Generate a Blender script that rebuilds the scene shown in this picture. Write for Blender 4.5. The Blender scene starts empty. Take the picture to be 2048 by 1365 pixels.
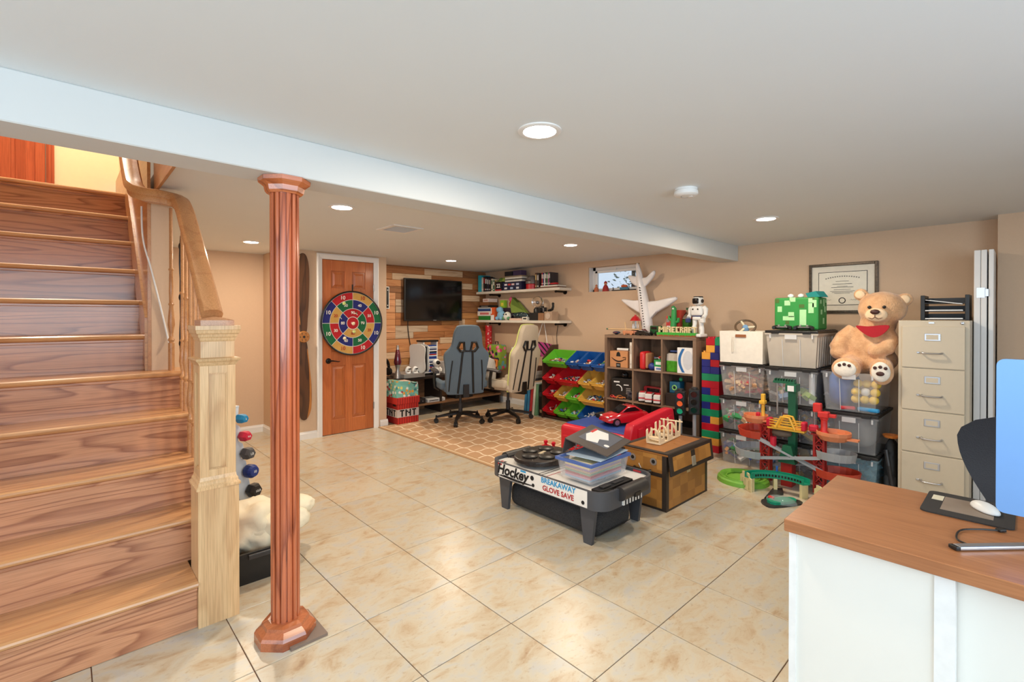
import bpy, bmesh, math, random
from mathutils import Vector, Matrix, Euler
random.seed(7)
SC = bpy.context.scene
COL = SC.collection
# ---------------------------------------------------------------- camera
cam = bpy.data.cameras.new('camera'); cam.sensor_width = 36.0; cam.lens = 36 * 963.5 / 2048
cam.shift_y = -42.37 / 2048; cam.clip_start = 0.02
camo = bpy.data.objects.new('camera', cam); COL.objects.link(camo)
camo.location = (-0.9949, -1.5664, 1.3651)
camo.rotation_euler = (math.pi / 2 - 0.006, 0, -0.750353)
SC.camera = camo
# ---------------------------------------------------------------- world, exposure
W = bpy.data.worlds.new('world'); SC.world = W; W.use_nodes = True
wb = W.node_tree.nodes['Background']; wb.inputs[0].default_value = (0.80, 0.88, 1.0, 1); wb.inputs[1].default_value = 0.85
SC.view_settings.view_transform = 'Standard'; SC.view_settings.look = 'None'
SC.view_settings.gamma = 1; SC.view_settings.use_curve_mapping = False
SC.view_settings.exposure = 0.25
LAMP_W = 15.5        # each recessed ceiling lamp
FILL_W = 64.0      # cool fill light added behind and left of the viewer
HALL_W = 42.0        # lamp upstairs
def area_light(name, loc, rot, power, color, shape='DISK', sx=.15, sy=None, parent=None):
    l = bpy.data.lights.new(name, 'AREA'); l.shape = shape; l.size = sx
    if sy: l.size_y = sy
    l.energy = power; l.color = color
    o = bpy.data.objects.new(name, l); COL.objects.link(o); o.location = loc; o.rotation_euler = rot
    if parent: o.parent = parent
    return o
# fill light added at a made-up, unseen window behind the viewer (opening X -2.2..1.6, Z .95..2.02, Y -3.3)
area_light('front_fill_light', (-0.5, -3.27, 1.48), (math.pi / 2, 0, 0), FILL_W, (0.73, 0.885, 1.0), 'RECTANGLE', 3.6, 1.0)
# weaker fill light added at a made-up window on the left (opening Y -2.7..0.2)
area_light('left_fill_light', (-3.17, -1.25, 1.48), (math.pi / 2, 0, -math.pi / 2), FILL_W * .60, (0.73, 0.885, 1.0), 'RECTANGLE', 2.7, 1.0)
# ---------------------------------------------------------------- helpers
def S(h, a=1.0):
    if isinstance(h, str):
        h = h.lstrip('#'); c = [int(h[i:i + 2], 16) / 255 for i in (0, 2, 4)]
    else: c = [v / 255 for v in h]
    return tuple((v / 12.92 if v <= .04045 else ((v + .055) / 1.055) ** 2.4) for v in c) + (a,)
MATS = {}
def nt(m):
    m.use_nodes = True; t = m.node_tree; b = t.nodes['Principled BSDF']; return t, b
def N(t, kind, **kw):
    n = t.nodes.new(kind)
    for k, v in kw.items():
        if k in n.inputs: n.inputs[k].default_value = v
        else: setattr(n, k, v)
    return n
def mat(name, c, rough=.5, metal=0, var=.06, scale=30, bump=0, spec=None, trans=0, alpha=1, coat=0, emit=0):
    """plain principled material with a little procedural variation of its colour"""
    if name in MATS: return MATS[name]
    m = bpy.data.materials.new(name); t, b = nt(m); c = S(c) if not isinstance(c, tuple) or len(c) == 3 else c
    b.inputs['Roughness'].default_value = rough; b.inputs['Metallic'].default_value = metal
    if spec is not None: b.inputs['Specular IOR Level'].default_value = spec
    b.inputs['Transmission Weight'].default_value = trans; b.inputs['Alpha'].default_value = alpha
    b.inputs['Coat Weight'].default_value = coat
    b.inputs['Base Color'].default_value = c
    if var > 0:
        co = N(t, 'ShaderNodeTexCoord'); no = N(t, 'ShaderNodeTexNoise', Scale=scale, Detail=3.0)
        t.links.new(co.outputs['Object'], no.inputs['Vector'])
        mx = N(t, 'ShaderNodeMix', data_type='RGBA')
        mx.inputs[6].default_value = tuple(v * (1 - var * 2) for v in c[:3]) + (1,)
        mx.inputs[7].default_value = tuple(min(1, v * (1 + var)) for v in c[:3]) + (1,)
        t.links.new(no.outputs['Fac'], mx.inputs[0]); t.links.new(mx.outputs[2], b.inputs['Base Color'])
        if bump:
            bp = N(t, 'ShaderNodeBump', Strength=bump, Distance=.01); t.links.new(no.outputs['Fac'], bp.inputs['Height']); t.links.new(bp.outputs[0], b.inputs['Normal'])
    if emit:
        b.inputs['Emission Color'].default_value = c; b.inputs['Emission Strength'].default_value = emit
    MATS[name] = m; return m
def wood(name, light, dark, axis='x', rough=.35, freq=9.0, stretch=9.0, contrast=1.0, coat=.3, mix=.55, distort=5.0):
    """oak-like grain: stretched distorted rings + fine pores, varied per object"""
    if name in MATS: return MATS[name]
    m = bpy.data.materials.new(name); t, b = nt(m); L = t.links.new
    co = N(t, 'ShaderNodeTexCoord'); oi = N(t, 'ShaderNodeObjectInfo')
    ad = N(t, 'ShaderNodeVectorMath', operation='MULTIPLY_ADD'); cx = N(t, 'ShaderNodeCombineXYZ')
    for i in range(3): L(oi.outputs['Random'], cx.inputs[i])
    ad.inputs[1].default_value = (13.1, 7.7, 5.3)
    L(cx.outputs[0], ad.inputs[0]); L(co.outputs['Object'], ad.inputs[2])
    mp = N(t, 'ShaderNodeMapping'); sc = [freq] * 3; sc['xyz'.index(axis)] = freq / stretch; mp.inputs['Scale'].default_value = sc
    L(ad.outputs[0], mp.inputs['Vector'])
    n1 = N(t, 'ShaderNodeTexNoise', Scale=.55, Detail=2.0, Roughness=.5); L(mp.outputs[0], n1.inputs['Vector'])
    w = N(t, 'ShaderNodeMath', operation='MULTIPLY'); L(n1.outputs['Fac'], w.inputs[0]); w.inputs[1].default_value = distort * 2
    fr = N(t, 'ShaderNodeMath', operation='FRACT'); L(w.outputs[0], fr.inputs[0])
    rp = N(t, 'ShaderNodeValToRGB'); e = rp.color_ramp.elements
    e[0].position = 0; e[0].color = S(dark); e[1].position = .34; e[1].color = S(light)
    x = rp.color_ramp.elements.new(.9); x.color = S(light)
    x = rp.color_ramp.elements.new(1.0); x.color = S(dark)
    L(fr.outputs[0], rp.inputs[0])
    mp2 = N(t, 'ShaderNodeMapping'); sc = [220] * 3; sc['xyz'.index(axis)] = 7; mp2.inputs['Scale'].default_value = sc; L(ad.outputs[0], mp2.inputs['Vector'])
    n2 = N(t, 'ShaderNodeTexNoise', Scale=1.0, Detail=2.0); L(mp2.outputs[0], n2.inputs['Vector'])
    base = N(t, 'ShaderNodeMix', data_type='RGBA'); base.inputs[6].default_value = S(light); L(rp.outputs[0], base.inputs[7]); base.inputs[0].default_value = mix
    rp2 = N(t, 'ShaderNodeValToRGB'); rp2.color_ramp.elements[0].position = .3; rp2.color_ramp.elements[0].color = (.72, .66, .6, 1); rp2.color_ramp.elements[1].position = .6; rp2.color_ramp.elements[1].color = (1, 1, 1, 1)
    L(n2.outputs['Fac'], rp2.inputs[0])
    mu = N(t, 'ShaderNodeMix', data_type='RGBA', blend_type='MULTIPLY'); mu.inputs[0].default_value = .7 * contrast; L(base.outputs[2], mu.inputs[6]); L(rp2.outputs[0], mu.inputs[7])
    hs = N(t, 'ShaderNodeHueSaturation'); mr = N(t, 'ShaderNodeMapRange'); mr.inputs[3].default_value = .9; mr.inputs[4].default_value = 1.1
    L(oi.outputs['Random'], mr.inputs[0]); L(mr.outputs[0], hs.inputs['Value']); L(mu.outputs[2], hs.inputs['Color'])
    L(hs.outputs[0], b.inputs['Base Color']); b.inputs['Roughness'].default_value = rough; b.inputs['Coat Weight'].default_value = coat; b.inputs['Coat Roughness'].default_value = .15
    MATS[name] = m; return m
def V(*a): return Vector(a)
class MB:
    """collects shapes into one bmesh; build() links them as one mesh object"""
    def __init__(s): s.b = bmesh.new()
    def box(s, x0, y0, z0, x1, y1, z1, bev=0, seg=2, M=None):
        x0, x1 = min(x0, x1), max(x0, x1); y0, y1 = min(y0, y1), max(y0, y1); z0, z1 = min(z0, z1), max(z0, z1)
        r = bmesh.ops.create_cube(s.b, size=1); vs = r['verts']
        for v in vs: v.co = V(x0 + (v.co.x + .5) * (x1 - x0), y0 + (v.co.y + .5) * (y1 - y0), z0 + (v.co.z + .5) * (z1 - z0))
        if M is not None:
            for v in vs: v.co = M @ v.co
        if bev:
            es = list({e for v in vs for e in v.link_edges}); bmesh.ops.bevel(s.b, geom=es, offset=bev, segments=seg, affect='EDGES', profile=.5)
        return s
    def cyl(s, p0, p1, r0, r1=None, seg=16, caps=True):
        p0, p1 = Vector(p0), Vector(p1); r1 = r0 if r1 is None else r1; d = p1 - p0; q = d.to_track_quat('Z', 'Y').to_matrix()
        a = []; c = []
        for i in range(seg):
            t = 2 * math.pi * i / seg; u = q @ V(math.cos(t), math.sin(t), 0)
            a.append(s.b.verts.new(p0 + u * r0)); c.append(s.b.verts.new(p1 + u * r1))
        for i in range(seg): s.b.faces.new((a[i], a[(i + 1) % seg], c[(i + 1) % seg], c[i]))
        if caps: s.b.faces.new(a[::-1]); s.b.faces.new(c)
        return s
    def lathe(s, prof, c=(0, 0, 0), seg=24, M=None, ang=0):
        rings = []; c = Vector(c)
        for r, z in prof:
            ring = []
            for i in range(seg):
                t = 2 * math.pi * i / seg + ang; p = V(r * math.cos(t), r * math.sin(t), z)
                ring.append(s.b.verts.new(c + (M @ p if M is not None else p)))
            rings.append(ring)
        for A, B in zip(rings, rings[1:]):
            for i in range(seg): s.b.faces.new((A[i], A[(i + 1) % seg], B[(i + 1) % seg], B[i]))
        s.b.faces.new(rings[0][::-1]); s.b.faces.new(rings[-1]); return s
    def prism(s, pts, z0, z1, M=None, bev=0, seg=2):
        """polygon (x,y) extruded along z; M maps to place"""
        A = [V(x, y, z0) for x, y in pts]; B = [V(x, y, z1) for x, y in pts]
        if M is not None: A = [M @ p for p in A]; B = [M @ p for p in B]
        a = [s.b.verts.new(p) for p in A]; b = [s.b.verts.new(p) for p in B]; n = len(a); fs = []
        for i in range(n): fs.append(s.b.faces.new((a[i], a[(i + 1) % n], b[(i + 1) % n], b[i])))
        f1 = s.b.faces.new(a[::-1]); f2 = s.b.faces.new(b)
        if bev:
            es = list(set(f1.edges) | set(f2.edges)); bmesh.ops.bevel(s.b, geom=es, offset=bev, segments=seg, affect='EDGES', profile=.5)
        return s
    def tube(s, pts, r, seg=8, closed=False):
        pts = [Vector(p) for p in pts]; n = len(pts); rr = r if isinstance(r, (list, tuple)) else [r] * n; rings = []
        up = None
        for i, p in enumerate(pts):
            a = pts[(i - 1) % n] if (i > 0 or closed) else p; c = pts[(i + 1) % n] if (i < n - 1 or closed) else p
            d = (c - a).normalized()
            if up is None: up = d.orthogonal().normalized()
            up = (up - d * up.dot(d)); up = up.normalized() if up.length > 1e-6 else d.orthogonal().normalized()
            w = d.cross(up)
            rings.append([s.b.verts.new(p + (up * math.cos(2 * math.pi * k / seg) + w * math.sin(2 * math.pi * k / seg)) * rr[i]) for k in range(seg)])
        prs = list(zip(rings, rings[1:])) + ([(rings[-1], rings[0])] if closed else [])
        for A, B in prs:
            for k in range(seg): s.b.faces.new((A[k], A[(k + 1) % seg], B[(k + 1) % seg], B[k]))
        if not closed: s.b.faces.new(rings[0][::-1]); s.b.faces.new(rings[-1])
        return s
    def sweep(s, prof, frames, caps=True):
        """frames: list of (pos, xdir, ydir); prof list of (u,v)"""
        rings = [[s.b.verts.new(Vector(p) + Vector(x) * u + Vector(y) * v) for u, v in prof] for p, x, y in frames]; n = len(prof)
        for A, B in zip(rings, rings[1:]):
            for k in range(n): s.b.faces.new((A[k], A[(k + 1) % n], B[(k + 1) % n], B[k]))
        if caps: s.b.faces.new(rings[0][::-1]); s.b.faces.new(rings[-1])
        return s
    def ball(s, c, r, sub=2, sc=(1, 1, 1), M=None):
        q = bmesh.ops.create_icosphere(s.b, subdivisions=sub, radius=1)
        for v in q['verts']:
            p = V(v.co.x * r * sc[0], v.co.y * r * sc[1], v.co.z * r * sc[2])
            v.co = Vector(c) + (M @ p if M is not None else p)
        return s
    def grid(s, f, nu, nv):
        vs = [[s.b.verts.new(f(i / nu, j / nv)) for j in range(nv + 1)] for i in range(nu + 1)]
        for i in range(nu):
            for j in range(nv): s.b.faces.new((vs[i][j], vs[i + 1][j], vs[i + 1][j + 1], vs[i][j + 1]))
        return s
    def quad(s, *p): s.b.faces.new([s.b.verts.new(Vector(q)) for q in p]); return s
    def xf(s, M):
        bmesh.ops.transform(s.b, matrix=M, verts=s.b.verts[:]); return s
    def me(s, name, m, smooth=False):
        bmesh.ops.remove_doubles(s.b, verts=s.b.verts[:], dist=1e-6); bmesh.ops.recalc_face_normals(s.b, faces=s.b.faces[:])
        me = bpy.data.meshes.new(name); s.b.to_mesh(me); s.b.free()
        for mm in (m if isinstance(m, (list, tuple)) else [m]): me.materials.append(mm)
        if smooth:
            for p in me.polygons: p.use_smooth = True
            if smooth != 'all':
                try: me.set_sharp_from_angle(angle=math.radians(smooth if smooth is not True else 40))
                except Exception: pass
        return me
    def build(s, name, m, parent=None, loc=None, rot=None, smooth=False):
        return link(name, s.me(name, m, smooth), parent, loc, rot)
def link(name, me, parent=None, loc=None, rot=None):
    o = bpy.data.objects.new(name, me); COL.objects.link(o)
    if parent is not None: o.parent = parent
    if loc is not None: o.location = loc
    if rot is not None: o.rotation_euler = rot
    return o
def thing(name, label, cat, loc=(0, 0, 0), rz=0, group=None, rot=None):
    o = bpy.data.objects.new(name, None); COL.objects.link(o); o.empty_display_size = .05
    o.location = loc; o.rotation_euler = rot if rot else (0, 0, rz); o['label'] = label; o['category'] = cat
    if group: o['group'] = group
    return o
def tag(o, label, cat, group=None, kind=None):
    o['label'] = label; o['category'] = cat
    if group: o['group'] = group
    if kind: o['kind'] = kind
    return o
def struct(o, label=None):
    o['kind'] = 'structure'
    if label: o['label'] = label
    return o
def copy_tree(o, parent=None):
    c = o.copy(); COL.objects.link(c); c.parent = parent
    for ch in o.children: copy_tree(ch, c)
    return c
def text_mesh(txt, size, m, depth=.0015, align='CENTER', bold=0.0, spacing=1.0, shear=0):
    cu = bpy.data.curves.new('t', 'FONT'); cu.body = txt; cu.size = size; cu.extrude = depth; cu.align_x = align; cu.align_y = 'CENTER'; cu.offset = bold; cu.space_character = spacing; cu.shear = shear; cu.resolution_u = 3
    o = bpy.data.objects.new('t', cu); COL.objects.link(o); dg = bpy.context.evaluated_depsgraph_get(); dg.update()
    me = bpy.data.meshes.new_from_object(o.evaluated_get(dg)); bpy.data.objects.remove(o); bpy.data.curves.remove(cu)
    me.materials.clear(); me.materials.append(m); return me
def text(name, txt, size, m, parent, loc, rot, **kw):
    return link(name, text_mesh(txt, size, m, **kw), parent, loc, rot)
RX = lambda a: Matrix.Rotation(a, 4, 'X'); RY = lambda a: Matrix.Rotation(a, 4, 'Y'); RZ = lambda a: Matrix.Rotation(a, 4, 'Z')
T = lambda x, y, z: Matrix.Translation((x, y, z))
PI = math.pi
# face text orientations: a wall looking to -Y / -X, and a top looking up
FACE_NY = (PI / 2, 0, 0); FACE_NX = (PI / 2, 0, -PI / 2)
# ================================================================ materials of the room
m_ceil = mat('ceiling_paint', (225, 230, 233), .7, var=.01, scale=3)
m_beam = mat('beam_paint', (207, 209, 208), .6, var=.01, scale=3)
m_wall = mat('wall_paint_tan', (209, 180, 152), .75, var=.02, scale=60, bump=.04)
m_trim = mat('white_trim', (232, 230, 228), .4, var=.01)
m_white = mat('white_plastic', (236, 236, 234), .4, var=.02)
m_black = mat('black_plastic', (22, 21, 21), .4, var=.1)
m_dark = mat('charcoal_plastic', (48, 46, 46), .45, var=.1)
m_oak = wood('oak_natural', (210, 158, 108), (176, 116, 72), 'x', freq=10, stretch=14, distort=5, mix=.55)
m_oaky = wood('oak_natural_along_y', (206, 150, 100), (176, 112, 66), 'y', freq=10, stretch=9, distort=3, mix=.4)
m_oakz = wood('oak_pale_upright', (222, 184, 136), (196, 150, 104), 'z', freq=9, stretch=7, distort=3, mix=.5, coat=.1)
m_riser = wood('oak_riser', (200, 142, 104), (146, 88, 60), 'x', freq=9, stretch=11, distort=9, mix=.85, rough=.28, coat=.35)
m_col = wood('oak_column_red', (186, 100, 62), (122, 52, 30), 'z', freq=16, stretch=14, distort=3, mix=.75, coat=.6, rough=.25)
m_door = wood('door_orange_pine', (190, 108, 58), (164, 84, 42), 'z', freq=6, stretch=10, distort=3, mix=.5, coat=.3)
m_redwood = wood('door_red_wood', (190, 96, 62), (166, 74, 46), 'z', freq=6, stretch=12, distort=3, mix=.5)
def tile_material():
    m = bpy.data.materials.new('floor_tile'); t, b = nt(m); L = t.links.new
    co = N(t, 'ShaderNodeTexCoord'); oi = N(t, 'ShaderNodeObjectInfo'); cx = N(t, 'ShaderNodeCombineXYZ')
    for i in range(2): L(oi.outputs['Random'], cx.inputs[i])
    ad = N(t, 'ShaderNodeVectorMath', operation='MULTIPLY_ADD'); ad.inputs[1].default_value = (37, 53, 0); L(cx.outputs[0], ad.inputs[0]); L(co.outputs['Object'], ad.inputs[2])
    mp = N(t, 'ShaderNodeMapping'); mp.inputs['Scale'].default_value = (6.5, 11.0, 1); mp.inputs['Rotation'].default_value = (0, 0, .5); L(ad.outputs[0], mp.inputs['Vector'])
    n1 = N(t, 'ShaderNodeTexNoise', Scale=1.0, Detail=7.0, Roughness=.62, Distortion=.6); L(mp.outputs[0], n1.inputs['Vector'])
    r1 = N(t, 'ShaderNodeValToRGB'); e = r1.color_ramp.elements
    e[0].position = .34; e[0].color = S((196, 192, 184)); e[1].position = .48; e[1].color = S((205, 194, 172))
    for p, c in ((.57, (202, 185, 158)), (.67, (190, 164, 132)), (.78, (166, 134, 104))):
        x = r1.color_ramp.elements.new(p); x.color = S(c)
    L(n1.outputs['Fac'], r1.inputs[0])
    mp2 = N(t, 'ShaderNodeMapping'); mp2.inputs['Scale'].default_value = (30, 50, 1); mp2.inputs['Rotation'].default_value = (0, 0, .5); L(ad.outputs[0], mp2.inputs['Vector'])
    n2 = N(t, 'ShaderNodeTexNoise', Scale=1.0, Detail=6.0, Roughness=.7); L(mp2.outputs[0], n2.inputs['Vector'])
    r2 = N(t, 'ShaderNodeValToRGB'); r2.color_ramp.elements[0].position = .56; r2.color_ramp.elements[0].color = (1, 1, 1, 1); r2.color_ramp.elements[1].position = .74; r2.color_ramp.elements[1].color = S((214, 186, 156))
    L(n2.outputs['Fac'], r2.inputs[0])
    mu = N(t, 'ShaderNodeMix', data_type='RGBA', blend_type='MULTIPLY'); mu.inputs[0].default_value = .8; L(r1.outputs[0], mu.inputs[6]); L(r2.outputs[0], mu.inputs[7])
    hs = N(t, 'ShaderNodeHueSaturation'); mr = N(t, 'ShaderNodeMapRange'); mr.inputs[3].default_value = .88; mr.inputs[4].default_value = .95; L(oi.outputs['Random'], mr.inputs[0]); L(mr.outputs[0], hs.inputs['Value'])
    L(mu.outputs[2], hs.inputs['Color']); L(hs.outputs[0], b.inputs['Base Color'])
    b.inputs['Roughness'].default_value = .30
    bp = N(t, 'ShaderNodeBump', Strength=.06, Distance=.01); L(n1.outputs['Fac'], bp.inputs['Height']); L(bp.outputs[0], b.inputs['Normal'])
    return m
m_tile = tile_material()
m_grout = mat('grout', (118, 84, 62), .9, var=.1, scale=40)
# ================================================================ floor with its tiles
H = 2.11; XB = 4.197; YB = 4.66; YF = -3.3; XL = -3.2; TS = .46
floor = struct(MB().box(XL, YF, -.10, XB + .2, YB + .2, -.004).build('floor', m_grout), 'cream and tan stone-look tile floor')
tme = MB().box(-.2281, -.2281, -.006, .2281, .2281, 0, bev=.0012, seg=1).me('tile', m_tile)
for i in range(-7, 10):
    for j in range(-8, 11):
        cx, cy = (i + .5) * TS, (j + .5) * TS
        if not (XL < cx < XB + .2 and YF < cy < YB + .2): continue
        if cx < -.85 and cy > 1.0: continue
        if cy < -1.7 and cx < 3: continue
        o = link('tile', tme, floor, (cx, cy, 0)); o.rotation_euler.z = random.choice((0, PI))
# ================================================================ ceilings, beam
cl = MB().box(XL, YF, H, XB, .60, H + .12)
cl.box(-.59, .60, H, XB, YB, H + .12)
struct(cl.build('ceiling', m_ceil), 'smooth white painted ceiling')
bm_ = MB().box(XL, .518, 1.95, XB, .705, H + .001, bev=.004, seg=1)
struct(bm_.build('trim_1', m_beam), 'boxed white painted ceiling beam')
# ================================================================ walls
m_wallw = mat('wall_paint_white', (228, 231, 233), .75, var=.01)
def wall(name, label, *boxes, m=None):
    w = MB()
    for b in boxes: w.box(*b)
    return struct(w.build(name, m or m_wall), label)
# right wall with the small window opening (Y 1.70..2.47, Z 1.70..2.03)
wy0, wy1, wz0, wz1 = 1.70, 2.49, 1.70, 2.03
wall('wall_right', 'tan painted wall behind the toy shelves', (XB, YF, 0, XB + .2, wy0, H + .1), (XB, wy1, 0, XB + .2, YB + .2, H + .1), (XB, wy0, 0, XB + .2, wy1, wz0), (XB, wy0, wz1, XB + .2, wy1, H + .1))
wall('wall_right_pier', 'tan wall pier at the right edge', (3.985, -3.3, 0, XB, -1.41, H))
wall('wall_back', 'tan painted back wall', (XL, YB, 0, XB, YB + .15, 5.0))
# closet box that carries the door; opening X 1.165..1.795, Z 0..2.025
dx0, dx1, dz = 1.165, 1.797, 2.028
wall('wall_closet', 'tan closet wall around the wooden door', (.755, 3.925, 0, dx0, 4.03, H), (dx1, 3.925, 0, 1.972, 4.03, H), (dx0, 3.925, dz, dx1, 4.03, H), (.755, 4.03, 0, .86, YB, H), (1.87, 4.03, 0, 1.972, YB, H))
wall('wall_stair', 'tan wall end beside the upper stairs', (-.615, 1.95, 0, -.52, YB, H))
# walls nobody sees directly but which close the room; left and front openings are added for the fill lights
wall('wall_left', 'white left wall', (XL - .1, YF, 0, XL, -2.7, 2.3), (XL - .1, .2, 0, XL, .7, 2.3), (XL - .1, -2.7, 0, XL, .2, .9), (XL - .1, -2.7, 2.03, XL, .2, 2.3), m=m_wallw)
wall('wall_front', 'white wall behind the viewer', (XL, YF - .1, 0, -2.4, YF, H), (1.4, YF - .1, 0, XB, YF, H), (-2.4, YF - .1, 0, 1.4, YF, .9), (-2.4, YF - .1, 2.03, 1.4, YF, H), m=m_wallw)
wall('wall_stairwell', 'stairwell side wall', (-1.75, .705, 0, -1.65, YB, 5.0))
wf = MB()  # unseen window frame, added around the front fill light
for x in (-2.4, -1.15, .1, 1.34): wf.box(x, YF - .08, .9, x + .06, YF - .02, 2.03)
wf.box(-2.4, YF - .08, .9, 1.4, YF - .02, .95).box(-2.4, YF - .08, 1.98, 1.4, YF - .02, 2.03)
struct(wf.build('added_window_front', m_trim), 'wide white window frame added behind the viewer for fill light')
wf = MB()  # frame of the added left opening, also out of view
for y in (-2.7, -1.72, -.75, .14): wf.box(XL - .08, y, .9, XL - .02, y + .06, 2.03)
wf.box(XL - .08, -2.7, .9, XL - .02, .2, .95).box(XL - .08, -2.7, 1.98, XL - .02, .2, 2.03)
struct(wf.build('added_window_left', m_trim), 'white window frame added in the left wall for fill light')
# ================================================================ baseboards
def baseboard(name, p0, p1, n, h=.085, t=.014):
    p0, p1, n = V(*p0, 0), V(*p1, 0), V(*n, 0); d = (p1 - p0).normalized()
    prof = [(0, 0), (t, 0), (t, h * .72), (t * .55, h * .86), (t * .45, h), (0, h)]
    return struct(MB().sweep(prof, [(p0, n, V(0, 0, 1)), (p1, n, V(0, 0, 1))]).build(name, m_trim), 'white moulded baseboard')
baseboard('baseboard_recess', (-.52, YB), (.755, YB), (0, -1))
baseboard('baseboard_recess_side', (.755, YB), (.755, 3.911), (-1, 0))
baseboard('baseboard_closet', (.741, 3.925), (1.103, 3.925), (0, -1))
baseboard('baseboard_closet_right', (1.88, 3.925), (1.986, 3.925), (0, -1))
baseboard('baseboard_right', (XB, 3.0), (XB, YB), (-1, 0))
# ================================================================ plank wall
plank_mats = [wood('plank_' + n, a, b, 'x', freq=9, stretch=9, distort=4, mix=.6, coat=0, rough=.65) for n, a, b in (
    ('orange', (212, 150, 98), (180, 114, 68)), ('brown', (180, 120, 72), (142, 88, 52)), ('honey', (202, 144, 86), (172, 110, 62)), ('dark', (156, 106, 66), (120, 78, 48)),
    ('pale', (226, 196, 162), (198, 158, 122)), ('grey', (186, 164, 140), (154, 128, 102)), ('peach', (216, 158, 112), (186, 118, 76)))]
PO, PBR, PH, PD, PP, PG, PC = range(7)
pw = struct(MB().box(1.972, YB - .004, 0, XB, YB, H).build('wall_back_planked', plank_mats[1]), 'wall clad in reclaimed wooden pallet planks')
fixed = {21: [(1.98, 2.99, PBR), (2.99, 3.71, PP), (3.71, XB, PD)], 20: [(1.98, 2.45, PO), (2.45, 3.116, PP), (3.116, XB, PBR)],
         19: [(1.98, 2.6, PO), (2.6, 3.298, PC), (3.298, 3.91, PP), (3.91, XB, PBR)], 18: [(1.98, 2.40, PO), (2.40, 3.5, PD), (3.5, XB, PD)],
         17: [(1.98, 2.5, PC), (2.5, 3.2, PD), (3.2, 3.67, PH), (3.67, 4.06, PP), (4.06, XB, PD)], 16: [(1.98, 2.5, PC), (2.5, 2.9, PG), (2.9, XB, PD)],
         15: [(1.98, 2.5, PC), (2.5, 2.95, PG), (2.95, 3.5, PBR), (3.5, XB, PD)], 14: [(1.98, 2.5, PO), (2.5, 3.3, PBR), (3.3, XB, PH)],
         13: [(1.98, 2.5, PO), (2.5, 3.3, PBR), (3.3, 3.635, PH), (3.635, 3.75, PP), (3.75, XB, PH)], 12: [(1.98, 2.5, PC), (2.5, 3.05, PG), (3.05, XB, PBR)],
         11: [(1.98, 2.5, PC), (2.5, 2.8, PG), (2.8, 3.35, PBR), (3.35, XB, PBR)], 10: [(1.98, 2.36, PO), (2.36, 3.27, PO), (3.27, 3.67, PP), (3.67, XB, PC)],
         9: [(1.98, 3.0, PO), (3.0, 3.585, PC), (3.585, XB, PO)], 8: [(1.98, 2.36, PP), (2.36, 2.525, PP), (2.525, 3.3, PC), (3.3, XB, PO)]}
rh = H / 22.2
for r in range(22):
    segs = fixed.get(r)
    if not segs:
        segs = []; x = 1.98 - random.random() * .5
        while x < XB - .02:
            e = min(XB, x + random.uniform(.45, 1.0)); segs.append((max(1.976, x), e, random.choice((PO, PC, PH, PBR, PO, PP)))); x = e
    for x0, x1, k in segs:
        if x1 - x0 < .04: continue
        t = random.uniform(.012, .024)
        o = MB().box(-(x1 - x0) / 2 + .0015, -t, .002, (x1 - x0) / 2 - .0015, 0, rh - .002, bev=.002, seg=1)
        for ex in (x0, x1):
            sx = -1 if ex == x0 else 1
        o.build('plank', plank_mats[k], pw, ((x0 + x1) / 2, YB - .004, r * rh + random.uniform(0, .004)))
# ================================================================ small window in the right wall
m_glass = mat('window_glass', (235, 245, 250), .02, var=0, trans=1.0)
win = struct(MB().box(XB + .10, wy0, wz0, XB + .16, wy1, wz0 + .035).box(XB + .10, wy0, wz1 - .04, XB + .16, wy1, wz1).box(XB + .10, wy0, wz0, XB + .16, wy0 + .035, wz1).box(XB + .10, wy1 - .045, wz0, XB + .16, wy1, wz1).build('window_1', m_trim), 'small white basement window high in the wall')
MB().box(XB + .085, wy0 + .03, wz0 + .02, XB + .115, wy1 - .04, wz0 + .045).box(XB + .085, wy0 + .03, wz1 - .075, XB + .115, wy1 - .04, wz1 - .045).box(XB + .085, wy0 + .03, wz0 + .02, XB + .115, wy0 + .06, wz1 - .05).box(XB + .085, wy1 - .085, wz0 + .02, XB + .115, wy1 - .05, wz1 - .05).build('sash', m_white, win)
MB().box(XB + .128, wy0 + .03, wz0 + .03, XB + .132, wy1 - .04, wz1 - .04).build('pane', m_glass, win)
MB().box(XB + .07, 2.1, wz1 - .055, XB + .10, 2.12, wz1 - .03, bev=.003).build('latch', m_trim, win)
MB().box(XB + .02, wy1 - .004, wz0, XB + .1, wy1, wz1).build('reveal', m_trim, win)
# out of doors behind the window: frosty bank, bush and trunks
m_snow = mat('frosty_ground', (206, 212, 216), .9, var=.1, scale=6)
struct(MB().grid(lambda u, v: V(4.6 + u * 7, -2 + v * 9, 1.52 + u * .25 + .05 * math.sin(v * 30)), 4, 24).build('yard', m_snow), 'frosty garden ground beyond the window')
m_leaf = mat('evergreen_leaf', (112, 124, 104), .8, var=.3, scale=14); m_bark = mat('bark', (96, 82, 72), .9, var=.2)
tr = thing('garden_shrub', 'frosted evergreen shrub seen through the basement window', 'shrub', (6.0, 2.95, 1.55))
lf = MB(); rnd = random.Random(3)
for k in range(900):
    a = rnd.uniform(0, 2 * PI); h = rnd.uniform(.1, 2.2); rr = rnd.uniform(0, .5) * (1 - h / 2.6); c = V(math.cos(a) * rr, math.sin(a) * rr, h); d = V(rnd.uniform(-1, 1), rnd.uniform(-1, 1), rnd.uniform(-.2, .8)).normalized() * .08; e = d.orthogonal().normalized() * .012
    lf.quad(c - e, c + d * .5 - e * 1.5, c + d, c + d * .5 + e * 1.5)
q = lf.build('foliage', m_leaf, tr); q['kind'] = 'stuff'
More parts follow.
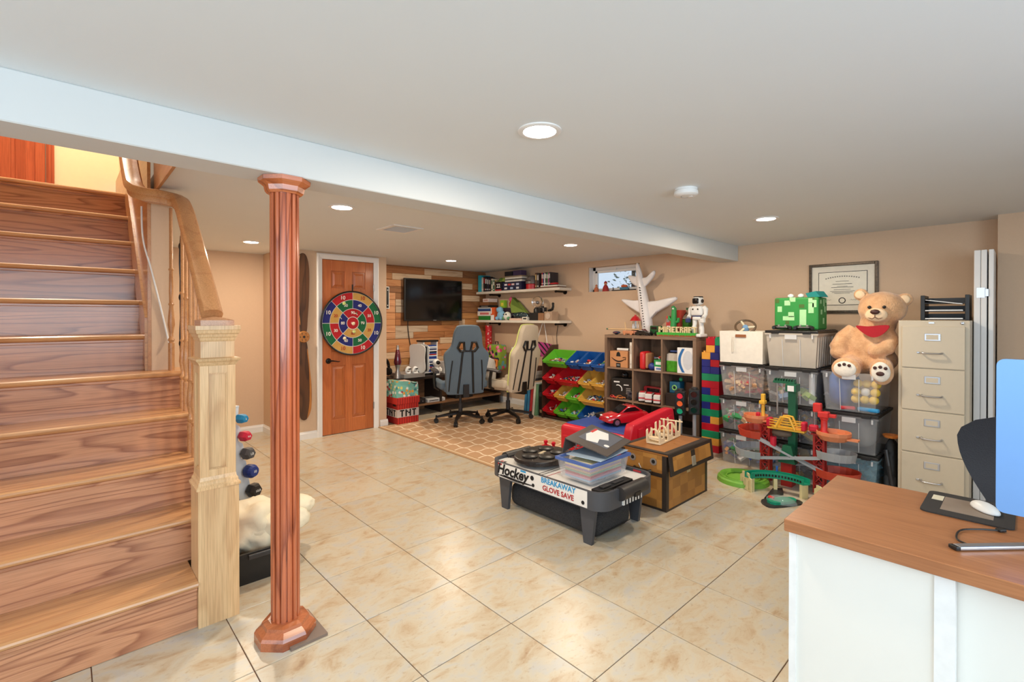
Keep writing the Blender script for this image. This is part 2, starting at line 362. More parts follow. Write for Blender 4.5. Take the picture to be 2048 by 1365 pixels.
MB().cyl((0, 0, -.1), (0, 0, 1.6), .04, .02, 8).build('stem', m_bark, tr)
# ================================================================ wooden door, casing, knob lever
dr = struct(MB().box(dx0 + .004, 3.935, .006, dx1 - .004, 3.97, dz - .004).build('door_1', m_door), 'orange-stained four panel wooden door')
def door_panels(root, x0, x1, rows, y, m):
    """stiles, rails and raised panels standing proud of the slab; y is the slab face"""
    st = (x1 - x0) * .165; mid = (x0 + x1) / 2
    for a, b in ((x0, x0 + st), (mid - st * .42, mid + st * .42), (x1 - st, x1)):
        MB().box(a, y - .012, rows[0][0] - (.2 if a else .2) if False else .006, b, y, dz - .004, bev=.002, seg=1).build('stile', m, root)
    zs = [(.006, rows[0][0])] + [(rows[i][1], rows[i + 1][0]) for i in range(len(rows) - 1)] + [(rows[-1][1], dz - .004)]
    for a, b in zs:
        for xa, xb in ((x0 + st, mid - st * .42), (mid + st * .42, x1 - st)):
            MB().box(xa, y - .012, a, xb, y, b, bev=.002, seg=1).build('rail', m, root)
    for z0, z1 in rows:
        for xa, xb in ((x0 + st, mid - st * .42), (mid + st * .42, x1 - st)):
            g = .012; w = .03
            p = MB(); p.box(xa + g, y - .004, z0 + g, xb - g, y, z1 - g)
            f = [V(xa + g, y - .002, z0 + g), V(xb - g, y - .002, z0 + g), V(xb - g, y - .002, z1 - g), V(xa + g, y - .002, z1 - g)]
            b = [V(xa + g + w, y - .010, z0 + g + w), V(xb - g - w, y - .010, z0 + g + w), V(xb - g - w, y - .010, z1 - g - w), V(xa + g + w, y - .010, z1 - g - w)]
            for i in range(4): p.quad(f[i], f[(i + 1) % 4], b[(i + 1) % 4], b[i])
            p.quad(*b); p.build('panel', m, root)
door_panels(dr, dx0 + .004, dx1 - .004, [(.17, .80), (.96, 1.58), (1.70, 1.90)], 3.937, m_door)
m_iron = mat('dark_bronze', (34, 28, 26), .35, metal=.7, var=.1)
hd = MB().lathe([(.0, 0), (.03, 0), (.032, .006), (.026, .012), (.012, .016), (.011, .045), (.0, .046)], seg=20, M=RX(PI / 2))
hd.tube([(0, -.042, 0), (.03, -.046, .002), (.07, -.046, -.004), (.10, -.044, -.012), (.12, -.044, -.008)], [.011, .009, .007, .006, .005], 10)
hd.build('door_handle', m_iron, dr, (1.235, 3.925, .858), smooth=True)
for z in (.28, 1.72): MB().cyl((0, 0, -.04), (0, 0, .04), .007, seg=8).build('hinge', mat('hinge_steel', (150, 146, 140), .35, metal=.9), dr, (dx1 - .002, 3.918, z))
def casing(x0, x1, z1, w, y, root=None):
    prof = [(0, 0), (0, .020), (.012, .026), (w * .6, .018), (w - .008, .012), (w, .008), (w, 0)]
    fr = []
    cs = MB().sweep([(u, v) for u, v in prof], [(V(x0 - w, y, 0), V(1, 0, 0), V(0, -1, 0)), (V(x0 - w, y, z1 + w), V(1, 0, -1), V(0, -1, 0)), (V(x1 + w, y, z1 + w), V(-1, 0, -1), V(0, -1, 0)), (V(x1 + w, y, 0), V(-1, 0, 0), V(0, -1, 0))])
    return cs
struct(casing(dx0, dx1, dz, .062, 3.926).build('trim_2', m_trim), 'white moulded casing around the door')
# ================================================================ staircase
RISE, RUN, SY = .21, .225, .89
stc = thing('staircase', 'natural oak staircase rising on the left with closed risers', 'staircase', (-1.1, .9, 0))
o0 = V(-1.1, .9, 0)
for k in range(1, 12):
    xr = -.455 if k <= 5 else -.618
    if k <= 1: xr = -.568
    x0 = -1.648; y = SY + (k - 1) * RUN; z = k * RISE; d = RUN + .055 if k < 11 else 1.15
    prof = [(.012, -.028), (.003, -.022), (0, -.014), (.003, -.006), (.012, 0), (d, 0), (d, -.028)]
    if k == 1:
        MB().sweep(prof, [(V(x0, y, z), V(0, 1, 0), V(0, 0, 1)), (V(-.568, y, z), V(0, 1, 0), V(0, 0, 1))]).build('tread', m_oak, stc, -o0)
    else:
        MB().sweep(prof, [(V(x0, y, z), V(0, 1, 0), V(0, 0, 1)), (V(xr if y > 1.07 else -.568, y, z), V(0, 1, 0), V(0, 0, 1))]).build('tread', m_oak, stc, -o0)
    q = MB().box(x0, y + .03, z - RISE + .0005, min(xr, -.47), y + .048, z - .028)
    q.box(x0, y + .014, z - .044, min(xr, -.47), y + .03, z - .028, bev=.003, seg=1)
    q.build('riser', m_riser, stc, -o0)
# closed stringer under the open side and side panelling along the upper flight
MB().prism([(1.07, 0), (1.07, .36), (1.95, 1.02), (1.95, 0)], -.455, -.437, M=Matrix(((0, 0, 1, 0), (1, 0, 0, 0), (0, 1, 0, 0), (0, 0, 0, 1)))).build('stringer', m_oaky, stc, -o0)
struct(MB().box(-.632, 1.945, .9, -.616, 4.2, 2.62).build('trim_5', m_oaky), 'oak panelling along the upper stair flight')
sk = MB().prism([(1.96, 1.05), (1.96, 1.36), (3.2, 2.52), (3.2, 2.30)], -.645, -.632, M=Matrix(((0, 0, 1, 0), (1, 0, 0, 0), (0, 1, 0, 0), (0, 0, 0, 1)))).build('skirt_board', m_oak, stc, -o0)
# stairwell opening: wooden fascia, walls above, landing door
struct(MB().box(-.60, .705, 2.10, -.585, 1.96, 2.62, bev=.002, seg=1).build('trim_3', m_oaky), 'oak fascia board along the stairwell opening')
m_cream = mat('cream_wall', (244, 236, 200), .7, var=.02)
struct(MB().box(-.60, .705, 2.62, -.5, YB, 5.0).box(-1.65, .60, 2.231, -.5, .705, 5.0).box(-1.75, .6, 4.9, -.5, YB, 5.0).build('wall_upper_hall', m_cream), 'cream painted walls of the upper stairwell')
struct(MB().box(-1.65, 4.34, 2.3, -.5, 4.44, 4.9).build('wall_landing', m_cream), 'cream wall at the top of the stairs')
ld = struct(MB().box(-2.0 + .36, 4.30, 2.312, -1.102, 4.345, 4.35).build('door_2', m_redwood), 'reddish wooden door at the top of the stairs')
for x0, x1 in ((-1.64, -1.545), (-1.285, -1.225), (-1.165, -1.105)): MB().box(x0, 4.285, 2.312, x1, 4.30, 4.34, bev=.004).build('stile', m_redwood, ld)
MB().box(-1.52, 4.29, 2.42, -1.31, 4.30, 4.2, bev=.006).build('panel', m_redwood, ld)
MB().box(-1.545, 4.286, 2.312, -1.285, 4.30, 2.40).build('rail', m_redwood, ld)
cs = MB()
for i, (a, b, t) in enumerate(((-1.098, -1.082, .035), (-1.082, -1.066, .05), (-1.066, -1.045, .03))): cs.box(a, 4.34 - t, 2.312, b, 4.345, 4.40)
struct(cs.build('trim_4', m_redwood), 'reddish wooden casing of the landing door')
area_light('hall_lamp_light', (-1.1, 3.3, 4.6), (0, 0, 0), HALL_W, (1.0, .93, .80), 'DISK', .3)
# ================================================================ railing: newel post, handrail, balusters
rl = thing('stair_railing', 'oak stair railing with square panelled newel post and turned balusters', 'railing', (-.487, .98, 0)); r0 = V(-.487, .98, 0)
m_newel = m_oakz
np_ = MB().box(-.08, -.08, 0, .08, .08, .60)
nw = np_.build('newel_post', m_newel, rl)
def sq_profile(prof):
    m = MB(); m.lathe([(r * math.sqrt(2), z) for r, z in prof], seg=4, ang=PI / 4); return m
sq_profile([(.08, .60), (.086, .602), (.087, .612), (.079, .622), (.078, .632), (.073, .640), (.070, .655)]).build('base_moulding', m_newel, nw)
# upper shaft with recessed panels: core + stiles and rails
MB().box(-.058, -.058, .65, .058, .058, 1.16).build('panel_core', m_newel, nw)
for a in range(4):
    M = RZ(a * PI / 2); sx, sy = (-1, 1)[a % 2], (-1, 1)[a // 2]
    MB().box(sx * .036, sy * .036, .652, sx * .070, sy * .070, 1.158, bev=.0015, seg=1).build('corner_stile', m_newel, nw)
    MB().box(-.036, -.0695, .652, .036, -.040, .685, M=M).build('panel_rail', m_newel, nw); MB().box(-.036, -.0695, 1.115, .036, -.040, 1.158, M=M).build('panel_rail', m_newel, nw)
    for s in (-1, 1): MB().box(s * .0315, -.065, .685, s * .036, -.0575, 1.115, M=M).build('panel_bead', m_newel, nw)
    for z in (.685, 1.1105): MB().box(-.0315, -.065, z, .0315, -.0575, z + .0045, M=M).build('panel_bead', m_newel, nw)
sq_profile([(.068, 1.145), (.072, 1.150), (.078, 1.162), (.086, 1.170), (.088, 1.176), (.086, 1.180), (.066, 1.184)]).build('ledge_moulding', m_newel, nw)
MB().box(-.066, -.066, 1.17, .066, .066, 1.27).build('neck', m_newel, nw)
sq_profile([(.066, 1.255), (.070, 1.262), (.072, 1.272), (.076, 1.276), (.078, 1.288), (.084, 1.292), (.086, 1.305), (.0885, 1.308), (.0885, 1.326)]).build('crown_moulding', m_newel, nw)
m_cap = wood('oak_cap', (206, 154, 112), (180, 122, 84), 'y', freq=9, distort=3, mix=.5)
sq_profile([(.066, 1.326), (.066, 1.350), (.03, 1.362), (.004, 1.366)]).build('cap', m_cap, nw)
# handrail
def rail_frames(pts):
    fr = []; n = len(pts); pts = [Vector(p) for p in pts]
    for i, p in enumerate(pts):
        t = (pts[min(n - 1, i + 1)] - pts[max(0, i - 1)]).normalized(); s = t.cross(V(0, 0, 1)).normalized(); u = s.cross(t).normalized(); fr.append((p, s, u))
    return fr
def smooth_path(pts, n=8):
    P = [Vector(p) for p in pts]; out = []
    for i in range(len(P) - 1):
        a, b, c, d = P[max(0, i - 1)], P[i], P[i + 1], P[min(len(P) - 1, i + 2)]
        for k in range(n):
            t = k / n; out.append(.5 * ((2 * b) + (c - a) * t + (2 * a - 5 * b + 4 * c - d) * t * t + (3 * b - a - 3 * c + d) * t ** 3))
    out.append(P[-1]); return out
rp = [(.024 * x, y) for x, y in ()]
RP = [(u * 1.32, v * 1.15) for u, v in [(-.020, -.033), (.020, -.033), (.024, -.014), (.033, -.006), (.034, .012), (.026, .028), (.010, .034), (-.010, .034), (-.026, .028), (-.034, .012), (-.033, -.006), (-.024, -.014)]]
path = [(-.487, 1.03, 1.37), (-.487, 1.30, 1.615), (-.489, 1.56, 1.852), (-.492, 1.70, 1.975), (-.505, 1.78, 2.03), (-.545, 1.815, 2.045), (-.60, 1.82, 2.05), (-.655, 1.835, 2.055), (-.69, 1.88, 2.085), (-.70, 1.98, 2.165), (-.702, 2.3, 2.46), (-.702, 2.75, 2.88)]
MB().sweep(RP, rail_frames(smooth_path(path, 7))).build('handrail', m_oaky, rl, -r0, smooth=True)
bal = [(.016, 0), (.016, .30), (.012, .31), (.018, .32), (.012, .33), (.010, .36), (.019, .43), (.012, .52), (.009, .56), (.015, .575), (.009, .59), (.011, .70)]
bal = [(.016, 0), (.016, .16), (.011, .165), (.018, .18), (.011, .195), (.010, .215), (.0185, .27), (.016, .31), (.010, .38), (.015, .39), (.010, .40), (.0115, .47), (.009, .60), (.015, .61), (.009, .62), (.009, 1.0)]
for k, y in enumerate((1.20, 1.31, 1.42, 1.535, 1.65, 1.76, 1.90)):
    st = int((y - SY) / RUN) + 1; zt = st * RISE; hr = 1.37 + (y - 1.03) * .905 - .04
    if y > 1.8: hr = 2.01
    h = hr - zt; s = h
    pr = [(r, z if z <= .40 else .40 + (z - .40) * (h - .40) / .60) for r, z in bal]
    b = MB().lathe(pr, seg=10); b.build('baluster', m_oakz if False else m_oaky, rl, V(-.49 if y < 1.8 else -.525, y, zt) - r0, smooth=True)
# ================================================================ support column
sc_ = thing('support_column', 'reddish stained oak support column with fluted round shaft', 'column', (-.30, .605, 0))
pr = []
nf = 14
for i in range(nf):
    for t, r in ((.03, .047), (.10, .047), (.15, .0545), (.5, .0573), (.85, .0545), (.90, .047), (.97, .047)):
        a = 2 * PI * (i + t) / nf; pr.append((r * math.cos(a), r * math.sin(a)))
MB().prism(pr, .05, 1.90).build('shaft', m_col, sc_)
m_colh = wood('oak_column_red_flat', (194, 110, 66), (128, 58, 32), 'x', freq=10, stretch=8, distort=3, mix=.7, coat=.6, rough=.25)
c8 = 1 / math.cos(PI / 8)
MB().lathe([(.112 * c8, .0), (.112 * c8, .034), (.106 * c8, .046), (.088 * c8, .062), (.084 * c8, .074), (.064 * c8, .082)], seg=8, ang=PI / 8).build('base', m_colh, sc_)
MB().lathe([(.062 * c8, 1.885), (.070 * c8, 1.895), (.074 * c8, 1.915), (.094 * c8, 1.932), (.096 * c8, 1.949)], seg=8, ang=PI / 8).build('capital', m_colh, sc_)
MB().box(-.05, -.13, 0, .10, .10, .012).build('shim_plate', mat('shim_grey', (128, 110, 98), .7), sc_, (.03, -.0, 0))
# ================================================================ recessed lamps, smoke alarm, vent
m_lens = bpy.data.materials.new('lamp_lens'); t_, b_ = nt(m_lens); b_.inputs['Base Color'].default_value = (1, 1, 1, 1); b_.inputs['Emission Color'].default_value = (1, .93, .84, 1); b_.inputs['Emission Strength'].default_value = 14
lamp_lbl = ['recessed ceiling lamp nearest the viewer, in front of the beam', 'recessed ceiling lamp right beyond the beam beside the column', 'recessed ceiling lamp above the recess with the dumbbell rack', 'recessed ceiling lamp in front of the television wall', 'recessed ceiling lamp beyond the beam towards the small window', 'recessed ceiling lamp above the stacked bins near the smoke alarm']
def ceiling_lamp(x, y, lbl):
    c = thing('ceiling_lamp', lbl, 'ceiling lamp', (x, y, H), 0, 'recessed ceiling lamps')
    MB().lathe([(.064, -.001), (.066, -.006), (.078, -.008), (.087, -.004), (.087, 0)], seg=36).build('trim_ring', m_trim, c, smooth=True)
    MB().lathe([(.064, -.0015), (.064, -.0065)], seg=32).build('lens', m_lens, c)
    area_light('lamp_light', (0, 0, -.012), (0, 0, 0), LAMP_W, (1.0, .84, .645), 'DISK', .12, parent=c)
for (x, y), l in zip(((.402, -.230), (.39, 1.608), (.372, 3.69), (2.755, 3.635), (2.84, 1.662), (2.90, -.207)), lamp_lbl): ceiling_lamp(x, y, l)
sm = thing('smoke_alarm', 'round white smoke alarm on the ceiling', 'smoke alarm', (1.657, -.205, H))
MB().lathe([(.062, 0), (.064, -.010), (.060, -.012), (.060, -.014), (.066, -.016), (.067, -.034), (.058, -.042), (.03, -.044), (.0, -.044)], seg=36).build('housing', m_white, sm, smooth=True)
MB().lathe([(.0, -.0445), (.012, -.0445), (.012, -.047), (0, -.047)], (.02, -.02, 0), 16).build('test_button', m_trim, sm)
MB().tube([(.028 * math.cos(a), .028 * math.sin(a), -.0445) for a in [i * .2 for i in range(14)]], .0015, 6).build('grille_ring', mat('grey_line', (150, 150, 150), .5), sm)
vt = thing('ceiling_vent', 'white louvred air vent in the ceiling beyond the beam', 'vent', (1.09, 2.06, H))
fr = MB().box(-.14, -.15, -.008, .14, -.115, 0).box(-.14, .115, -.008, .14, .15, 0).box(-.14, -.115, -.008, -.105, .115, 0).box(.105, -.115, -.008, .14, .115, 0)
fr.build('frame', m_trim, vt)
MB().box(-.105, -.115, -.0015, .105, .115, 0).build('backing', mat('vent_shadow', (90, 84, 78), .8), vt)
sl = MB().box(-.105, -.008, -.001, .105, .008, .001, M=RX(.6)).me('slat', m_trim)
for k in range(12): link('slat', sl, vt, (0, -.105 + k * .019, -.006))
# ================================================================ helpers for cut-out plates
def plate(outline, holes, t, M=None):
    """planar plate in local XZ with holes, thickness t along Y (0..t)"""
    b = bmesh.new(); es = []
    for loop in [outline] + holes:
        vs = [b.verts.new((x, 0, z)) for x, z in loop]
        es += [b.edges.new((vs[i], vs[(i + 1) % len(vs)])) for i in range(len(vs))]
    bmesh.ops.triangle_fill(b, use_beauty=True, use_dissolve=False, edges=es)
    r = bmesh.ops.extrude_face_region(b, geom=b.faces[:])
    bmesh.ops.translate(b, verts=[g for g in r['geom'] if isinstance(g, bmesh.types.BMVert)], vec=(0, t, 0))
    if M is not None: bmesh.ops.transform(b, matrix=M, verts=b.verts[:])
    m = MB(); m.b.free(); m.b = b; return m
def spline(pts, n=6, closed=True):
    P = [V(*p, 0) for p in pts]; k = len(P); out = []
    for i in range(k if closed else k - 1):
        a, b, c, d = P[(i - 1) % k], P[i], P[(i + 1) % k], P[(i + 2) % k]
        for j in range(n):
            t = j / n; q = .5 * ((2 * b) + (c - a) * t + (2 * a - 5 * b + 4 * c - d) * t * t + (3 * b - a - 3 * c + d) * t ** 3); out.append((q.x, q.y))
    return out
# ================================================================ wooden propeller on the closet wall
m_prop = wood('propeller_dark', (92, 58, 34), (52, 30, 18), 'z', freq=9, stretch=8, distort=4, mix=.7, coat=.4)
m_strip = wood('propeller_ochre', (186, 122, 60), (150, 92, 40), 'z', freq=12, mix=.5, coat=.3)
pp = thing('wooden_propeller', 'dark wooden aircraft propeller hung upright beside the door', 'propeller', (.948, 3.925, 1.145))
for s in (1, -1):
    ol = spline([(-.03, .05), (-.055, .25), (-.085, .55), (-.080, .80), (-.03, .915), (.03, .90), (.062, .75), (.060, .45), (.045, .2), (.03, .05)], 5)
    M = Matrix.Identity(4) if s == 1 else RY(PI)
    plate(ol, [], .022, M=T(0, -.034 if s == 1 else -.034, 0) @ (M if s == 1 else RY(PI))).build('blade', m_prop, pp)
    st = spline([(-.082, .55), (-.080, .80), (-.035, .905), (-.045, .85), (-.062, .70), (-.06, .40), (-.036, .16), (-.045, .16), (-.07, .40)], 4)
    plate(st, [], .004, M=T(0, -.0385, 0) @ (Matrix.Identity(4) if s == 1 else RY(PI))).build('edge_strip', m_strip, pp)
hb = MB().lathe([(0, 0), (.062, 0), (.064, .006), (.064, .040), (.058, .048), (.0, .048)], seg=28, M=RX(PI / 2)).build('hub', m_strip, pp, smooth=True)
for k in range(6): MB().cyl((.04 * math.cos(k * PI / 3), -.047, .04 * math.sin(k * PI / 3)), (.04 * math.cos(k * PI / 3), -.05, .04 * math.sin(k * PI / 3)), .005, seg=8).build('bolt_hole', m_black, hb)
MB().cyl((0, -.047, 0), (0, -.051, 0), .013, seg=14).build('shaft_hole', m_black, hb)
# ================================================================ dartboard on the door
m_dr = {'R': mat('felt_red', (186, 30, 40), .9), 'Y': mat('felt_mustard', (206, 160, 84), .9), 'G': mat('felt_green', (22, 104, 62), .9), 'B': mat('felt_blue', (34, 40, 116), .9), 'W': mat('felt_white', (236, 232, 224), .9), 'N': mat('digit_red', (176, 62, 40), .9)}
db = thing('dart_target', 'round felt dart target in red, blue, green and mustard hung on the door', 'dartboard', (1.509, 3.885, 1.292))
Rd = .372
MB().lathe([(0, 0), (Rd, 0), (Rd, .008), (0, .008)], seg=56, M=RX(PI / 2)).build('backing', m_dr['W'], db)
MB().tube([(math.cos(a) * Rd, -.008, math.sin(a) * Rd) for a in [2 * PI * i / 64 for i in range(64)]], .010, 8, closed=True).build('rim', m_black, db, smooth=True)
MB().box(-.008, -.004, Rd, .008, .0, Rd + .085).build('hanging_strap', m_black, db)
def sector(r0, r1, a0, a1, c, num=None, nc='W', sz=.04):
    g = .0035; n = 12; pts = []
    for i in range(n + 1):
        a = a0 + g / r1 + (a1 - a0 - 2 * g / r1) * i / n; pts.append((math.sin(a) * (r1 - g), math.cos(a) * (r1 - g)))
    gi = g / max(r0, .02)
    for i in range(n, -1, -1):
        a = a0 + gi + (a1 - a0 - 2 * gi) * i / n; pts.append((math.sin(a) * (r0 + g), math.cos(a) * (r0 + g)))
    o = MB().prism(pts, 0, .003, M=Matrix(((1, 0, 0, 0), (0, 0, -1, -.008), (0, 1, 0, 0), (0, 0, 0, 1)))).build('sector', m_dr[c], db)
    if num:
        a = (a0 + a1) / 2; r = (r0 + r1) / 2
        text('number', num, sz, m_dr['N'] if c == 'Y' else m_dr['W'], o, (math.sin(a) * r, -.0125, math.cos(a) * r), FACE_NY, depth=.001, bold=.001)
for i, c in enumerate('YGBRYGBR'): sector(.74 * Rd, .975 * Rd, i * PI / 4, (i + 1) * PI / 4, c, '10', sz=.062)
for i, (c, n) in enumerate(zip('BRYGBRYG', ('40', '50', '20', '50', '40', '30', '20', '30'))): sector(.46 * Rd, .74 * Rd, i * PI / 4, (i + 1) * PI / 4, c, n, sz=.046)
for i, (c, n) in enumerate(zip('RGYB', ('90', '70', '60', '80'))): sector(.20 * Rd, .46 * Rd, (i - .5) * PI / 2, (i + .5) * PI / 2, c, n, sz=.046)
bl = MB().cyl((0, -.008, 0), (0, -.011, 0), .185 * Rd, seg=28).build('bullseye', m_dr['R'], db)
text('number', '100', .036, m_dr['W'], bl, (0, -.0125, 0), FACE_NY, depth=.001)
m_ballg = mat('ball_lime', (206, 222, 130), .7); m_ballc = mat('ball_cream', (240, 226, 190), .7)
for x, z, m, l in ((-.115, .23, m_ballg, 'lime ball stuck near the top left of the dart target'), (-.002, -.005, m_ballc, 'cream ball stuck on the bullseye of the dart target'), (.005, -.10, m_ballg, 'lime ball stuck below the bullseye of the dart target'), (-.11, -.175, m_ballc, 'cream ball stuck at the lower left of the dart target')):
    t = thing('velcro_ball', l, 'ball', (1.509 + x, 3.872 - .017, 1.292 + z), 0, 'balls stuck to the dart target')
    MB().ball((0, 0, 0), .019, 2).build('ball_body', m, t, smooth='all')
    MB().tube([(.0192 * math.cos(a), -.001, .0192 * math.sin(a)) for a in [k * PI / 8 for k in range(16)]], .0016, 5, closed=True).build('velcro_band', m_dr['W'], t)
for x, z, l in ((-.155, .065, 'white dart stuck left of centre on the target'), (.022, .112, 'white dart stuck above the bullseye'), (.118, .006, 'white dart stuck right of the bullseye')):
    t = thing('felt_dart', l, 'dart', (1.509 + x, 3.872, 1.292 + z), random.uniform(-.4, .4), 'darts on the target')
    MB().cyl((0, 0, 0), (0, -.05, .004), .004, .006, 8).build('barrel', m_dr['W'], t)
    for k in range(3): MB().box(-.002, -.062, 0, .002, -.04, .022, M=RY(k * 2 * PI / 3 + .4)).build('fin', m_dr['W'] if k else m_dr['G'], t)
# ================================================================ dumbbell rack and its dumbbells
m_grey = mat('rack_white_metal', (206, 212, 218), .4, var=.02)
rk = thing('dumbbell_rack', 'white metal A-frame dumbbell rack behind the newel post', 'rack', (-.285, 1.875, 0), math.radians(28))
tiers = [.715, .60, .485, .365, .235]; hw = [.035, .058, .080, .102, .125]
for s in (-1, 1):
    ol = [(0, 0), (.02, 0)]
    right = [(.163, .02), (.16, .10)]
    for z, w in sorted(zip(tiers, hw)):
        right += [(w + .045, z - .045), (w + .012, z - .02), (w + .012, z + .005), (w + .035, z + .03)]
    pts = [(.0, .0), (.215, .0)] + right + [(.045, .80), (.0, .80)]
    full = pts + [(-x, z) for x, z in reversed(pts[1:-1])]
    full = [(.165, 0)] + right + [(.075, .80), (-.075, .80)] + [(-x, z) for x, z in reversed(right)] + [(-.165, 0), (-.11, 0), (-.01, .66), (.01, .66), (.11, 0)]
    plate(full, [], .006, M=T(0, s * .075 - .003, 0)).build('side_plate', m_grey, rk)
MB().box(-.075, -.08, .795, .075, .08, .803).build('top_plate', m_grey, rk)
for z in (.05, .40): MB().cyl((0 if z > .1 else -.17, -.075, z if z < .1 else .72), (0 if z > .1 else -.17, .075, z if z < .1 else .72), .008, seg=8).build('spacer', m_grey, rk)
for s in (-1, 1): MB().lathe([(0, 0), (.012, 0), (.012, .003), (.005, .003), (.005, .004), (0, .004)], seg=14, M=RX(PI / 2)).build('bolt', mat('bolt_dark', (60, 60, 64), .4, metal=.6), rk, (s * .03, -.081, .765))
DB = [('bright blue', (24, 128, 176), .030, '2', 6), ('raspberry red', (196, 34, 62), .034, '5LB', 6), ('grey', (74, 74, 76), .040, 'LB', 6), ('navy blue', (26, 50, 120), .043, '10', 16), ('black rubber', (30, 29, 29), .046, '12LB', 6)]
rkM = T(-.285, 1.875, 0) @ RZ(math.radians(28))
for (nm, c, r, tx, sg), z, w in zip(DB, tiers, hw):
    for s in (-1, 1):
        p = rkM @ V(s * (w + .024), -.0, z + .012)
        d = thing('dumbbell', f"{nm} hex dumbbell on the {'right' if s > 0 else 'left'} side of the rack" if sg == 6 else f"{nm} round dumbbell on the {'right' if s > 0 else 'left'} side of the rack", 'dumbbell', p, math.radians(28), 'dumbbells on the white rack')
        m = mat('dumbbell_' + nm.replace(' ', '_'), c, .45, bump=.05)
        MB().cyl((0, -.09, 0), (0, .09, 0), .014, seg=10).build('handle', m_black, d)
        for e in (-1, 1):
            pr = [(r * .72, 0), (r * .98, .012), (r, .03), (r * .98, .05), (r * .74, .068), (r * .5, .070)]
            hdm = MB().lathe(pr, seg=sg, M=RX(PI / 2 if e < 0 else -PI / 2), c=(0, e * .085, 0)).build('head', m, d)
            if e < 0: text('weight_mark', tx, r * (.55 if len(tx) < 3 else .42), m_white, hdm, (0, -.156, 0), FACE_NY, depth=.0006)
# ================================================================ black bin with a cream cushion heaped in it
bn = thing('black_storage_tray', 'low black plastic tray on the floor beside the newel post', 'tray', (-.255, 1.37, 0))
x0, x1, y0, y1, h = -.24, .215, -.24, .24, .17
def tub(w, d, h, t=.004, taper=.04, lip=.012):
    m = MB(); a, b = w / 2, d / 2; q = 1 - taper
    def ring(z, k, off=0): return [m.b.verts.new((sx * (a * k + off), sy * (b * k + off), z)) for sx, sy in ((-1, -1), (1, -1), (1, 1), (-1, 1))]
    R = [ring(0, q), ring(h, 1), ring(h, 1, lip), ring(h - .012, 1, lip), ring(h - .012, 1, lip - .003), ring(h - .001, 1, -t), ring(t, q, -t)]
    R = [ring(0, q), ring(h - .014, .999), ring(h - .014, 1, lip), ring(h, 1, lip), ring(h, 1, -t), ring(t, q, -t)]
    for A, B in zip(R, R[1:]):
        for i in range(4): m.b.faces.new((A[i], A[(i + 1) % 4], B[(i + 1) % 4], B[i]))
    m.b.faces.new(R[0][::-1]); m.b.faces.new(R[-1]); return m
tub(.33, .47, .165, .005, .05, .012).build('tray_body', m_black, bn, smooth=False)
MB().box(-.06, -.262, .135, .06, -.246, .16, bev=.004).build('handle_lip', m_dark, bn)
MB().box(.172, -.12, .13, .195, .0, .165, bev=.008).build('side_latch', m_black, bn)
m_cush = mat('cream_fabric', (232, 222, 196), .9, var=.05, scale=12, bump=.2)
cu = thing('cream_cushion', 'rumpled cream fabric cushion heaped in the black tray', 'cushion', (-.19, 1.37, .05))
def lump(cx, cy, cz, rx, ry, rz, seed, amp=.18, sub=4, pw=1.0):
    from mathutils import noise
    m = MB(); q = bmesh.ops.create_icosphere(m.b, subdivisions=sub, radius=1)
    for v in q['verts']:
        n = noise.noise(v.co * 1.6 + V(seed, 0, 0)) + .5 * noise.noise(v.co * 3.7 + V(0, seed, 0)); k = 1 + amp * n
        s = lambda a: math.copysign(abs(a) ** pw, a)
        v.co = V(cx + s(v.co.x) * rx * k, cy + s(v.co.y) * ry * k, cz + s(v.co.z) * rz * k)
    return m
lump(-.05, .03, .14, .165, .20, .16, 2.3, .25).build('large_fold', m_cush, cu, smooth='all')
lump(.08, -.08, .17, .165, .10, .075, 5.1, .16).build('rolled_edge', m_cush, cu, smooth='all')
lump(.20, .02, .20, .10, .09, .055, 7.7, .14).build('corner_fold', m_cush, cu, smooth='all')
# ================================================================ television, its cable, framed sign
tv = thing('television', 'black flat television mounted on the plank wall', 'television', (3.115, 4.60, 1.305))
MB().box(-.515, -.045, 0, .515, -.005, .625, bev=.006).build('casing', m_black, tv)
MB().box(-.497, -.047, .022, .497, -.0445, .607).build('screen', mat('tv_screen', (10, 9, 10), .12, var=0), tv)
MB().box(-.2, -.008, .15, .2, .027, .45).build('wall_bracket', m_dark, tv)
MB().box(-.03, -.0478, .008, .03, -.0465, .014).build('maker_badge', mat('silver_print', (150, 150, 155), .4), tv)
tag(MB().tube(smooth_path([(2.70, 4.632, 1.31), (2.70, 4.63, 1.2), (2.73, 4.63, 1.0), (2.78, 4.628, .8), (2.86, 4.62, .7), (2.78, 4.56, .62)], 6), .006, 6).build('television_cable', m_black), 'black cable hanging down the planks from the television', 'cable')
sg = thing('wall_sign', 'black sign with rounded white border half hidden behind the closet corner', 'sign', (2.24, 4.632, 1.48))
MB().box(-.155, -.012, 0, .155, .002, .315, bev=.005).build('white_border', m_white, sg); MB().box(-.143, -.014, .012, .143, -.011, .303).build('black_panel', m_black, sg)
for z in (.05, .265): MB().cyl((.125, -.014, z), (.125, -.016, z), .008, seg=10).build('screw_cap', m_white, sg)
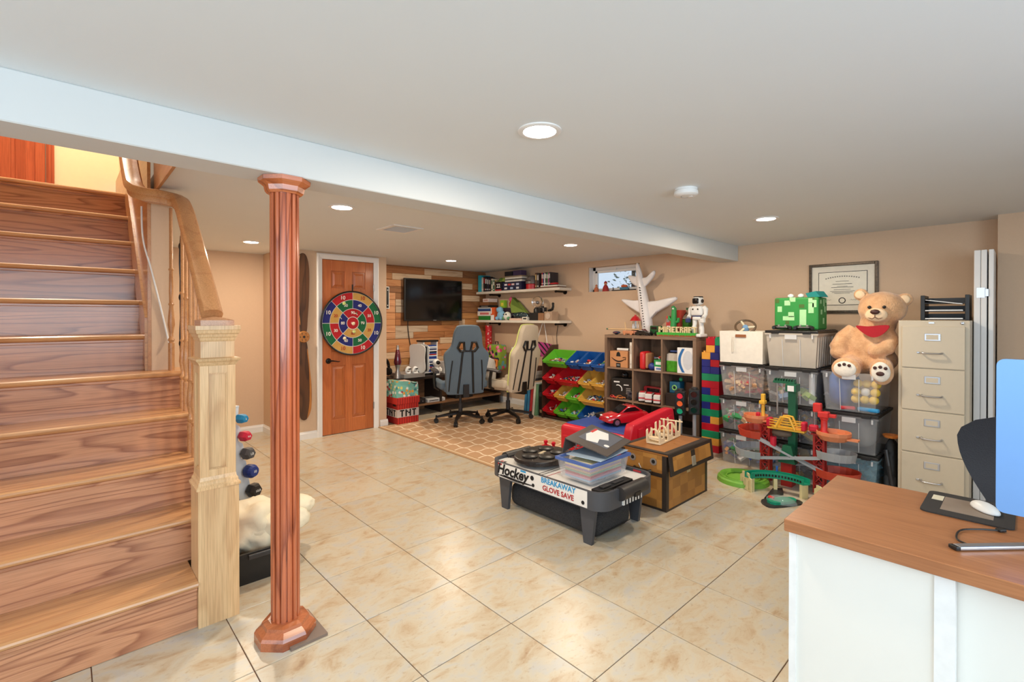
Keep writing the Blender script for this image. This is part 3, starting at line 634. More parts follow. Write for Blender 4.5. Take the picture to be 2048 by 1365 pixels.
# ================================================================ gaming chairs
def gaming_chair(name, label, loc, rz, fab, seatc, armc, stripe, piping):
    t = thing(name, label, 'chair', loc, rz, 'gaming chairs')
    for k in range(5):
        a = k * 2 * PI / 5 + .5; d = V(math.cos(a), math.sin(a), 0); s = V(-d.y, d.x, 0); u = V(0, 0, 1)
        l = MB().sweep([(-.03, -.012), (.03, -.012), (.03, .014), (.018, .02), (-.018, .02), (-.03, .014)], [(d * .03 + u * .115, s, u), (d * .16 + u * .10, s * .85, u), (d * .315 + u * .075, s * .5, u * .7)])
        lg = l.build('base_leg', m_black, t)
        c = MB().cyl(d * .31 + u * .10, d * .31 + u * .055, .009, seg=8)
        c.cyl(d * .31 + u * .03 - s * .022, d * .31 + u * .03 - s * .004, .03, seg=14).cyl(d * .31 + u * .03 + s * .004, d * .31 + u * .03 + s * .022, .03, seg=14)
        c.box(-.012, -.022, .04, .012, .022, .066, M=T(*(d * .31)) @ RZ(a)); c.build('caster', m_black, lg)
    MB().cyl((0, 0, .09), (0, 0, .25), .028, seg=14).cyl((0, 0, .25), (0, 0, .40), .018, seg=12).build('gas_lift', m_dark, t)
    MB().box(-.12, -.16, .385, .12, .14, .42, bev=.01).cyl((.12, .05, .395), (.26, .06, .38), .006, seg=6).build('tilt_plate', m_black, t)
    se = MB().box(-.26, -.22, .415, .26, .28, .515, bev=.04, seg=4)
    st = se.build('seat', seatc, t, smooth=True)
    for s in (-1, 1): MB().box(s * .265 - .045, -.20, .45, s * .265 + .045, .26, .555, bev=.035, seg=4).build('seat_bolster', seatc, st, smooth=True)
    # backrest, reclined
    half = [(.0, .0), (.20, .0), (.235, .04), (.25, .15), (.262, .30), (.275, .40), (.285, .47), (.270, .53), (.205, .60), (.185, .68), (.175, .76), (.150, .83), (.105, .868), (.0, .875)]
    rgt = half[1:-1]; ol = spline(rgt + [(-x, z) for x, z in reversed(rgt)], 3)
    h1 = [(.038, .555), (.090, .555), (.125, .60), (.100, .665), (.052, .665)]
    holes = [h1, [(-x, z) for x, z in reversed(h1)]]
    BM = T(0, -.20, .40) @ RX(math.radians(10))
    bk = plate(ol, holes, .075, M=T(0, -.05, 0))
    es = [e for e in bk.b.edges if e.is_manifold and e.calc_face_angle(0) > 1.0]
    bmesh.ops.bevel(bk.b, geom=es, offset=.014, segments=2, affect='EDGES', profile=.5)
    bo = bk.xf(BM).build('backrest', fab, t, smooth=50)
    for sx in (-1, 1):
        h = [(sx * x, z) for x, z in h1]
        MB().tube([(x, -.052, z) for x, z in h], .017, 6, closed=True).xf(BM).build('slot_frame', m_black, bo)
        MB().tube([(sx * .062, -.052, .55), (sx * .078, -.053, .30), (sx * .10, -.052, .02)], .013, 6).xf(BM).build('strap', m_black, bo)
        MB().tube([(sx * .185, -.051, .44), (sx * .205, -.052, .25), (sx * .215, -.051, .05)], .008, 6).xf(BM).build('seam', m_black, bo)
    MB().box(-.055, -.058, .55, .055, -.046, .565).xf(BM).build('slot_bridge', m_black, bo)
    if piping:
        MB().tube([(x * 1.0, .02, z) for x, z in ol], .008, 6, closed=True).xf(BM).build('piping', piping, bo)
    MB().box(-.03, -.27, .36, .03, -.10, .40).box(-.035, -.29, .36, .035, -.262, .52).build('back_bracket', m_black, t)
    for s in (-1, 1):
        ar = MB().tube([(s * .27, .02, .43), (s * .325, .03, .46), (s * .335, .02, .56), (s * .335, .0, .665)], [.018, .02, .02, .022], 8).build('armrest_post', m_black, t, smooth=True)
        MB().sweep([(-.035, -.012), (.035, -.012), (.04, .006), (.025, .018), (-.025, .018), (-.04, .006)], [(V(s * .335, -.14, .668), V(.8, 0, 0), V(0, 0, 1)), (V(s * .335, -.02, .682), V(1, 0, 0), V(0, 0, 1)), (V(s * .33, .14, .684), V(1, 0, 0), V(0, 0, 1)), (V(s * .32, .19, .665), V(.6, 0, 0), V(0, 0, 1))]).build('arm_pad', armc, ar, smooth=True)
    return t
m_blueg = mat('chair_fabric_blue', (92, 108, 122), .9, scale=120, bump=.1); m_beige = mat('chair_fabric_beige', (196, 182, 160), .9, scale=120, bump=.1)
m_tan = mat('chair_seat_tan', (178, 150, 122), .8); m_armg = mat('arm_grey', (70, 66, 66), .6)
gaming_chair('gaming_chair', 'blue-grey fabric gaming chair with black straps seen from behind', (2.76, 3.44, 0.008), math.radians(-22), m_blueg, m_blueg, m_armg, m_black, None)
gaming_chair('gaming_chair', 'beige gaming chair with lime piping and a striped pillow on it', (3.32, 3.14, 0.008), math.radians(8), m_beige, m_beige, m_armg, m_black, mat('lime_piping', (206, 214, 120), .6))
def stripes(name, c1, c2, freq, rot=(0, 0, 0), duty=.3, rough=.8, wob=0):
    if name in MATS: return MATS[name]
    m = bpy.data.materials.new(name); t, b = nt(m); L = t.links.new
    co = N(t, 'ShaderNodeTexCoord'); mp = N(t, 'ShaderNodeMapping'); mp.inputs['Rotation'].default_value = rot; L(co.outputs['Object'], mp.inputs['Vector'])
    w = N(t, 'ShaderNodeTexWave', Scale=freq, Distortion=wob, Detail=1.0); L(mp.outputs[0], w.inputs['Vector'])
    r = N(t, 'ShaderNodeValToRGB'); r.color_ramp.interpolation = 'CONSTANT'; r.color_ramp.elements[0].color = S(c1); r.color_ramp.elements[1].color = S(c2); r.color_ramp.elements[1].position = 1 - duty
    L(w.outputs['Fac'], r.inputs[0]); L(r.outputs[0], b.inputs['Base Color']); b.inputs['Roughness'].default_value = rough; MATS[name] = m; return m
def pillow(w, h, t, n=14):
    m = MB()
    for s in (1, -1):
        m.grid(lambda u, v: V((u - .5) * w * (1 - .06 * math.sin(PI * v)), s * t / 2 * (math.sin(PI * u) ** .45) * (math.sin(PI * v) ** .45), (v - .5) * h * (1 - .06 * math.sin(PI * u))), n, n)
    return m
tag(pillow(.38, .34, .15).build('striped_pillow', stripes('pillow_stripes', (228, 224, 216), (110, 108, 116), 18, duty=.14), None, (3.12, 3.32, .69), (-.25, .35, .3), smooth='all'), 'white pillow with thin dark stripes on the beige chair', 'pillow')
# ================================================================ rug
def rug_material():
    m = bpy.data.materials.new('rug_trellis'); t, b = nt(m); L = t.links.new
    co = N(t, 'ShaderNodeTexCoord'); sx = N(t, 'ShaderNodeSeparateXYZ'); L(co.outputs['Object'], sx.inputs[0])
    def mth(op, a, b_=None):
        n = N(t, 'ShaderNodeMath', operation=op)
        for i, v in enumerate((a, b_)):
            if v is None: continue
            if isinstance(v, (int, float)): n.inputs[i].default_value = v
            else: L(v, n.inputs[i])
        return n.outputs[0]
    u = mth('MULTIPLY', sx.outputs[0], 2 * PI / .19); v = mth('MULTIPLY', sx.outputs[1], 2 * PI / .19)
    def line(p, q):   # wavy line family
        s = mth('MULTIPLY', mth('SINE', q), .35); a = mth('ABSOLUTE', mth('SINE', mth('MULTIPLY', mth('ADD', p, s), .5))); return a
    mn = mth('MINIMUM', line(u, v), line(v, u)); r = N(t, 'ShaderNodeMapRange'); r.inputs[1].default_value = .10; r.inputs[2].default_value = .17; L(mn, r.inputs[0])
    ax = mth('ABSOLUTE', sx.outputs[0]); ay = mth('ABSOLUTE', sx.outputs[1])
    no = N(t, 'ShaderNodeTexNoise', Scale=260.0, Detail=2.0); L(co.outputs['Object'], no.inputs['Vector'])
    mx = N(t, 'ShaderNodeMix', data_type='RGBA'); mx.inputs[6].default_value = S((234, 216, 190)); mx.inputs[7].default_value = S((190, 152, 116)); L(r.outputs[0], mx.inputs[0])
    mu = N(t, 'ShaderNodeMix', data_type='RGBA', blend_type='MULTIPLY'); mu.inputs[0].default_value = .5; L(mx.outputs[2], mu.inputs[6]); L(no.outputs['Color'], mu.inputs[7])
    gm = N(t, 'ShaderNodeHueSaturation', Saturation=.95, Value=1.15); L(mu.outputs[2], gm.inputs['Color'])
    L(mx.outputs[2], b.inputs['Base Color']); b.inputs['Roughness'].default_value = .95
    bp = N(t, 'ShaderNodeBump', Strength=.5, Distance=.004); L(no.outputs['Fac'], bp.inputs['Height']); L(bp.outputs[0], b.inputs['Normal']); return m
rg = thing('area_rug', 'beige area rug with cream trellis pattern on the tiles', 'rug', (2.80, 2.42, 0))
MB().box(-.885, -1.40, 0, .90, 1.40, .008).build('pile', rug_material(), rg)
m_rb = mat('rug_border_tan', (188, 152, 114), .95, scale=200, bump=.3); m_rb2 = mat('rug_border_cream', (226, 206, 176), .95, scale=200, bump=.3)
for x0, x1, mm in ((-.955, -.925, m_rb), (-.925, -.910, m_rb2), (-.910, -.885, m_rb)): MB().box(x0, -1.48, 0, x1, 1.48, .008).build('border_band', mm, rg)
for y0, y1, mm in ((-1.48, -1.45, m_rb), (-1.45, -1.43, m_rb2), (-1.43, -1.40, m_rb), (1.40, 1.43, m_rb), (1.43, 1.45, m_rb2), (1.45, 1.48, m_rb)): MB().box(-.885, y0, 0, .90, y1, .008).build('border_band', mm, rg)
# ================================================================ low bench under the television and what stands on it
m_ebony = mat('ebony_board', (44, 34, 30), .5, var=.12, scale=20); m_benchw = wood('bench_walnut', (150, 110, 78), (112, 76, 50), 'x', freq=9, mix=.5, coat=0)
m_greyb = mat('bench_grey', (150, 144, 140), .5)
be = thing('media_bench', 'long low media bench under the television with open lower shelf', 'bench', (3.05, 4.38, 0))
MB().box(-1.0, -.22, .50, 1.05, .22, .535, bev=.003).build('top_board', m_ebony, be)
MB().box(-1.0, -.22, .13, 1.05, .22, .155, bev=.003).build('lower_shelf', m_benchw, be)
for x in (-1.0, -.10, 1.02): MB().box(x, -.21, .008, x + .03, .21, .50).build('upright', m_ebony, be)
MB().box(-.70, -.235, .535, -.37, .15, .59, bev=.004).build('grey_drawer', m_greyb, be)
MB().box(-1.0, .205, .0, 1.05, .22, .50).build('back_board', m_benchw, be)
for x, w, h, c, n in ((-.5, .34, .07, (40, 38, 40), 'black set-top box under the media bench'), (-.15, .30, .05, (210, 208, 206), 'white slim player on the lower bench shelf'), (.35, .32, .10, (30, 30, 32), 'black receiver box on the lower bench shelf')):
    d = thing('media_player', n, 'player', (3.05 + x, 4.30, .156)); MB().box(-w / 2, -.11, 0, w / 2, .11, h, bev=.006).build('case', mat('player_%d' % c[0], c, .4), d)
    MB().box(-w * .4, -.112, h * .4, w * .1, -.109, h * .6).build('display_strip', m_black, d); MB().cyl((w * .35, -.11, h / 2), (w * .35, -.115, h / 2), .008, seg=10).build('power_button', m_greyb, d)
# white console on its stand
co_ = thing('game_console', 'tall white game console with black core on the bench', 'console', (2.66, 4.26, .592), .25)
MB().box(-.030, -.12, .02, .030, .12, .36, bev=.004).build('core', m_black, co_)
for s in (-1, 1):
    sh = spline([(-.13, .012), (.13, .012), (.135, .2), (.13, .378), (-.13, .37), (-.138, .2)], 4)
    plate([(x, z) for x, z in sh], [], .010, M=RZ(PI / 2) @ T(0, s * .040 - .005, 0)).build('side_shell', m_white, co_)
MB().lathe([(.06, 0), (.06, .012), (.05, .016), (0, .016)], seg=20).build('stand', m_black, co_)
for i, (x, y) in enumerate(((2.47, 4.24), (2.555, 4.20))):
    g = thing('game_controller', 'white game controller docked upright, ' + ('left one beside the lava lamp' if i == 0 else 'right one beside the console'), 'controller', (x, y, .592), .5, 'docked white controllers')
    MB().lathe([(.045, 0), (.042, .012), (.02, .02), (0, .02)], seg=16).build('dock', m_white, g)
    bd = MB().ball((0, 0, .062), .035, 2, (1.5, .6, 1)).build('body', m_white, g, smooth='all')
    for s in (-1, 1): MB().tube([(s * .035, 0, .07), (s * .055, .0, .035), (s * .05, 0, .012)], [.018, .016, .011], 8).build('grip', m_white, g, smooth=True)
    for s in (-1, 1): MB().cyl((s * .018, -.02, .06), (s * .018, -.032, .058), .009, seg=10).build('thumb_stick', m_black, g)
# game case tower
gt = thing('game_case_tower', 'white and black tower rack holding game cases', 'rack', (2.86, 4.36, .536))
for x in (-.12, .105): MB().box(x, -.08, 0, x + .015, .08, .48).build('post', m_white, gt)
MB().box(-.135, -.085, .47, .135, .085, .495, bev=.004).build('top_cap', m_black, gt); MB().box(-.135, -.085, 0, .135, .085, .02).build('base', m_black, gt)
gc = [(236, 236, 236), (40, 70, 150), (30, 60, 140), (220, 224, 230), (170, 40, 40), (50, 90, 170), (24, 24, 28), (230, 230, 235), (60, 60, 90), (180, 190, 210)]
gn = ['white', 'royal blue', 'dark blue', 'pale grey', 'red', 'steel blue', 'black', 'silvery white', 'dusky violet', 'pale blue']
ORD = 'first second third fourth fifth sixth seventh eighth ninth tenth eleventh twelfth thirteenth fourteenth fifteenth sixteenth seventeenth eighteenth nineteenth twentieth twenty-first twenty-second'.split()
for k in range(22):
    c = gc[k % 10]; d = tag(MB().box(-.102, -.085, 0, .100, .07, .0155, bev=.002, seg=1).build('game_case', mat('case_%d_%d' % (c[0], c[2]), c, .35), None, (2.86 + random.uniform(-.004, .003), 4.36, .562 + k * .0182)), '%s game case, %s from the bottom of the tower rack' % (gn[k % 10], ORD[k]), 'game case', 'game cases in the tower')
for k in range(9):
    c = gc[(k * 3) % 10]; tag(MB().box(0, -.07, 0, .017, .07, .17, bev=.002, seg=1).build('upright_game_case', mat('case_%d_%d' % (c[0], c[2]), c, .35), None, (3.10 + k * .0195, 4.36, .5355)), '%s upright game case, %s from the left on the bench' % (gn[(k * 3) % 10], ORD[k]), 'game case', 'upright game cases on the bench')
# astronaut shaped projector
ap = thing('astronaut_projector', 'small white astronaut figure with round dark visor on the bench', 'figurine', (2.915, 4.215, .5365), -.5)
MB().lathe([(0, 0), (.05, 0), (.05, .012), (0, .014)], seg=20).build('stand', m_white, ap)
MB().ball((0, 0, .075), .048, 3, (1, .85, 1.15)).build('torso', m_white, ap, smooth='all')
hd_ = MB().ball((0, 0, .17), .056, 3).build('helmet', m_white, ap, smooth='all'); MB().ball((0.012, -.028, .175), .040, 3, (1, .8, .85)).build('visor', mat('visor_black', (14, 12, 16), .12, var=0), hd_, smooth='all')
for s in (-1, 1):
    MB().tube([(s * .04, 0, .105), (s * .065, -.01, .08), (s * .06, -.025, .05)], [.018, .017, .015], 8).build('arm', m_white, ap, smooth=True); MB().tube([(s * .022, 0, .05), (s * .03, -.015, .02), (s * .032, -.02, .014)], [.024, .022, .02], 8).build('leg', m_white, ap, smooth=True)
MB().cyl((.058, 0, .17), (.064, 0, .17), .018, seg=14).build('ear_pod', m_greyb, hd_)
# lava lamp
ll = thing('lava_lamp', 'purple lava lamp with silver base and cap', 'lamp', (2.325, 4.27, .5365))
m_silver = mat('brushed_silver', (190, 190, 194), .3, metal=.9, var=.03)
MB().lathe([(.055, 0), (.052, .01), (.028, .085), (.022, .11), (.030, .15), (.042, .18), (.0, .18)], seg=24).build('base', m_silver, ll, smooth=True)
MB().lathe([(.042, .18), (.050, .20), (.052, .22), (.028, .36), (.022, .385), (0, .386)], seg=24).build('globe', mat('lava_purple', (96, 14, 40), .1, var=.2, scale=18, coat=.5), ll, smooth=True)
MB().lathe([(.022, .383), (.016, .44), (.012, .445), (0, .445)], seg=20).build('cap', m_silver, ll, smooth=True)
# black headset
hs_ = thing('gaming_headset', 'black headset with white marks standing behind the wrapped gift', 'headset', (2.17, 4.33, .5365), .4)
MB().tube([(.10 * math.cos(a) - .02, 0, .13 + .13 * math.sin(a)) for a in [PI * .02 + i * PI * .12 for i in range(9)]], [.018, .02, .022, .022, .022, .022, .022, .02, .018], 8).build('headband', m_black, hs_, smooth=True)
for s in (-1, 1): MB().lathe([(0, 0), (.05, 0), (.055, .015), (.05, .04), (0, .045)], seg=20, M=RY(s * PI / 2), c=(s * .07 - .02, 0, .09)).build('ear_cup', m_black, hs_, smooth=True)
for k in range(3): MB().box(.0775 - .02, -.012, .20 + k * .016 - .03, .082 - .02, .012, .206 + k * .016 - .03).build('white_mark', m_white, hs_)
MB().lathe([(.05, 0), (.05, .012), (.012, .016), (.010, .05), (0, .05)], seg=16).build('stand_foot', m_black, hs_)
# ================================================================ TNT storage box, wrapped gift
def plank_red():
    return stripes('tnt_red_stripes', (196, 46, 34), (156, 30, 24), 9.0, duty=.45, rough=.75)
tn = thing('tnt_storage_box', 'red storage cube with white band lettered TNT and lid', 'box', (2.23, 3.995, .008))
m_tntw = mat('tnt_band', (206, 196, 190), .8, var=.1, scale=14)
MB().box(-.155, -.155, 0, .155, .155, .27, bev=.004).build('body', plank_red(), tn)
MB().box(-.157, -.157, .085, .157, .157, .185).build('white_band', m_tntw, tn)
ld_ = MB().box(-.168, -.168, .25, .168, .168, .335, bev=.006).build('lid', plank_red(), tn)
m_ink = mat('black_ink', (20, 16, 16), .8)
def pixel_tnt(parent, M):
    glyph = {'T': ('###', '.#.', '.#.', '.#.', '.#.'), 'N': ('#..#', '##.#', '#.##', '#..#', '#..#')}
    x = -.118; s = .0172
    for ch in 'TNT':
        g = glyph[ch]; mb = MB(); w = len(g[0])
        for r, row in enumerate(g):
            c = 0
            while c < w:
                if row[c] == '#':
                    e = c
                    while e < w and row[e] == '#': e += 1
                    mb.box(x + c * s * 1.15, -.1592, .135 + (2.5 - r - 1) * s, x + e * s * 1.15, -.157, .135 + (2.5 - r) * s); c = e
                else: c += 1
        mb.xf(M).build('letter', m_ink, parent); x += w * s * 1.15 + .018
pixel_tnt(tn, Matrix.Identity(4)); pixel_tnt(tn, RZ(-PI / 2))
MB().box(-.159, -.12, .225, -.156, -.05, .245).build('handle_slot', m_black, tn)
gf = thing('wrapped_gift', 'gift bag in teal ornament paper on the red TNT box', 'gift', (2.225, 3.985, .3435), .06)
def dots_material(name, base, cols, scale=16, thr=.32):
    m = bpy.data.materials.new(name); t, b = nt(m); L = t.links.new
    co = N(t, 'ShaderNodeTexCoord'); vo = N(t, 'ShaderNodeTexVoronoi', Scale=scale); L(co.outputs['Object'], vo.inputs['Vector'])
    r = N(t, 'ShaderNodeValToRGB'); r.color_ramp.interpolation = 'CONSTANT'; n = len(cols)
    r.color_ramp.elements[0].color = S(cols[0]); r.color_ramp.elements[0].position = 0; r.color_ramp.elements[1].color = S(cols[1]); r.color_ramp.elements[1].position = 1 / n
    for i in range(2, n): e = r.color_ramp.elements.new(i / n); e.color = S(cols[i])
    sp = N(t, 'ShaderNodeSeparateColor'); L(vo.outputs['Color'], sp.inputs[0]); L(sp.outputs[0], r.inputs[0])
    lt = N(t, 'ShaderNodeMath', operation='LESS_THAN'); L(vo.outputs['Distance'], lt.inputs[0]); lt.inputs[1].default_value = thr
    mx = N(t, 'ShaderNodeMix', data_type='RGBA'); mx.inputs[6].default_value = S(base); L(r.outputs[0], mx.inputs[7]); L(lt.outputs[0], mx.inputs[0]); L(mx.outputs[2], b.inputs['Base Color']); b.inputs['Roughness'].default_value = .5
    MATS[name] = m; return m
gm_ = dots_material('ornament_paper', (120, 186, 172), [(226, 210, 120), (178, 40, 52), (240, 240, 232), (66, 140, 140), (222, 160, 70), (236, 232, 220)], 22, .42)
g = MB().box(-.165, -.13, 0, .165, .13, .18)
for v in g.b.verts:
    if v.co.z > .1: v.co.x *= .97; v.co.y *= .9; v.co.z += .03 * (1 if v.co.x < 0 else -.3)
bmesh.ops.subdivide_edges(g.b, edges=g.b.edges[:], cuts=3, use_grid_fill=True)
for v in g.b.verts: v.co += V(random.uniform(-1, 1), random.uniform(-1, 1), random.uniform(-1, 1) if v.co.z > .01 else 0) * .005
gb = g.build('bag_body', gm_, gf)
MB().tube(smooth_path([(.06, -.12, .178), (.08, -.15, .165), (.12, -.15, .16), (.15, -.12, .168)], 4), .005, 6).build('ribbon_handle', m_black, gf)
MB().box(-.10, -.08, .188, .07, .05, .196, M=RX(.03)).build('gift_card', mat('card_peach', (224, 190, 170), .8), gf)
# ================================================================ wall shelves
m_shelf = mat('whitewashed_shelf', (222, 214, 200), .6, var=.06, scale=8)
def wall_shelf(z, label):
    t = thing('wall_shelf', label, 'shelf', (XB, 3.68, z), 0, 'white shelves on the right wall')
    MB().box(-.26, -.90, -.037, -.005, .90, 0, bev=.003).build('board', m_shelf, t)
    for y in (-.78, .62):
        b = MB().lathe([(.035, 0), (.035, .008), (.014, .01), (.014, .02), (0, .02)], seg=16, M=RY(-PI / 2)).tube([(-.01, 0, 0), (-.20, 0, 0)], .012, 8).ball((-.20, 0, 0), .018, 2)
        b.build('pipe_bracket', m_iron, t, (0, y, -.052), smooth=True)
wall_shelf(1.770, 'upper white wall shelf crowded with books and boxes'); wall_shelf(1.315, 'lower white wall shelf crowded with games and toys')
UP, LO = 1.770, 1.315
def book(y0, y1, z0, h, c, label, name='book', cat='book', x0=3.98, x1=4.15, group=None, spine=None, tilt=0, rough=.5):
    yc = (y0 + y1) / 2; w = abs(y1 - y0) - .001
    t = thing(name, label, cat, (x0, yc, z0 + .0005), 0, group, rot=(tilt, 0, 0))
    m = mat('cover_%d_%d_%d' % c, c, rough, var=.08, scale=18)
    MB().box(0, -w / 2, 0, x1 - x0, w / 2, h, bev=.0015, seg=1).build('cover' if cat == 'book' else 'carton', m, t)
    if spine:
        sc = mat('print_%d_%d_%d' % spine, spine, .6, var=.03)
        if h > w: MB().box(-.0008, -w * .33, h * .55, .001, w * .33, h * .88).build('spine_label', sc, t); MB().box(-.0008, -w * .33, h * .12, .001, w * .33, h * .2).build('spine_band', sc, t)
        else: MB().box(-.0008, -w * .38, h * .28, .001, w * .3, h * .72).build('spine_label', sc, t)
    return t
ub = 'upright books on the upper wall shelf'
book(4.56, 4.50, UP, .27, (40, 168, 190), 'teal ring binder at the corner end of the upper shelf', 'ring_binder', 'binder', 3.96, 4.17)
book(4.495, 4.455, UP, .235, (212, 206, 190), 'cream book beside the teal binder', spine=(240, 240, 235), group=ub)
for k, (c, s, h) in enumerate((((30, 26, 34), (200, 60, 60), .25), ((24, 22, 26), (235, 235, 235), .235), ((46, 40, 60), (220, 220, 225), .22), ((28, 26, 30), (200, 190, 180), .21))):
    book(4.45 - k * .046, 4.41 - k * .046, UP, h, c, ('black comic with red marks on the upper shelf', 'black book with white lettering on the upper shelf', 'dusky purple book on the upper shelf', 'black book with tan lettering on the upper shelf')[k], spine=s, group=ub)
for k, (c, s, h, l) in enumerate((((226, 218, 196), (60, 110, 80), .20, 'ivory book with green band on the upper shelf'), ((70, 110, 90), (230, 230, 220), .17, 'sage green book on the upper shelf'), ((180, 160, 120), (90, 60, 40), .18, 'tan book left of the number 22 box'))): book(4.255 - k * .042, 4.217 - k * .042, UP, h, c, l, spine=s, group=ub)
b22 = book(4.12, 3.975, UP, .14, (32, 24, 32), 'dark collector box with white number 22', 'collector_box', 'box', 3.95, 4.10)
text('number', '22', .085, m_white, b22, (-.002, 0, .075), FACE_NX, depth=.0006, bold=.002)
MB().box(-.001, -.07, 0, .002, .07, .022).build('red_stripe', mat('stripe_red', (190, 40, 50), .6), b22)
for y, l in ((4.06, 'green cap on the number 22 box, left'), (3.99, 'lime cap on the number 22 box, right')):
    q = thing('sports_cap', l, 'cap', (4.03, y, UP + .141)); m = mat('cap_%s' % l[0], (96, 130, 60) if l[0] == 'g' else (150, 170, 70), .8)
    MB().lathe([(.045, 0), (.045, .02), (.035, .05), (.015, .065), (0, .068)], seg=18).build('crown', m, q, smooth=True); MB().box(-.085, -.03, 0, -.03, .03, .006, bev=.003).build('brim', m, q)
nb = book(3.955, 3.54, UP, .125, (30, 34, 66), 'navy board game carton with white and red marks', 'board_game_box', 'game box', 3.95, 4.16)
for y, z, c in ((.13, .085, (230, 230, 235)), (.05, .085, (200, 70, 70)), (-.03, .085, (230, 200, 200)), (-.13, .085, (190, 200, 230)), (.13, .03, (225, 225, 230)), (0, .03, (180, 200, 230)), (-.13, .03, (225, 225, 230))): MB().box(-.001, y - .03, z - .014, .001, y + .03, z + .014).build('printed_mark', mat('print_%d_%d_%d' % c, c, .6), nb)
zz = UP + .126
for h, c, l in ((.03, (236, 232, 224), 'white boxed game lying on the navy carton'), (.012, (30, 28, 30), 'thin black book in the stack on the navy carton'), (.028, (230, 226, 216), 'second white boxed game in the stack on the navy carton'), (.02, (150, 132, 110), 'taupe book on top of the white boxed games')):
    book(3.93, 3.56, zz, h, c, l, 'boxed_game' if h > .025 else 'book', 'game box' if h > .025 else 'book'); zz += h + .001
book(3.96, 3.79, zz, .07, (28, 26, 36), 'black carton on top of the game stack', 'small_carton', 'box', 4.0, 4.12); book(3.77, 3.60, zz, .075, (70, 54, 92), 'purple carton on top of the game stack', 'small_carton', 'box', 4.0, 4.12)
hm = thing('toy_helmet', 'grey domed toy helmet on a red base', 'helmet', (4.05, 3.405, UP + .0005)); MB().lathe([(.095, 0), (.095, .07), (.085, .08), (0, .08)], seg=24).build('base', mat('helmet_red', (190, 36, 44), .4), hm, smooth=True)
MB().lathe([(.10, .08), (.098, .12), (.085, .165), (.05, .195), (0, .205)], seg=24).build('dome', mat('helmet_grey', (112, 104, 100), .35), hm, smooth=True); MB().tube([(-.098, y, .10 + .03 * math.cos(y * 14)) for y in (-.05, -.025, 0, .025, .05)], .006, 6).build('brim_band', m_black, hm)
for y0, h, c, l, s in ((3.285, .23, (96, 66, 52), 'brown hardback with gold lettering on the upper shelf', (206, 180, 120)), (3.245, .22, (60, 52, 50), 'charcoal hardback beside the brown one', (210, 205, 200))): book(y0, y0 - .036, UP, h, c, l, spine=s, group=ub)
for k, (c, l) in enumerate((((110, 70, 50), 'brown book lying flat at the shelf end'), ((226, 220, 210), 'white book lying flat at the shelf end'))): book(3.20 - k * .04, 2.84, UP + k * .019, .018, c, l, x0=3.96)
for k, (c, l) in enumerate((((190, 40, 44), 'thin red comic'), ((40, 50, 110), 'thin navy comic'), ((228, 226, 222), 'thin white comic'), ((30, 28, 32), 'thin black comic'), ((60, 130, 70), 'thin green comic'), ((180, 60, 120), 'thin magenta comic'), ((52, 48, 54), 'thin charcoal comic'))): book(3.155 - k * .024, 3.135 - k * .024, UP + .038, .185 - .006 * (k % 3), c, l + ' standing at the end of the upper shelf', 'comic_book', spine=(235, 235, 230), group='comics at the shelf end')
tv_ = thing('toy_racer', 'small red and dark toy car on the shelf end', 'toy car', (3.99, 2.92, UP + .0385)); MB().box(-.03, -.055, .01, .03, .055, .032, bev=.008).build('body', mat('helmet_red', (190, 36, 44), .4), tv_); MB().box(-.02, -.02, .03, .02, .03, .048, bev=.006).build('cabin', m_black, tv_)
# lower shelf
gl = 'boxes stacked on the lower wall shelf'
zz = LO
for y0, y1, h, c, l, s in ((4.55, 4.26, .065, (32, 128, 50), 'flat green game box at the bottom of the lower shelf stack', None), (4.575, 4.25, .075, (236, 230, 226), 'white game box with black edges and red print', (206, 110, 110)), (4.56, 4.26, .022, (30, 60, 130), 'thin navy book in the game stack', None), (4.56, 4.27, .02, (70, 110, 160), 'thin steel blue book in the game stack', None), (4.57, 4.27, .014, (236, 234, 230), 'thin white box in the game stack', None), (4.53, 4.28, .035, (30, 28, 30), 'black flat box in the game stack', (120, 118, 116)), (4.52, 4.30, .05, (128, 84, 52), 'brown wooden box on the game stack', None), (4.44, 4.30, .055, (222, 206, 200), 'small pale box on top of the brown wooden box', (190, 150, 140))):
    book(y0, y1, zz, h, c, l, 'game_box', 'game box', 3.96, 4.15, gl, s); zz += h + .001
ob = book(4.235, 4.145, LO, .20, (226, 96, 44), 'tall orange and white toy carton', 'toy_carton', 'box', 3.95, 4.10); MB().box(-.001, -.04, .0, .001, .04, .08).build('white_print', m_white, ob); MB().box(-.001, .015, .1, .001, .04, .19).build('white_print', m_white, ob)
pl = thing('plush_toy', 'pale blue plush toy slumped beside the orange carton', 'plush toy', (4.01, 4.04, LO)); mb = mat('plush_blue', (132, 182, 214), .9, bump=.2)
lump(0, 0, .075, .06, .075, .078, 1.1, .15, 3).build('body', mb, pl, smooth='all'); lump(-.01, .03, .16, .05, .065, .05, 3.1, .15, 3).build('head', mb, pl, smooth='all')
for s in (-1, 1): lump(-.05, s * .05, .03, .035, .03, .03, s + 4, .1, 2).build('paw', mb, pl, smooth='all')
zt = LO + .205
lb = book(4.20, 4.10, zt, .12, (150, 206, 60), 'lime green toy pack behind the blue plush', 'toy_pack', 'box', 4.12, 4.18); MB().box(-.001, -.03, .03, .001, .03, .08).build('yellow_print', mat('print_yellow', (236, 222, 80), .6), lb); lb.location.z = LO + .0005 + .195
sp_ = thing('toy_pack_stand', 'dark carton standing behind the blue plush toy', 'box', (4.12, 4.02, LO + .0005)); MB().box(0, -.17, 0, .07, .18, .193).build('carton', mat('carton_dark', (60, 44, 60), .6), sp_)
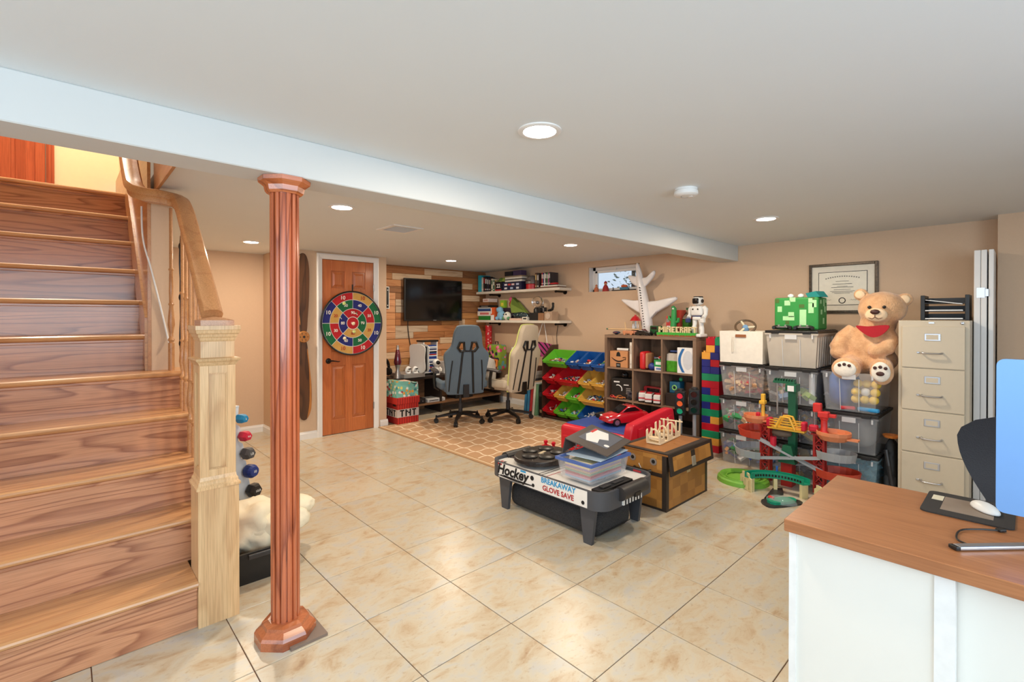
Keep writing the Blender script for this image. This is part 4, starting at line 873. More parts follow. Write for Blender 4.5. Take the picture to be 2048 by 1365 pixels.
rd = thing('plush_doll', 'red and pink doll sitting on the lower shelf', 'doll', (4.15, 3.96, LO + .195)); mr_ = mat('doll_red', (196, 50, 70), .9); mp_ = mat('doll_pink', (216, 96, 140), .9)
lump(0, 0, .055, .03, .05, .055, 2.2, .15, 3).build('body', mr_, rd, smooth='all'); lump(0, .01, .13, .03, .042, .04, 6.1, .1, 3).build('head', mp_, rd, smooth='all'); lump(-.01, -.06, .05, .022, .035, .022, 6.6, .1, 2).build('arm', mp_, rd, smooth='all')
pg = thing('penguin_plush', 'white and green round plush with black eyes', 'plush toy', (3.99, 3.885, LO)); lump(0, 0, .065, .055, .068, .065, 8.1, .06, 3).build('body', mat('plush_white', (232, 232, 222), .9), pg, smooth='all')
for s in (-1, 1): MB().ball((-.052, s * .025, .09), .012, 2).build('eye', m_black, pg); MB().ball((-.03, s * .055, .03), .026, 2).build('foot', mat('plush_green', (96, 150, 110), .9), pg, smooth='all')
gt_ = thing('green_satchel', 'olive green cloth satchel leaning over the lower shelf', 'bag', (4.09, 3.72, LO + .115), 0); ol_ = [(.15, 0), (.18, .12), (.13, .235), (.02, .16), (-.17, .0)]
plate(ol_, [], .06, M=RZ(PI / 2) @ T(0, -.03, 0)).build('body', mat('olive_cloth', (130, 154, 66), .8, bump=.1), gt_); plate([(.14, .13), (.13, .235), (.02, .16), (-.12, .03)], [], .07, M=RZ(PI / 2) @ T(0, -.0325, 0)).build('flap', mat('olive_cloth_dark', (96, 120, 44), .8), gt_)
dk = thing('dotted_cloth', 'dark teal cloth with white dots folded on the lower shelf', 'cloth', (4.0, 3.62, LO)); 
book(3.80, 3.53, LO, .03, (224, 190, 172), 'peach box lying flat at the front of the lower shelf', 'flat_box', 'box', 3.95, 4.06)
lump(.03, 0, .075, .07, .17, .045, 3.3, .2, 3).build('folds', dots_material('dotted_cloth_mat', (26, 48, 56), [(230, 236, 236), (60, 130, 140)], 40, .25), dk, smooth='all')
bx = book(3.40, 3.22, LO, .11, (28, 26, 26), 'black carton under the glass globe', 'black_carton', 'box', 3.98, 4.14); book(3.52, 3.415, LO, .05, (232, 226, 214), 'small white carton with dark panes', 'small_carton', 'box', 3.95, 4.05, None, (60, 58, 56))
gb_ = thing('plasma_globe', 'clear glass plasma globe on a black base', 'lamp', (4.06, 3.31, LO + .1115)); MB().lathe([(.06, 0), (.058, .05), (.04, .075), (.0, .075)], seg=20).build('base', m_black, gb_, smooth=True)
m_cglass = mat('clear_glass', (245, 245, 245), .02, var=0, trans=1.0); MB().ball((0, 0, .155), .085, 3).build('globe', m_cglass, gb_, smooth='all'); MB().ball((0, 0, .15), .018, 2).build('electrode', m_silver, gb_)
ca = thing('toy_camera', 'black camera with round lens at the end of the lower shelf', 'camera', (3.99, 3.145, LO + .1065)); MB().box(-.03, -.06, 0, .03, .06, .08, bev=.008).build('body', m_dark, ca); MB().cyl((-.03, 0, .04), (-.07, 0, .04), .03, .026, 18).build('lens', m_black, ca); MB().box(-.015, -.02, .08, .015, .02, .1, bev=.005).build('viewfinder', m_dark, ca)
MB().box(-.032, -.055, .015, -.029, -.035, .065).build('silver_panel', m_silver, ca)
book(3.195, 3.085, LO, .105, (150, 108, 76), 'brown wooden block under the black camera', 'wooden_block', 'block', 3.95, 4.06)
book(3.075, 2.93, LO, .125, (178, 150, 126), 'tan box with clear round window at the shelf end', 'display_box', 'box', 3.95, 4.08)
wn = bpy.data.objects['display_box']; MB().lathe([(0, 0), (.045, 0), (.045, .006), (0, .008)], seg=24, M=RY(-PI / 2), c=(0, 0, .065)).build('round_window', mat('window_plastic', (206, 186, 168), .15, var=.1), wn)
hn = thing('black_horn_figure', 'black curved figure on the tan display box', 'figurine', (4.02, 3.0, LO + .126)); MB().tube([(0, .06, .012), (0, .02, .02), (0, -.015, .03), (0, -.03, .07), (0, -.028, .105)], [.016, .02, .02, .018, .016], 8).build('body', m_black, hn, smooth=True); MB().ball((0, -.028, .108), .02, 2).build('head', m_black, hn, smooth='all')
# ================================================================ below the shelves
zb_ = thing('zebra_bag', 'pink bag with black zebra stripes hanging by white straps', 'bag', (4.08, 3.19, .76)); m_zeb = stripes('zebra_pink', (176, 60, 130), (26, 16, 26), 5, rot=(.8, 0, PI / 2), duty=.3, wob=1.2)
o = MB().grid(lambda u, v: V(.03 * math.sin(PI * u) - .02, .17 - .34 * u * (1 - .18 * (1 - v)) - .03 * (1 - v), .03 + .22 * v - .035 * u * (v)), 10, 6)
bmesh.ops.solidify(o.b, geom=o.b.faces[:], thickness=.03); o.xf(RZ(0)); o.build('pouch', m_zeb, zb_)
for y, ye in ((.155, .045), (-.05, .03)): MB().tube([(0, y, .235), (.01, (y + ye) / 2, .40), (.015, ye, .535)], .006, 6).build('strap', m_white, zb_)
tag(MB().tube(smooth_path([(4.18, 3.02, 1.26), (4.185, 3.05, 1.1), (4.185, 3.04, .95), (4.18, 3.0, .80)], 5), .004, 6).build('hanging_cord', m_dark), 'thin dark cord hanging below the lower shelf', 'cord')
gw = thing('gift_wrap_roll', 'red patterned gift wrap roll standing in the corner', 'wrap roll', (4.05, 4.40, .536)); MB().cyl((0, 0, 0), (0, 0, .69), .055, seg=18).build('paper', dots_material('wrap_red', (196, 34, 44), [(236, 120, 120), (150, 20, 30), (230, 200, 200)], 30, .3), gw, smooth=True); MB().cyl((0, 0, .688), (0, 0, .694), .03, seg=14).build('core_tube', mat('card_brown', (160, 120, 84), .8), gw)
bp_ = thing('printed_backpack', 'lime backpack printed with pink and dark figures', 'backpack', (3.98, 4.12, .536)); MB().box(-.09, -.15, 0, .09, .15, .40, bev=.04, seg=3).build('body', dots_material('backpack_print', (130, 160, 50), [(200, 60, 110), (40, 34, 60), (230, 120, 160), (90, 160, 170)], 18, .5), bp_, smooth=True)
MB().box(-.12, -.11, .03, -.08, .11, .20, bev=.03, seg=3).build('front_pocket', mat('pocket_plum', (66, 40, 66), .8), bp_, smooth=True); MB().tube([(0, -.03, .39), (0, -.03, .44), (0, .03, .44), (0, .03, .39)], .008, 6).build('carry_loop', m_black, bp_)
tag(MB().box(-.004, -.09, 0, .004, .09, .36).build('white_board', m_white, None, (4.10, 3.86, .536), (0, .12, 0)), 'plain white card propped beside the printed backpack', 'card')
tag(MB().tube([(3.80, 3.92, .62), (3.86, 3.98, .70), (3.86, 4.06, .70), (3.82, 4.12, .62), (3.74, 4.10, .565), (3.72, 4.0, .565)], .02, 8, closed=True).build('orange_ring_toy', mat('orange_toy', (206, 120, 50), .5)), 'orange ring toy on the bench behind the beige chair', 'toy')
for k, (y, h, c, l) in enumerate(((3.30, .40, (70, 150, 190), 'sky blue folder'), (3.245, .43, (70, 160, 200), 'turquoise folder'), (3.19, .44, (206, 60, 60), 'red folder'), (3.135, .45, (234, 226, 206), 'cream folder'), (3.09, .445, (110, 150, 110), 'green folder'))):
    f = thing('document_folder', l + ' leaning against the black speaker box', 'folder', (3.90, y, .0), 0, 'folders leaning by the toy rack', rot=(.10, 0, 0)); MB().box(-.12, -.018, 0, .15, .018, h, bev=.004, seg=1).build('cover', mat('folder_%d' % c[0], c, .5), f); MB().box(-.118, -.014, h - .003, .14, .014, h + .003).build('paper_edge', m_white, f)
sw = thing('speaker_box', 'black speaker box on the floor beside the toy rack', 'speaker', (3.94, 2.995, 0)); MB().box(-.14, -.05, 0, .16, .045, .43, bev=.008).build('cabinet', m_black, sw); MB().lathe([(.03, 0), (.032, .006), (.02, .01), (0, .006)], seg=20, M=RY(-PI / 2), c=(-.14, 0, .3)).build('driver', m_dark, sw, smooth=True)
MB().box(-.142, -.02, .05, -.139, .02, .09).build('knob_plate', mat('plate_tan', (180, 150, 110), .5), sw)
for k in range(4):
    c = ((60, 60, 64), (150, 146, 140), (190, 186, 180), (90, 60, 50))[k]; tag(MB().box(-.10, -.04, 0, .10, .04, .035 + .01 * k).build('small_box', mat('sbox_%d' % c[0], c, .6), None, (3.95, 3.22 - .0 * k, .46 + sum(.036 + .01 * j for j in range(k)))), ('charcoal', 'grey', 'pale', 'brown')[k] + ' small box stacked above the leaning folders', 'box')
# ================================================================ clutter: many small loose pieces as one stuff mesh
CC = [(226, 224, 220), (200, 50, 50), (40, 80, 160), (60, 140, 80), (230, 190, 70), (40, 38, 40), (210, 160, 120), (150, 150, 156), (236, 236, 236), (70, 150, 170)]
def clutter(name, parent, n, ex, ey, ez, seed, cols=CC, smin=.012, smax=.035, loc=(0, 0, 0), long=False, rot=None, label=None, cat='toys', base=None):
    r = random.Random(seed); mb = MB(); idx = []
    for k in range(n):
        before = len(mb.b.faces); s = r.uniform(smin, smax); p = V(r.uniform(-ex, ex), r.uniform(-ey, ey), 0); d = 1 - .55 * max(abs(p.x) / ex, abs(p.y) / ey) ** 2
        p.z = s * .4 + r.random() ** .6 * ez * d; M = T(*p) @ Euler((r.uniform(0, 6), r.uniform(-.6, .6), r.uniform(0, 6))).to_matrix().to_4x4(); q = r.random()
        if long: mb.box(-s * 2.2, -s * .32, -s * .2, s * 2.2, s * .32, s * .2, M=M)
        elif q < .45: mb.box(-s * .7, -s * .45, -s * .3, s * .7, s * .45, s * .3, M=M)
        elif q < .65: mb.cyl(M @ V(-s, 0, 0), M @ V(s, 0, 0), s * .28, seg=6)
        elif q < .85: mb.ball(p, s * .5, 1)
        else: mb.box(-s * 1.6, -s * .18, -s * .1, s * 1.6, s * .18, s * .1, M=M)
        idx += [k % len(cols)] * (len(mb.b.faces) - before)
    mb.b.faces.ensure_lookup_table()
    for f, i in zip(mb.b.faces, idx): f.material_index = i
    o = mb.build(name, [mat('bit_%d_%d_%d' % c, c, .45, var=.05) for c in cols], parent, loc, rot); o['kind'] = 'stuff'
    if base is not None: o.matrix_basis = base @ T(*loc) @ Euler(rot or (0, 0, 0)).to_matrix().to_4x4()
    if label: o['label'] = label; o['category'] = cat
    return o
# ================================================================ toy rack with tilted bins
m_cho = wood('rack_chocolate', (74, 48, 38), (50, 30, 24), 'z', freq=9, mix=.5, coat=.1)
tr_ = thing('toy_bin_rack', 'dark brown toy rack holding four rows of tilted coloured bins', 'rack', (3.90, 2.41, 0))
for y in (.515, -.515):
    plate([(-.15, 0), (.16, 0), (.17, .98), (.04, .98), (-.14, .80)], [], .018, M=RZ(0) @ T(0, y - .009, 0)).build('side_panel', m_cho, tr_)
for z in (.13, .345, .555, .785):
    for dx, dz in ((-.075, -.055), (.125, .06)): MB().cyl((dx, -.51, z + dz), (dx, .51, z + dz), .007, seg=8).build('rod', mat('rod_black', (26, 24, 24), .4, metal=.3), tr_)
MB().box(-.10, -.51, .0, .15, .51, .03).build('bottom_board', m_cho, tr_)
BC = {'G': ('lime green', (104, 190, 50)), 'B': ('blue', (24, 84, 160)), 'R': ('red', (196, 24, 36)), 'Y': ('yellow', (216, 168, 74))}
rows = [('G2 B1 B1 B1', .785), ('R1 R2 Y1 Y1', .555), ('R1 Y1 G1 Y2', .345), ('R1 G1 G1 B2', .130)]
rown = ('top', 'second', 'third', 'bottom'); coln = ('first', 'second', 'third', 'fourth')
for ri, (spec, z) in enumerate(rows):
    y = 2.915
    for ci, s in enumerate(spec.split()):
        w = .203 * int(s[1]); nm, c = BC[s[0]]; yc = y - w / 2; y -= w
        b = thing('toy_bin', f"{'wide ' if s[1] == '2' else ''}{nm} toy bin, {coln[ci]} from the left in the {rown[ri]} row", 'bin', (3.885, yc, z + .012), 0, 'coloured bins of the toy rack', rot=(0, -math.radians(31), 0))
        m = mat('bin_' + nm.replace(' ', '_'), c, .35, var=.03)
        tub(.265, w - .022, .115, .004, .18, .008).xf(T(0, 0, -.055)).build('shell', m, b)
        MB().box(-.150, -(w - .022) / 2 * .96, .030, -.138, (w - .022) / 2 * .96, .046, bev=.003, seg=1).build('front_lip', m, b)
        seed = ri * 10 + ci
        cols = [CC, CC[:4] + [CC[8]] * 4, [CC[8], CC[0], CC[1], CC[6], CC[5]], CC][seed % 4]
        clutter('toy_pieces', None, 34 if s[1] == '1' else 80, .085, (w - .03) / 2 * .8, .055, seed, cols, .012, .04 if ri == 0 else .032, loc=(-.03, 0, -.048), rot=(0, .35, 0), label=f"jumble of small toys in the {nm} bin, {coln[ci]} in the {rown[ri]} row", base=T(3.885, yc, z + .012) @ RY(-math.radians(31)))
# ================================================================ cube shelf
m_cube = wood('cube_greige_oak', (136, 110, 90), (102, 80, 64), 'z', freq=12, stretch=10, distort=3, mix=.55, coat=0, rough=.6)
m_cubey = wood('cube_greige_oak_flat', (142, 116, 96), (106, 84, 68), 'y', freq=12, stretch=10, distort=3, mix=.55, coat=0, rough=.6)
CX0, CX1, CY0, CY1, CH = 3.755, 4.145, .76, 1.90, 1.155
cs_ = thing('cube_shelf', 'greige wooden cube shelf of nine open compartments', 'shelf unit', (3.95, 1.33, 0)); o0 = V(3.95, 1.33, 0)
for y in (CY0, CY1 - .035): MB().box(CX0, y, 0, CX1, y + .035, CH - .036, bev=.001, seg=1).build('side_panel', m_cube, cs_, -o0)
MB().box(CX0, CY0, CH - .035, CX1, CY1, CH, bev=.001, seg=1).build('top_panel', m_cubey, cs_, -o0)
MB().box(CX0, CY0 + .035, .0, CX1, CY1 - .035, .035).build('bottom_panel', m_cubey, cs_, -o0)
MB().box(CX1 - .008, CY0 + .035, .035, CX1, CY1 - .035, CH - .035).build('back_panel', m_cube, cs_, -o0)
cw = (CY1 - CY0 - .07 - .036) / 3; chh = (CH - .07 - .036) / 3
for k in (1, 2): yy = CY0 + .035 + k * cw + (k - 1) * .018; MB().box(CX0 + .002, yy, .035, CX1 - .008, yy + .018, CH - .035).build('upright_divider', m_cube, cs_, -o0)
SZ = [.035, .035 + chh + .018, .035 + 2 * (chh + .018)]
for k in (1, 2):
    for c in range(3): y0 = CY0 + .035 + c * (cw + .018); MB().box(CX0 + .002, y0, SZ[k] - .018, CX1 - .008, y0 + cw, SZ[k]).build('shelf_board', m_cubey, cs_, -o0)
Z0, Z1, Z2 = [z + .0005 for z in SZ]
# top left: cardboard carton with smile print, paper roll, white book
m_card = mat('cardboard', (196, 138, 92), .8, var=.05)
cb = thing('cardboard_carton', 'cardboard shipping carton with black curved smile arrow print', 'carton', (3.80, 1.735, Z2)); MB().box(0, -.128, 0, .26, .12, .19, bev=.002, seg=1).build('box', m_card, cb)
MB().tube([(-.001, .095 - .19 * t, .125 - .055 * math.sin(PI * (.08 + t * .8))) for t in [i / 12 for i in range(13)]], [.002 + .006 * math.sin(PI * i / 12) for i in range(13)], 5).build('printed_smile', m_ink, cb)
MB().tube([(-.001, -.06, .118), (-.001, -.10, .122), (-.001, -.098, .09)], .004, 5).build('printed_arrow', m_ink, cb)
MB().box(-.002, -.03, 0, .02, .03, .05).build('black_tape', m_black, cb); MB().box(-.003, -.02, .018, -.001, .02, .036).build('tape_print', mat('tape_grey', (120, 130, 136), .5), cb)
plate([(-.03, .13), (.03, .13), (.022, .17), (.0, .185), (-.022, .17)], [], .002, M=RZ(PI / 2) @ T(0, 0, 0)).build('printed_cap_mark', m_ink, cb)
pr_ = thing('paper_roll', 'white paper roll lying on the cardboard carton', 'paper roll', (3.88, 1.70, Z2 + .2075)); MB().cyl((0, .10, 0), (0, -.10, 0), .017, seg=14).build('sheet', m_white, pr_); MB().cyl((0, -.06, 0), (0, -.095, 0), .0185, seg=14).build('black_band', m_black, pr_)
book(1.575, 1.545, Z2, .30, (232, 226, 216), 'tall white book at the right of the carton compartment', x0=3.79, x1=3.98, spine=(200, 190, 180)); book(1.54, 1.522, Z2, .28, (222, 210, 190), 'thin ivory book beside the tall white book', x0=3.80, x1=3.98)
# top middle
rc = thing('red_carry_case', 'red rounded toy carry case standing on its edge', 'case', (3.85, 1.40, Z2)); MB().box(-.09, -.035, 0, .09, .035, .205, bev=.03, seg=3).build('shell', mat('case_red', (206, 40, 44), .35), rc, smooth=True); MB().box(-.075, -.065, .015, .085, -.034, .19, bev=.02, seg=3).build('inner_face', mat('case_tan', (190, 130, 90), .5), rc, smooth=True)
tag(MB().ball((0, 0, .042), .042, 3).build('blue_ball', mat('ball_blue', (36, 54, 130), .4), None, (3.81, 1.295, Z2), smooth='all'), 'dark blue ball in front of the red carry case', 'ball')
wp = book(1.255, 1.158, Z2, .045, (232, 230, 226), 'white carton with blue print at the bottom of the stack', 'flat_carton', 'box', 3.79, 4.0, None, (90, 120, 180)); gp = book(1.262, 1.158, Z2 + .046, .075, (40, 150, 80), 'green game carton with white print', 'game_carton', 'box', 3.79, 4.0, None, (220, 236, 224))
clutter('loose_figures', None, 14, .06, .045, .02, 91, loc=(3.87, 1.21, Z2 + .1225), label='little loose figures on the green game carton')
bt = thing('steel_tumbler', 'white printed tumbler with black lid on the green carton', 'tumbler', (3.93, 1.20, Z2 + .1225)); MB().lathe([(.035, 0), (.04, .02), (.043, .11), (.040, .125), (0, .125)], seg=20).build('cup', dots_material('tumbler_print', (232, 230, 232), [(180, 50, 70), (90, 120, 190), (220, 180, 190)], 26, .35), bt, smooth=True); MB().lathe([(.042, .125), (.042, .145), (.03, .165), (.018, .185), (0, .186)], seg=20).build('lid', m_black, bt, smooth=True)
tag(MB().box(-.05, -.05, 0, .05, .05, .11, bev=.01).build('dark_red_pouch', mat('pouch_red', (120, 24, 36), .8), None, (4.0, 1.31, Z2)), 'dark red pouch behind the blue ball', 'pouch')
# top right
bug = thing('bug_keeper', 'clear lidded bug keeper box with green base', 'container', (3.89, 1.055, Z2)); MB().box(-.08, -.07, 0, .08, .07, .12, bev=.008).build('green_base', mat('clear_green', (70, 160, 40), .2, var=.3, scale=30), bug); MB().lathe([(.09 * 1.1, .12), (.086 * 1.1, .19), (.07 * 1.1, .20), (0, .20)], seg=4, ang=PI / 4).build('clear_lid', mat('frosted_lid', (200, 192, 182), .25, var=.1), bug)
MB().box(-.05, -.05, .20, .05, -.03, .21).build('lid_handle', m_dark, bug)
bw = thing('drone_carton', 'large white carton with blue arc print', 'carton', (3.77, .885, Z2 - .0)); MB().box(0, -.082, 0, .22, .09, .27, bev=.002, seg=1).build('box', m_white, bw)
ac = [(.035 + .045 * math.sin(PI * t), .01 + .25 * t) for t in [i / 10 for i in range(11)]]; pts = [(y, z) for y, z in ac] + [(y - .03, z) for y, z in reversed(ac)]
plate([(y, z) for y, z in pts], [], .0015, M=RZ(PI / 2) @ T(0, .0, 0)).build('blue_arc', mat('print_blue', (40, 110, 176), .5), bw)
MB().lathe([(0, 0), (.10, 0), (.10, .001), (0, .0015)], seg=24, M=RY(-PI / 2) @ Matrix.Scale(.55, 4, (0, 1, 0)), c=(-.0005, -.03, .14)).build('grey_disc', mat('print_grey', (210, 214, 220), .5), bw)
tag(MB().box(-.06, -.07, 0, .06, .07, .02, bev=.008).build('blue_cap_lid', mat('lid_blue', (30, 60, 120), .5), None, (3.90, 1.03, Z2 + .211)), 'dark blue lid resting on the bug keeper', 'lid')
# middle left: black carton with wheel, small vehicles
bk_ = thing('black_toy_carton', 'black toy carton with white lettering leaning in the compartment', 'carton', (3.86, 1.70, Z1), .25); MB().box(-.06, -.12, 0, .09, .13, .24, bev=.003).build('box', m_black, bk_)
MB().box(-.0615, .03, .19, -.059, .10, .205).build('white_print', m_white, bk_); MB().box(-.0615, -.08, .16, -.059, -.02, .17).build('white_print', m_white, bk_); MB().tube([(-.062, .05 + .05 * math.cos(a), .11 + .05 * math.sin(a)) for a in [1.2 + i * .25 for i in range(10)]], .006, 6).build('printed_arc', m_white, bk_)
for k in range(4): MB().box(-.0615, -.105, .06 + k * .02, -.059, -.05, .07 + k * .02).build('grey_stripe', m_greyb, bk_)
hl = thing('toy_motor_helmet', 'small black toy helmet on the black carton', 'helmet', (3.84, 1.67, Z1 + .2405)); MB().ball((0, 0, .04), .045, 3, (1, 1, .9)).build('shell', m_black, hl, smooth='all'); MB().ball((-.02, 0, .04), .034, 2).build('visor', mat('visor_black', (14, 12, 16), .12, var=0), hl, smooth='all')
def toy_car(name, label, loc, rz, L, Wd, Hh, c, c2=(24, 24, 26), van=False, group=None, wheels=True):
    t = thing(name, label, 'toy car', loc, rz, group); m = mat('toycar_%d_%d_%d' % c, c, .25, var=.03, coat=.4); r = Hh * .22
    if van: prof = [(-.5, .18), (-.5, .62), (-.42, .95), (.40, .98), (.5, .9), (.5, .18)]
    else: prof = [(-.5, .2), (-.5, .45), (-.44, .56), (-.2, .62), (-.05, .95), (.22, .98), (.38, .66), (.5, .58), (.5, .2)]
    b = MB().prism([(x * L, z * Hh) for x, z in prof], -Wd / 2, Wd / 2, M=RX(PI / 2), bev=Hh * .06); b.build('body', m, t)
    gl = mat('toy_glass', (20, 20, 26), .1, var=0)
    for s in (-1, 1):
        if van: MB().box(-.36 * L, s * Wd * .5 - .002, .62 * Hh, .3 * L, s * Wd * .5 + .002, .86 * Hh).build('side_window', gl, t)
        else: MB().prism([(-.16 * L, .62 * Hh), (-.03 * L, .9 * Hh), (.2 * L, .92 * Hh), (.32 * L, .66 * Hh)], s * Wd * .5 - .002, s * Wd * .5 + .002, M=RX(PI / 2)).build('side_window', gl, t)
    if wheels:
        for sx in (-.3, .3):
            for s in (-1, 1): MB().cyl((sx * L, s * Wd * .40, r), (sx * L, s * Wd * .53, r), r, seg=12).build('wheel', m_black, t)
    return t
toy_car('toy_truck', 'dark grey toy truck at the right of the black carton', (3.84, 1.555, Z1), 1.9, .13, .06, .10, (70, 70, 76), van=True)
toy_car('toy_racer', 'small black and orange toy racer below the black carton', (3.785, 1.69, Z1), 2.2, .11, .05, .045, (196, 120, 60)); toy_car('toy_racer', 'small white and red toy racer beside the orange one', (3.785, 1.79, Z1), 1.3, .09, .045, .04, (220, 80, 70))
# middle middle: white and red emergency vans
for k, (y, x, l) in enumerate(((1.43, 3.83, 'white toy ambulance with red stripes, leftmost in the compartment'), (1.325, 3.81, 'white toy ambulance with red stripes, middle of the compartment'), (1.215, 3.82, 'white toy ambulance with red stripes, rightmost in the compartment'))):
    v = toy_car('toy_ambulance', l, (x, y, Z1), PI + .5 - k * .15, .17, .075, .11, (228, 226, 224), van=True, group='toy ambulances in the cube shelf'); MB().box(-.088, -.0395, .045, .088, .0395, .058).build('red_stripe', mat('stripe_red', (190, 40, 50), .5), v); MB().box(-.04, -.025, .108, .04, .025, .116).build('light_bar', mat('stripe_red', (190, 40, 50), .5), v)
toy_car('toy_fire_truck', 'red and white toy fire truck standing behind the ambulances', (3.97, 1.36, Z1), PI / 2, .24, .08, .17, (170, 40, 48), van=True)
tag(MB().box(-.08, -.05, 0, .08, .05, .05, bev=.006).build('white_toy_deck', m_white, None, (3.96, 1.25, Z1)), 'white toy deck behind the ambulances', 'toy')
# middle right: dark box, blue speaker, green ball
tag(MB().box(-.08, -.09, 0, .10, .085, .14, bev=.004).build('dark_box', mat('dark_box', (40, 30, 28), .6), None, (3.87, 1.035, Z1)), 'dark brown box under the blue speaker', 'box')
bs = thing('blue_speaker', 'teal blue toy speaker with lime ring', 'speaker', (3.87, 1.03, Z1 + .1405)); MB().box(-.055, -.06, 0, .055, .06, .125, bev=.008).build('cabinet', mat('speaker_teal', (20, 90, 124), .4), bs); MB().tube([(-.056, .024 * math.cos(a), .06 + .024 * math.sin(a)) for a in [i * PI / 10 for i in range(20)]], .006, 6, closed=True).build('lime_ring', mat('lime', (150, 210, 110), .4), bs)
MB().cyl((-.055, 0, .06), (-.058, 0, .06), .012, seg=12).build('cone', m_black, bs)
tag(MB().ball((0, 0, .022), .022, 2).build('green_ball', mat('ball_green', (50, 150, 100), .5), None, (3.87, .985, Z1 + .266), smooth='all'), 'small green ball on top of the blue speaker', 'ball')
tag(MB().box(-.06, -.05, 0, .06, .05, .26, bev=.004).build('wooden_case', mat('case_brown', (92, 62, 44), .6), None, (3.96, .895, Z1)), 'tall brown case at the right of the blue speaker', 'case')
bo_ = thing('grey_bottle', 'small grey bottle with patterned label', 'bottle', (3.82, .84, Z1)); MB().lathe([(.03, 0), (.032, .02), (.032, .14), (.02, .17), (.016, .20), (0, .20)], seg=16).build('glass', mat('bottle_grey', (120, 128, 140), .2), bo_, smooth=True); MB().lathe([(.0325, .05), (.0325, .12)], seg=16).build('label', dots_material('bottle_label', (200, 190, 190), [(180, 60, 60), (70, 70, 120)], 40, .4), bo_)
# bottom row
for y, c, l in ((1.68, (64, 56, 52), 'dark grey bin at the bottom left of the cube shelf'), (1.33, (40, 38, 38), 'black bin at the bottom middle of the cube shelf')):
    tub(.30, .30, .2, .005, .06, .008); bb = tag(tub(.30, .30, .2, .005, .06, .008).build('fabric_bin', mat('fbin_%d' % c[0], c, .9), None, (3.95, y, Z0)), l, 'bin')
gg = thing('green_toy_crate', 'black toy crate with green rim at the bottom right of the cube shelf', 'crate', (3.94, .965, Z0)); tub(.30, .30, .17, .005, .06, .008).build('shell', m_black, gg); MB().box(-.17, -.16, .0, -.158, .16, .03, bev=.004).build('green_rim', mat('rim_green', (30, 130, 60), .5), gg)
# ================================================================ on top of the cube shelf
ZT = CH + .0005
dn = thing('toy_drone', 'small navy toy aircraft at the left end of the cube shelf', 'toy plane', (3.82, 1.775, ZT), .3); MB().ball((0, 0, .025), .022, 2, (.8, 2.2, .8)).build('body', mat('navy_toy', (30, 38, 70), .4), dn, smooth='all'); MB().box(-.07, -.02, .024, .07, .012, .030, bev=.002).build('wing', mat('navy_toy_red', (150, 60, 60), .4), dn); MB().box(-.025, -.01, 0, .025, .01, .012).build('skid', m_black, dn)
wt = thing('wooden_plank_train', 'tan wooden toy wagon carrying a long thin stick', 'toy wagon', (3.83, 1.60, ZT)); mw_ = mat('toy_wood', (196, 130, 92), .6, var=.1); MB().box(-.03, -.07, .015, .03, .08, .05, bev=.006).build('wagon_body', mw_, wt); MB().box(-.028, -.12, .01, .028, -.075, .045, bev=.005).build('front_block', mat('toy_wood_pink', (206, 140, 120), .6), wt)
for s in (-1, 1):
    for y in (-.04, .05): MB().cyl((s * .03, y, .014), (s * .036, y, .014), .014, seg=12).build('wheel', mw_, wt)
MB().cyl((.0, .30, .066), (0, -.13, .066), .008, seg=8).build('long_stick', mat('stick_tan', (206, 172, 128), .6), wt); MB().cyl((.0, .05, .05), (0, .065, .15), .007, seg=8).build('mast', mat('stick_tan', (206, 172, 128), .6), wt); MB().cyl((0, .30, .066), (0, .325, .066), .009, seg=8).build('green_tip', mat('tip_green', (70, 110, 90), .6), wt)
toy_car('toy_sports_car', 'black toy sports car on the cube shelf', (3.81, 1.405, ZT), PI / 2 + .15, .18, .075, .06, (20, 20, 22)); toy_car('toy_jeep', 'dark green toy jeep beside the lettered brick sign', (3.87, 1.28, ZT), PI / 2 - .3, .13, .075, .115, (30, 84, 48), van=True)
toy_car('toy_racer', 'dark red toy car behind the black sports car', (3.92, 1.46, ZT), PI / 2, .10, .05, .07, (110, 20, 30))
ln = thing('camping_lantern', 'small camping lantern with red hood', 'lantern', (3.95, 1.60, ZT)); MB().lathe([(.046, 0), (.046, .055), (.04, .06), (.0, .06)], seg=20).build('base', m_black, ln, smooth=True); MB().lathe([(.034, .06), (.036, .10), (.034, .16), (0, .16)], seg=20).build('glass', m_cglass, ln, smooth=True); MB().lathe([(.065, .165), (.05, .19), (.03, .215), (.012, .22), (.012, .235), (0, .235)], seg=20).build('hood', mat('lantern_red', (180, 24, 34), .3), ln, smooth=True); MB().cyl((0, 0, .06), (0, 0, .165), .008, seg=8).build('mantle', m_white, ln)
# pixel brick sign
ms = thing('brick_letter_sign', 'toy brick sign with tan letters reading MINECRAFT on green base', 'sign', (3.815, 1.005, ZT)); mgr = mat('brick_green', (60, 168, 60), .4); mbr = mat('brick_brown', (150, 84, 52), .4); mtn = mat('brick_tan', (226, 206, 160), .4)
MB().box(-.03, -.22, 0, .03, .22, .018).build('brown_base', mbr, ms); MB().box(-.031, -.222, .018, .031, .222, .042).build('green_layer', mgr, ms)
for k in range(14): MB().box(-.0315, -.215 + k * .0315, .010 if k % 2 else .014, -.028, -.198 + k * .0315, .020).build('green_drip', mgr, ms)
G5 = {'M': ('#...#', '##.##', '#.#.#', '#...#', '#...#'), 'I': ('#', '#', '#', '#', '#'), 'N': ('#..#', '##.#', '#.##', '#..#', '#..#'), 'E': ('###', '#..', '##.', '#..', '###'), 'C': ('###', '#..', '#..', '#..', '###'), 'R': ('##.', '#.#', '##.', '#.#', '#.#'), 'A': ('###', '#.#', '###', '#.#', '#.#'), 'F': ('###', '#..', '##.', '#..', '#..'), 'T': ('###', '.#.', '.#.', '.#.', '.#.')}
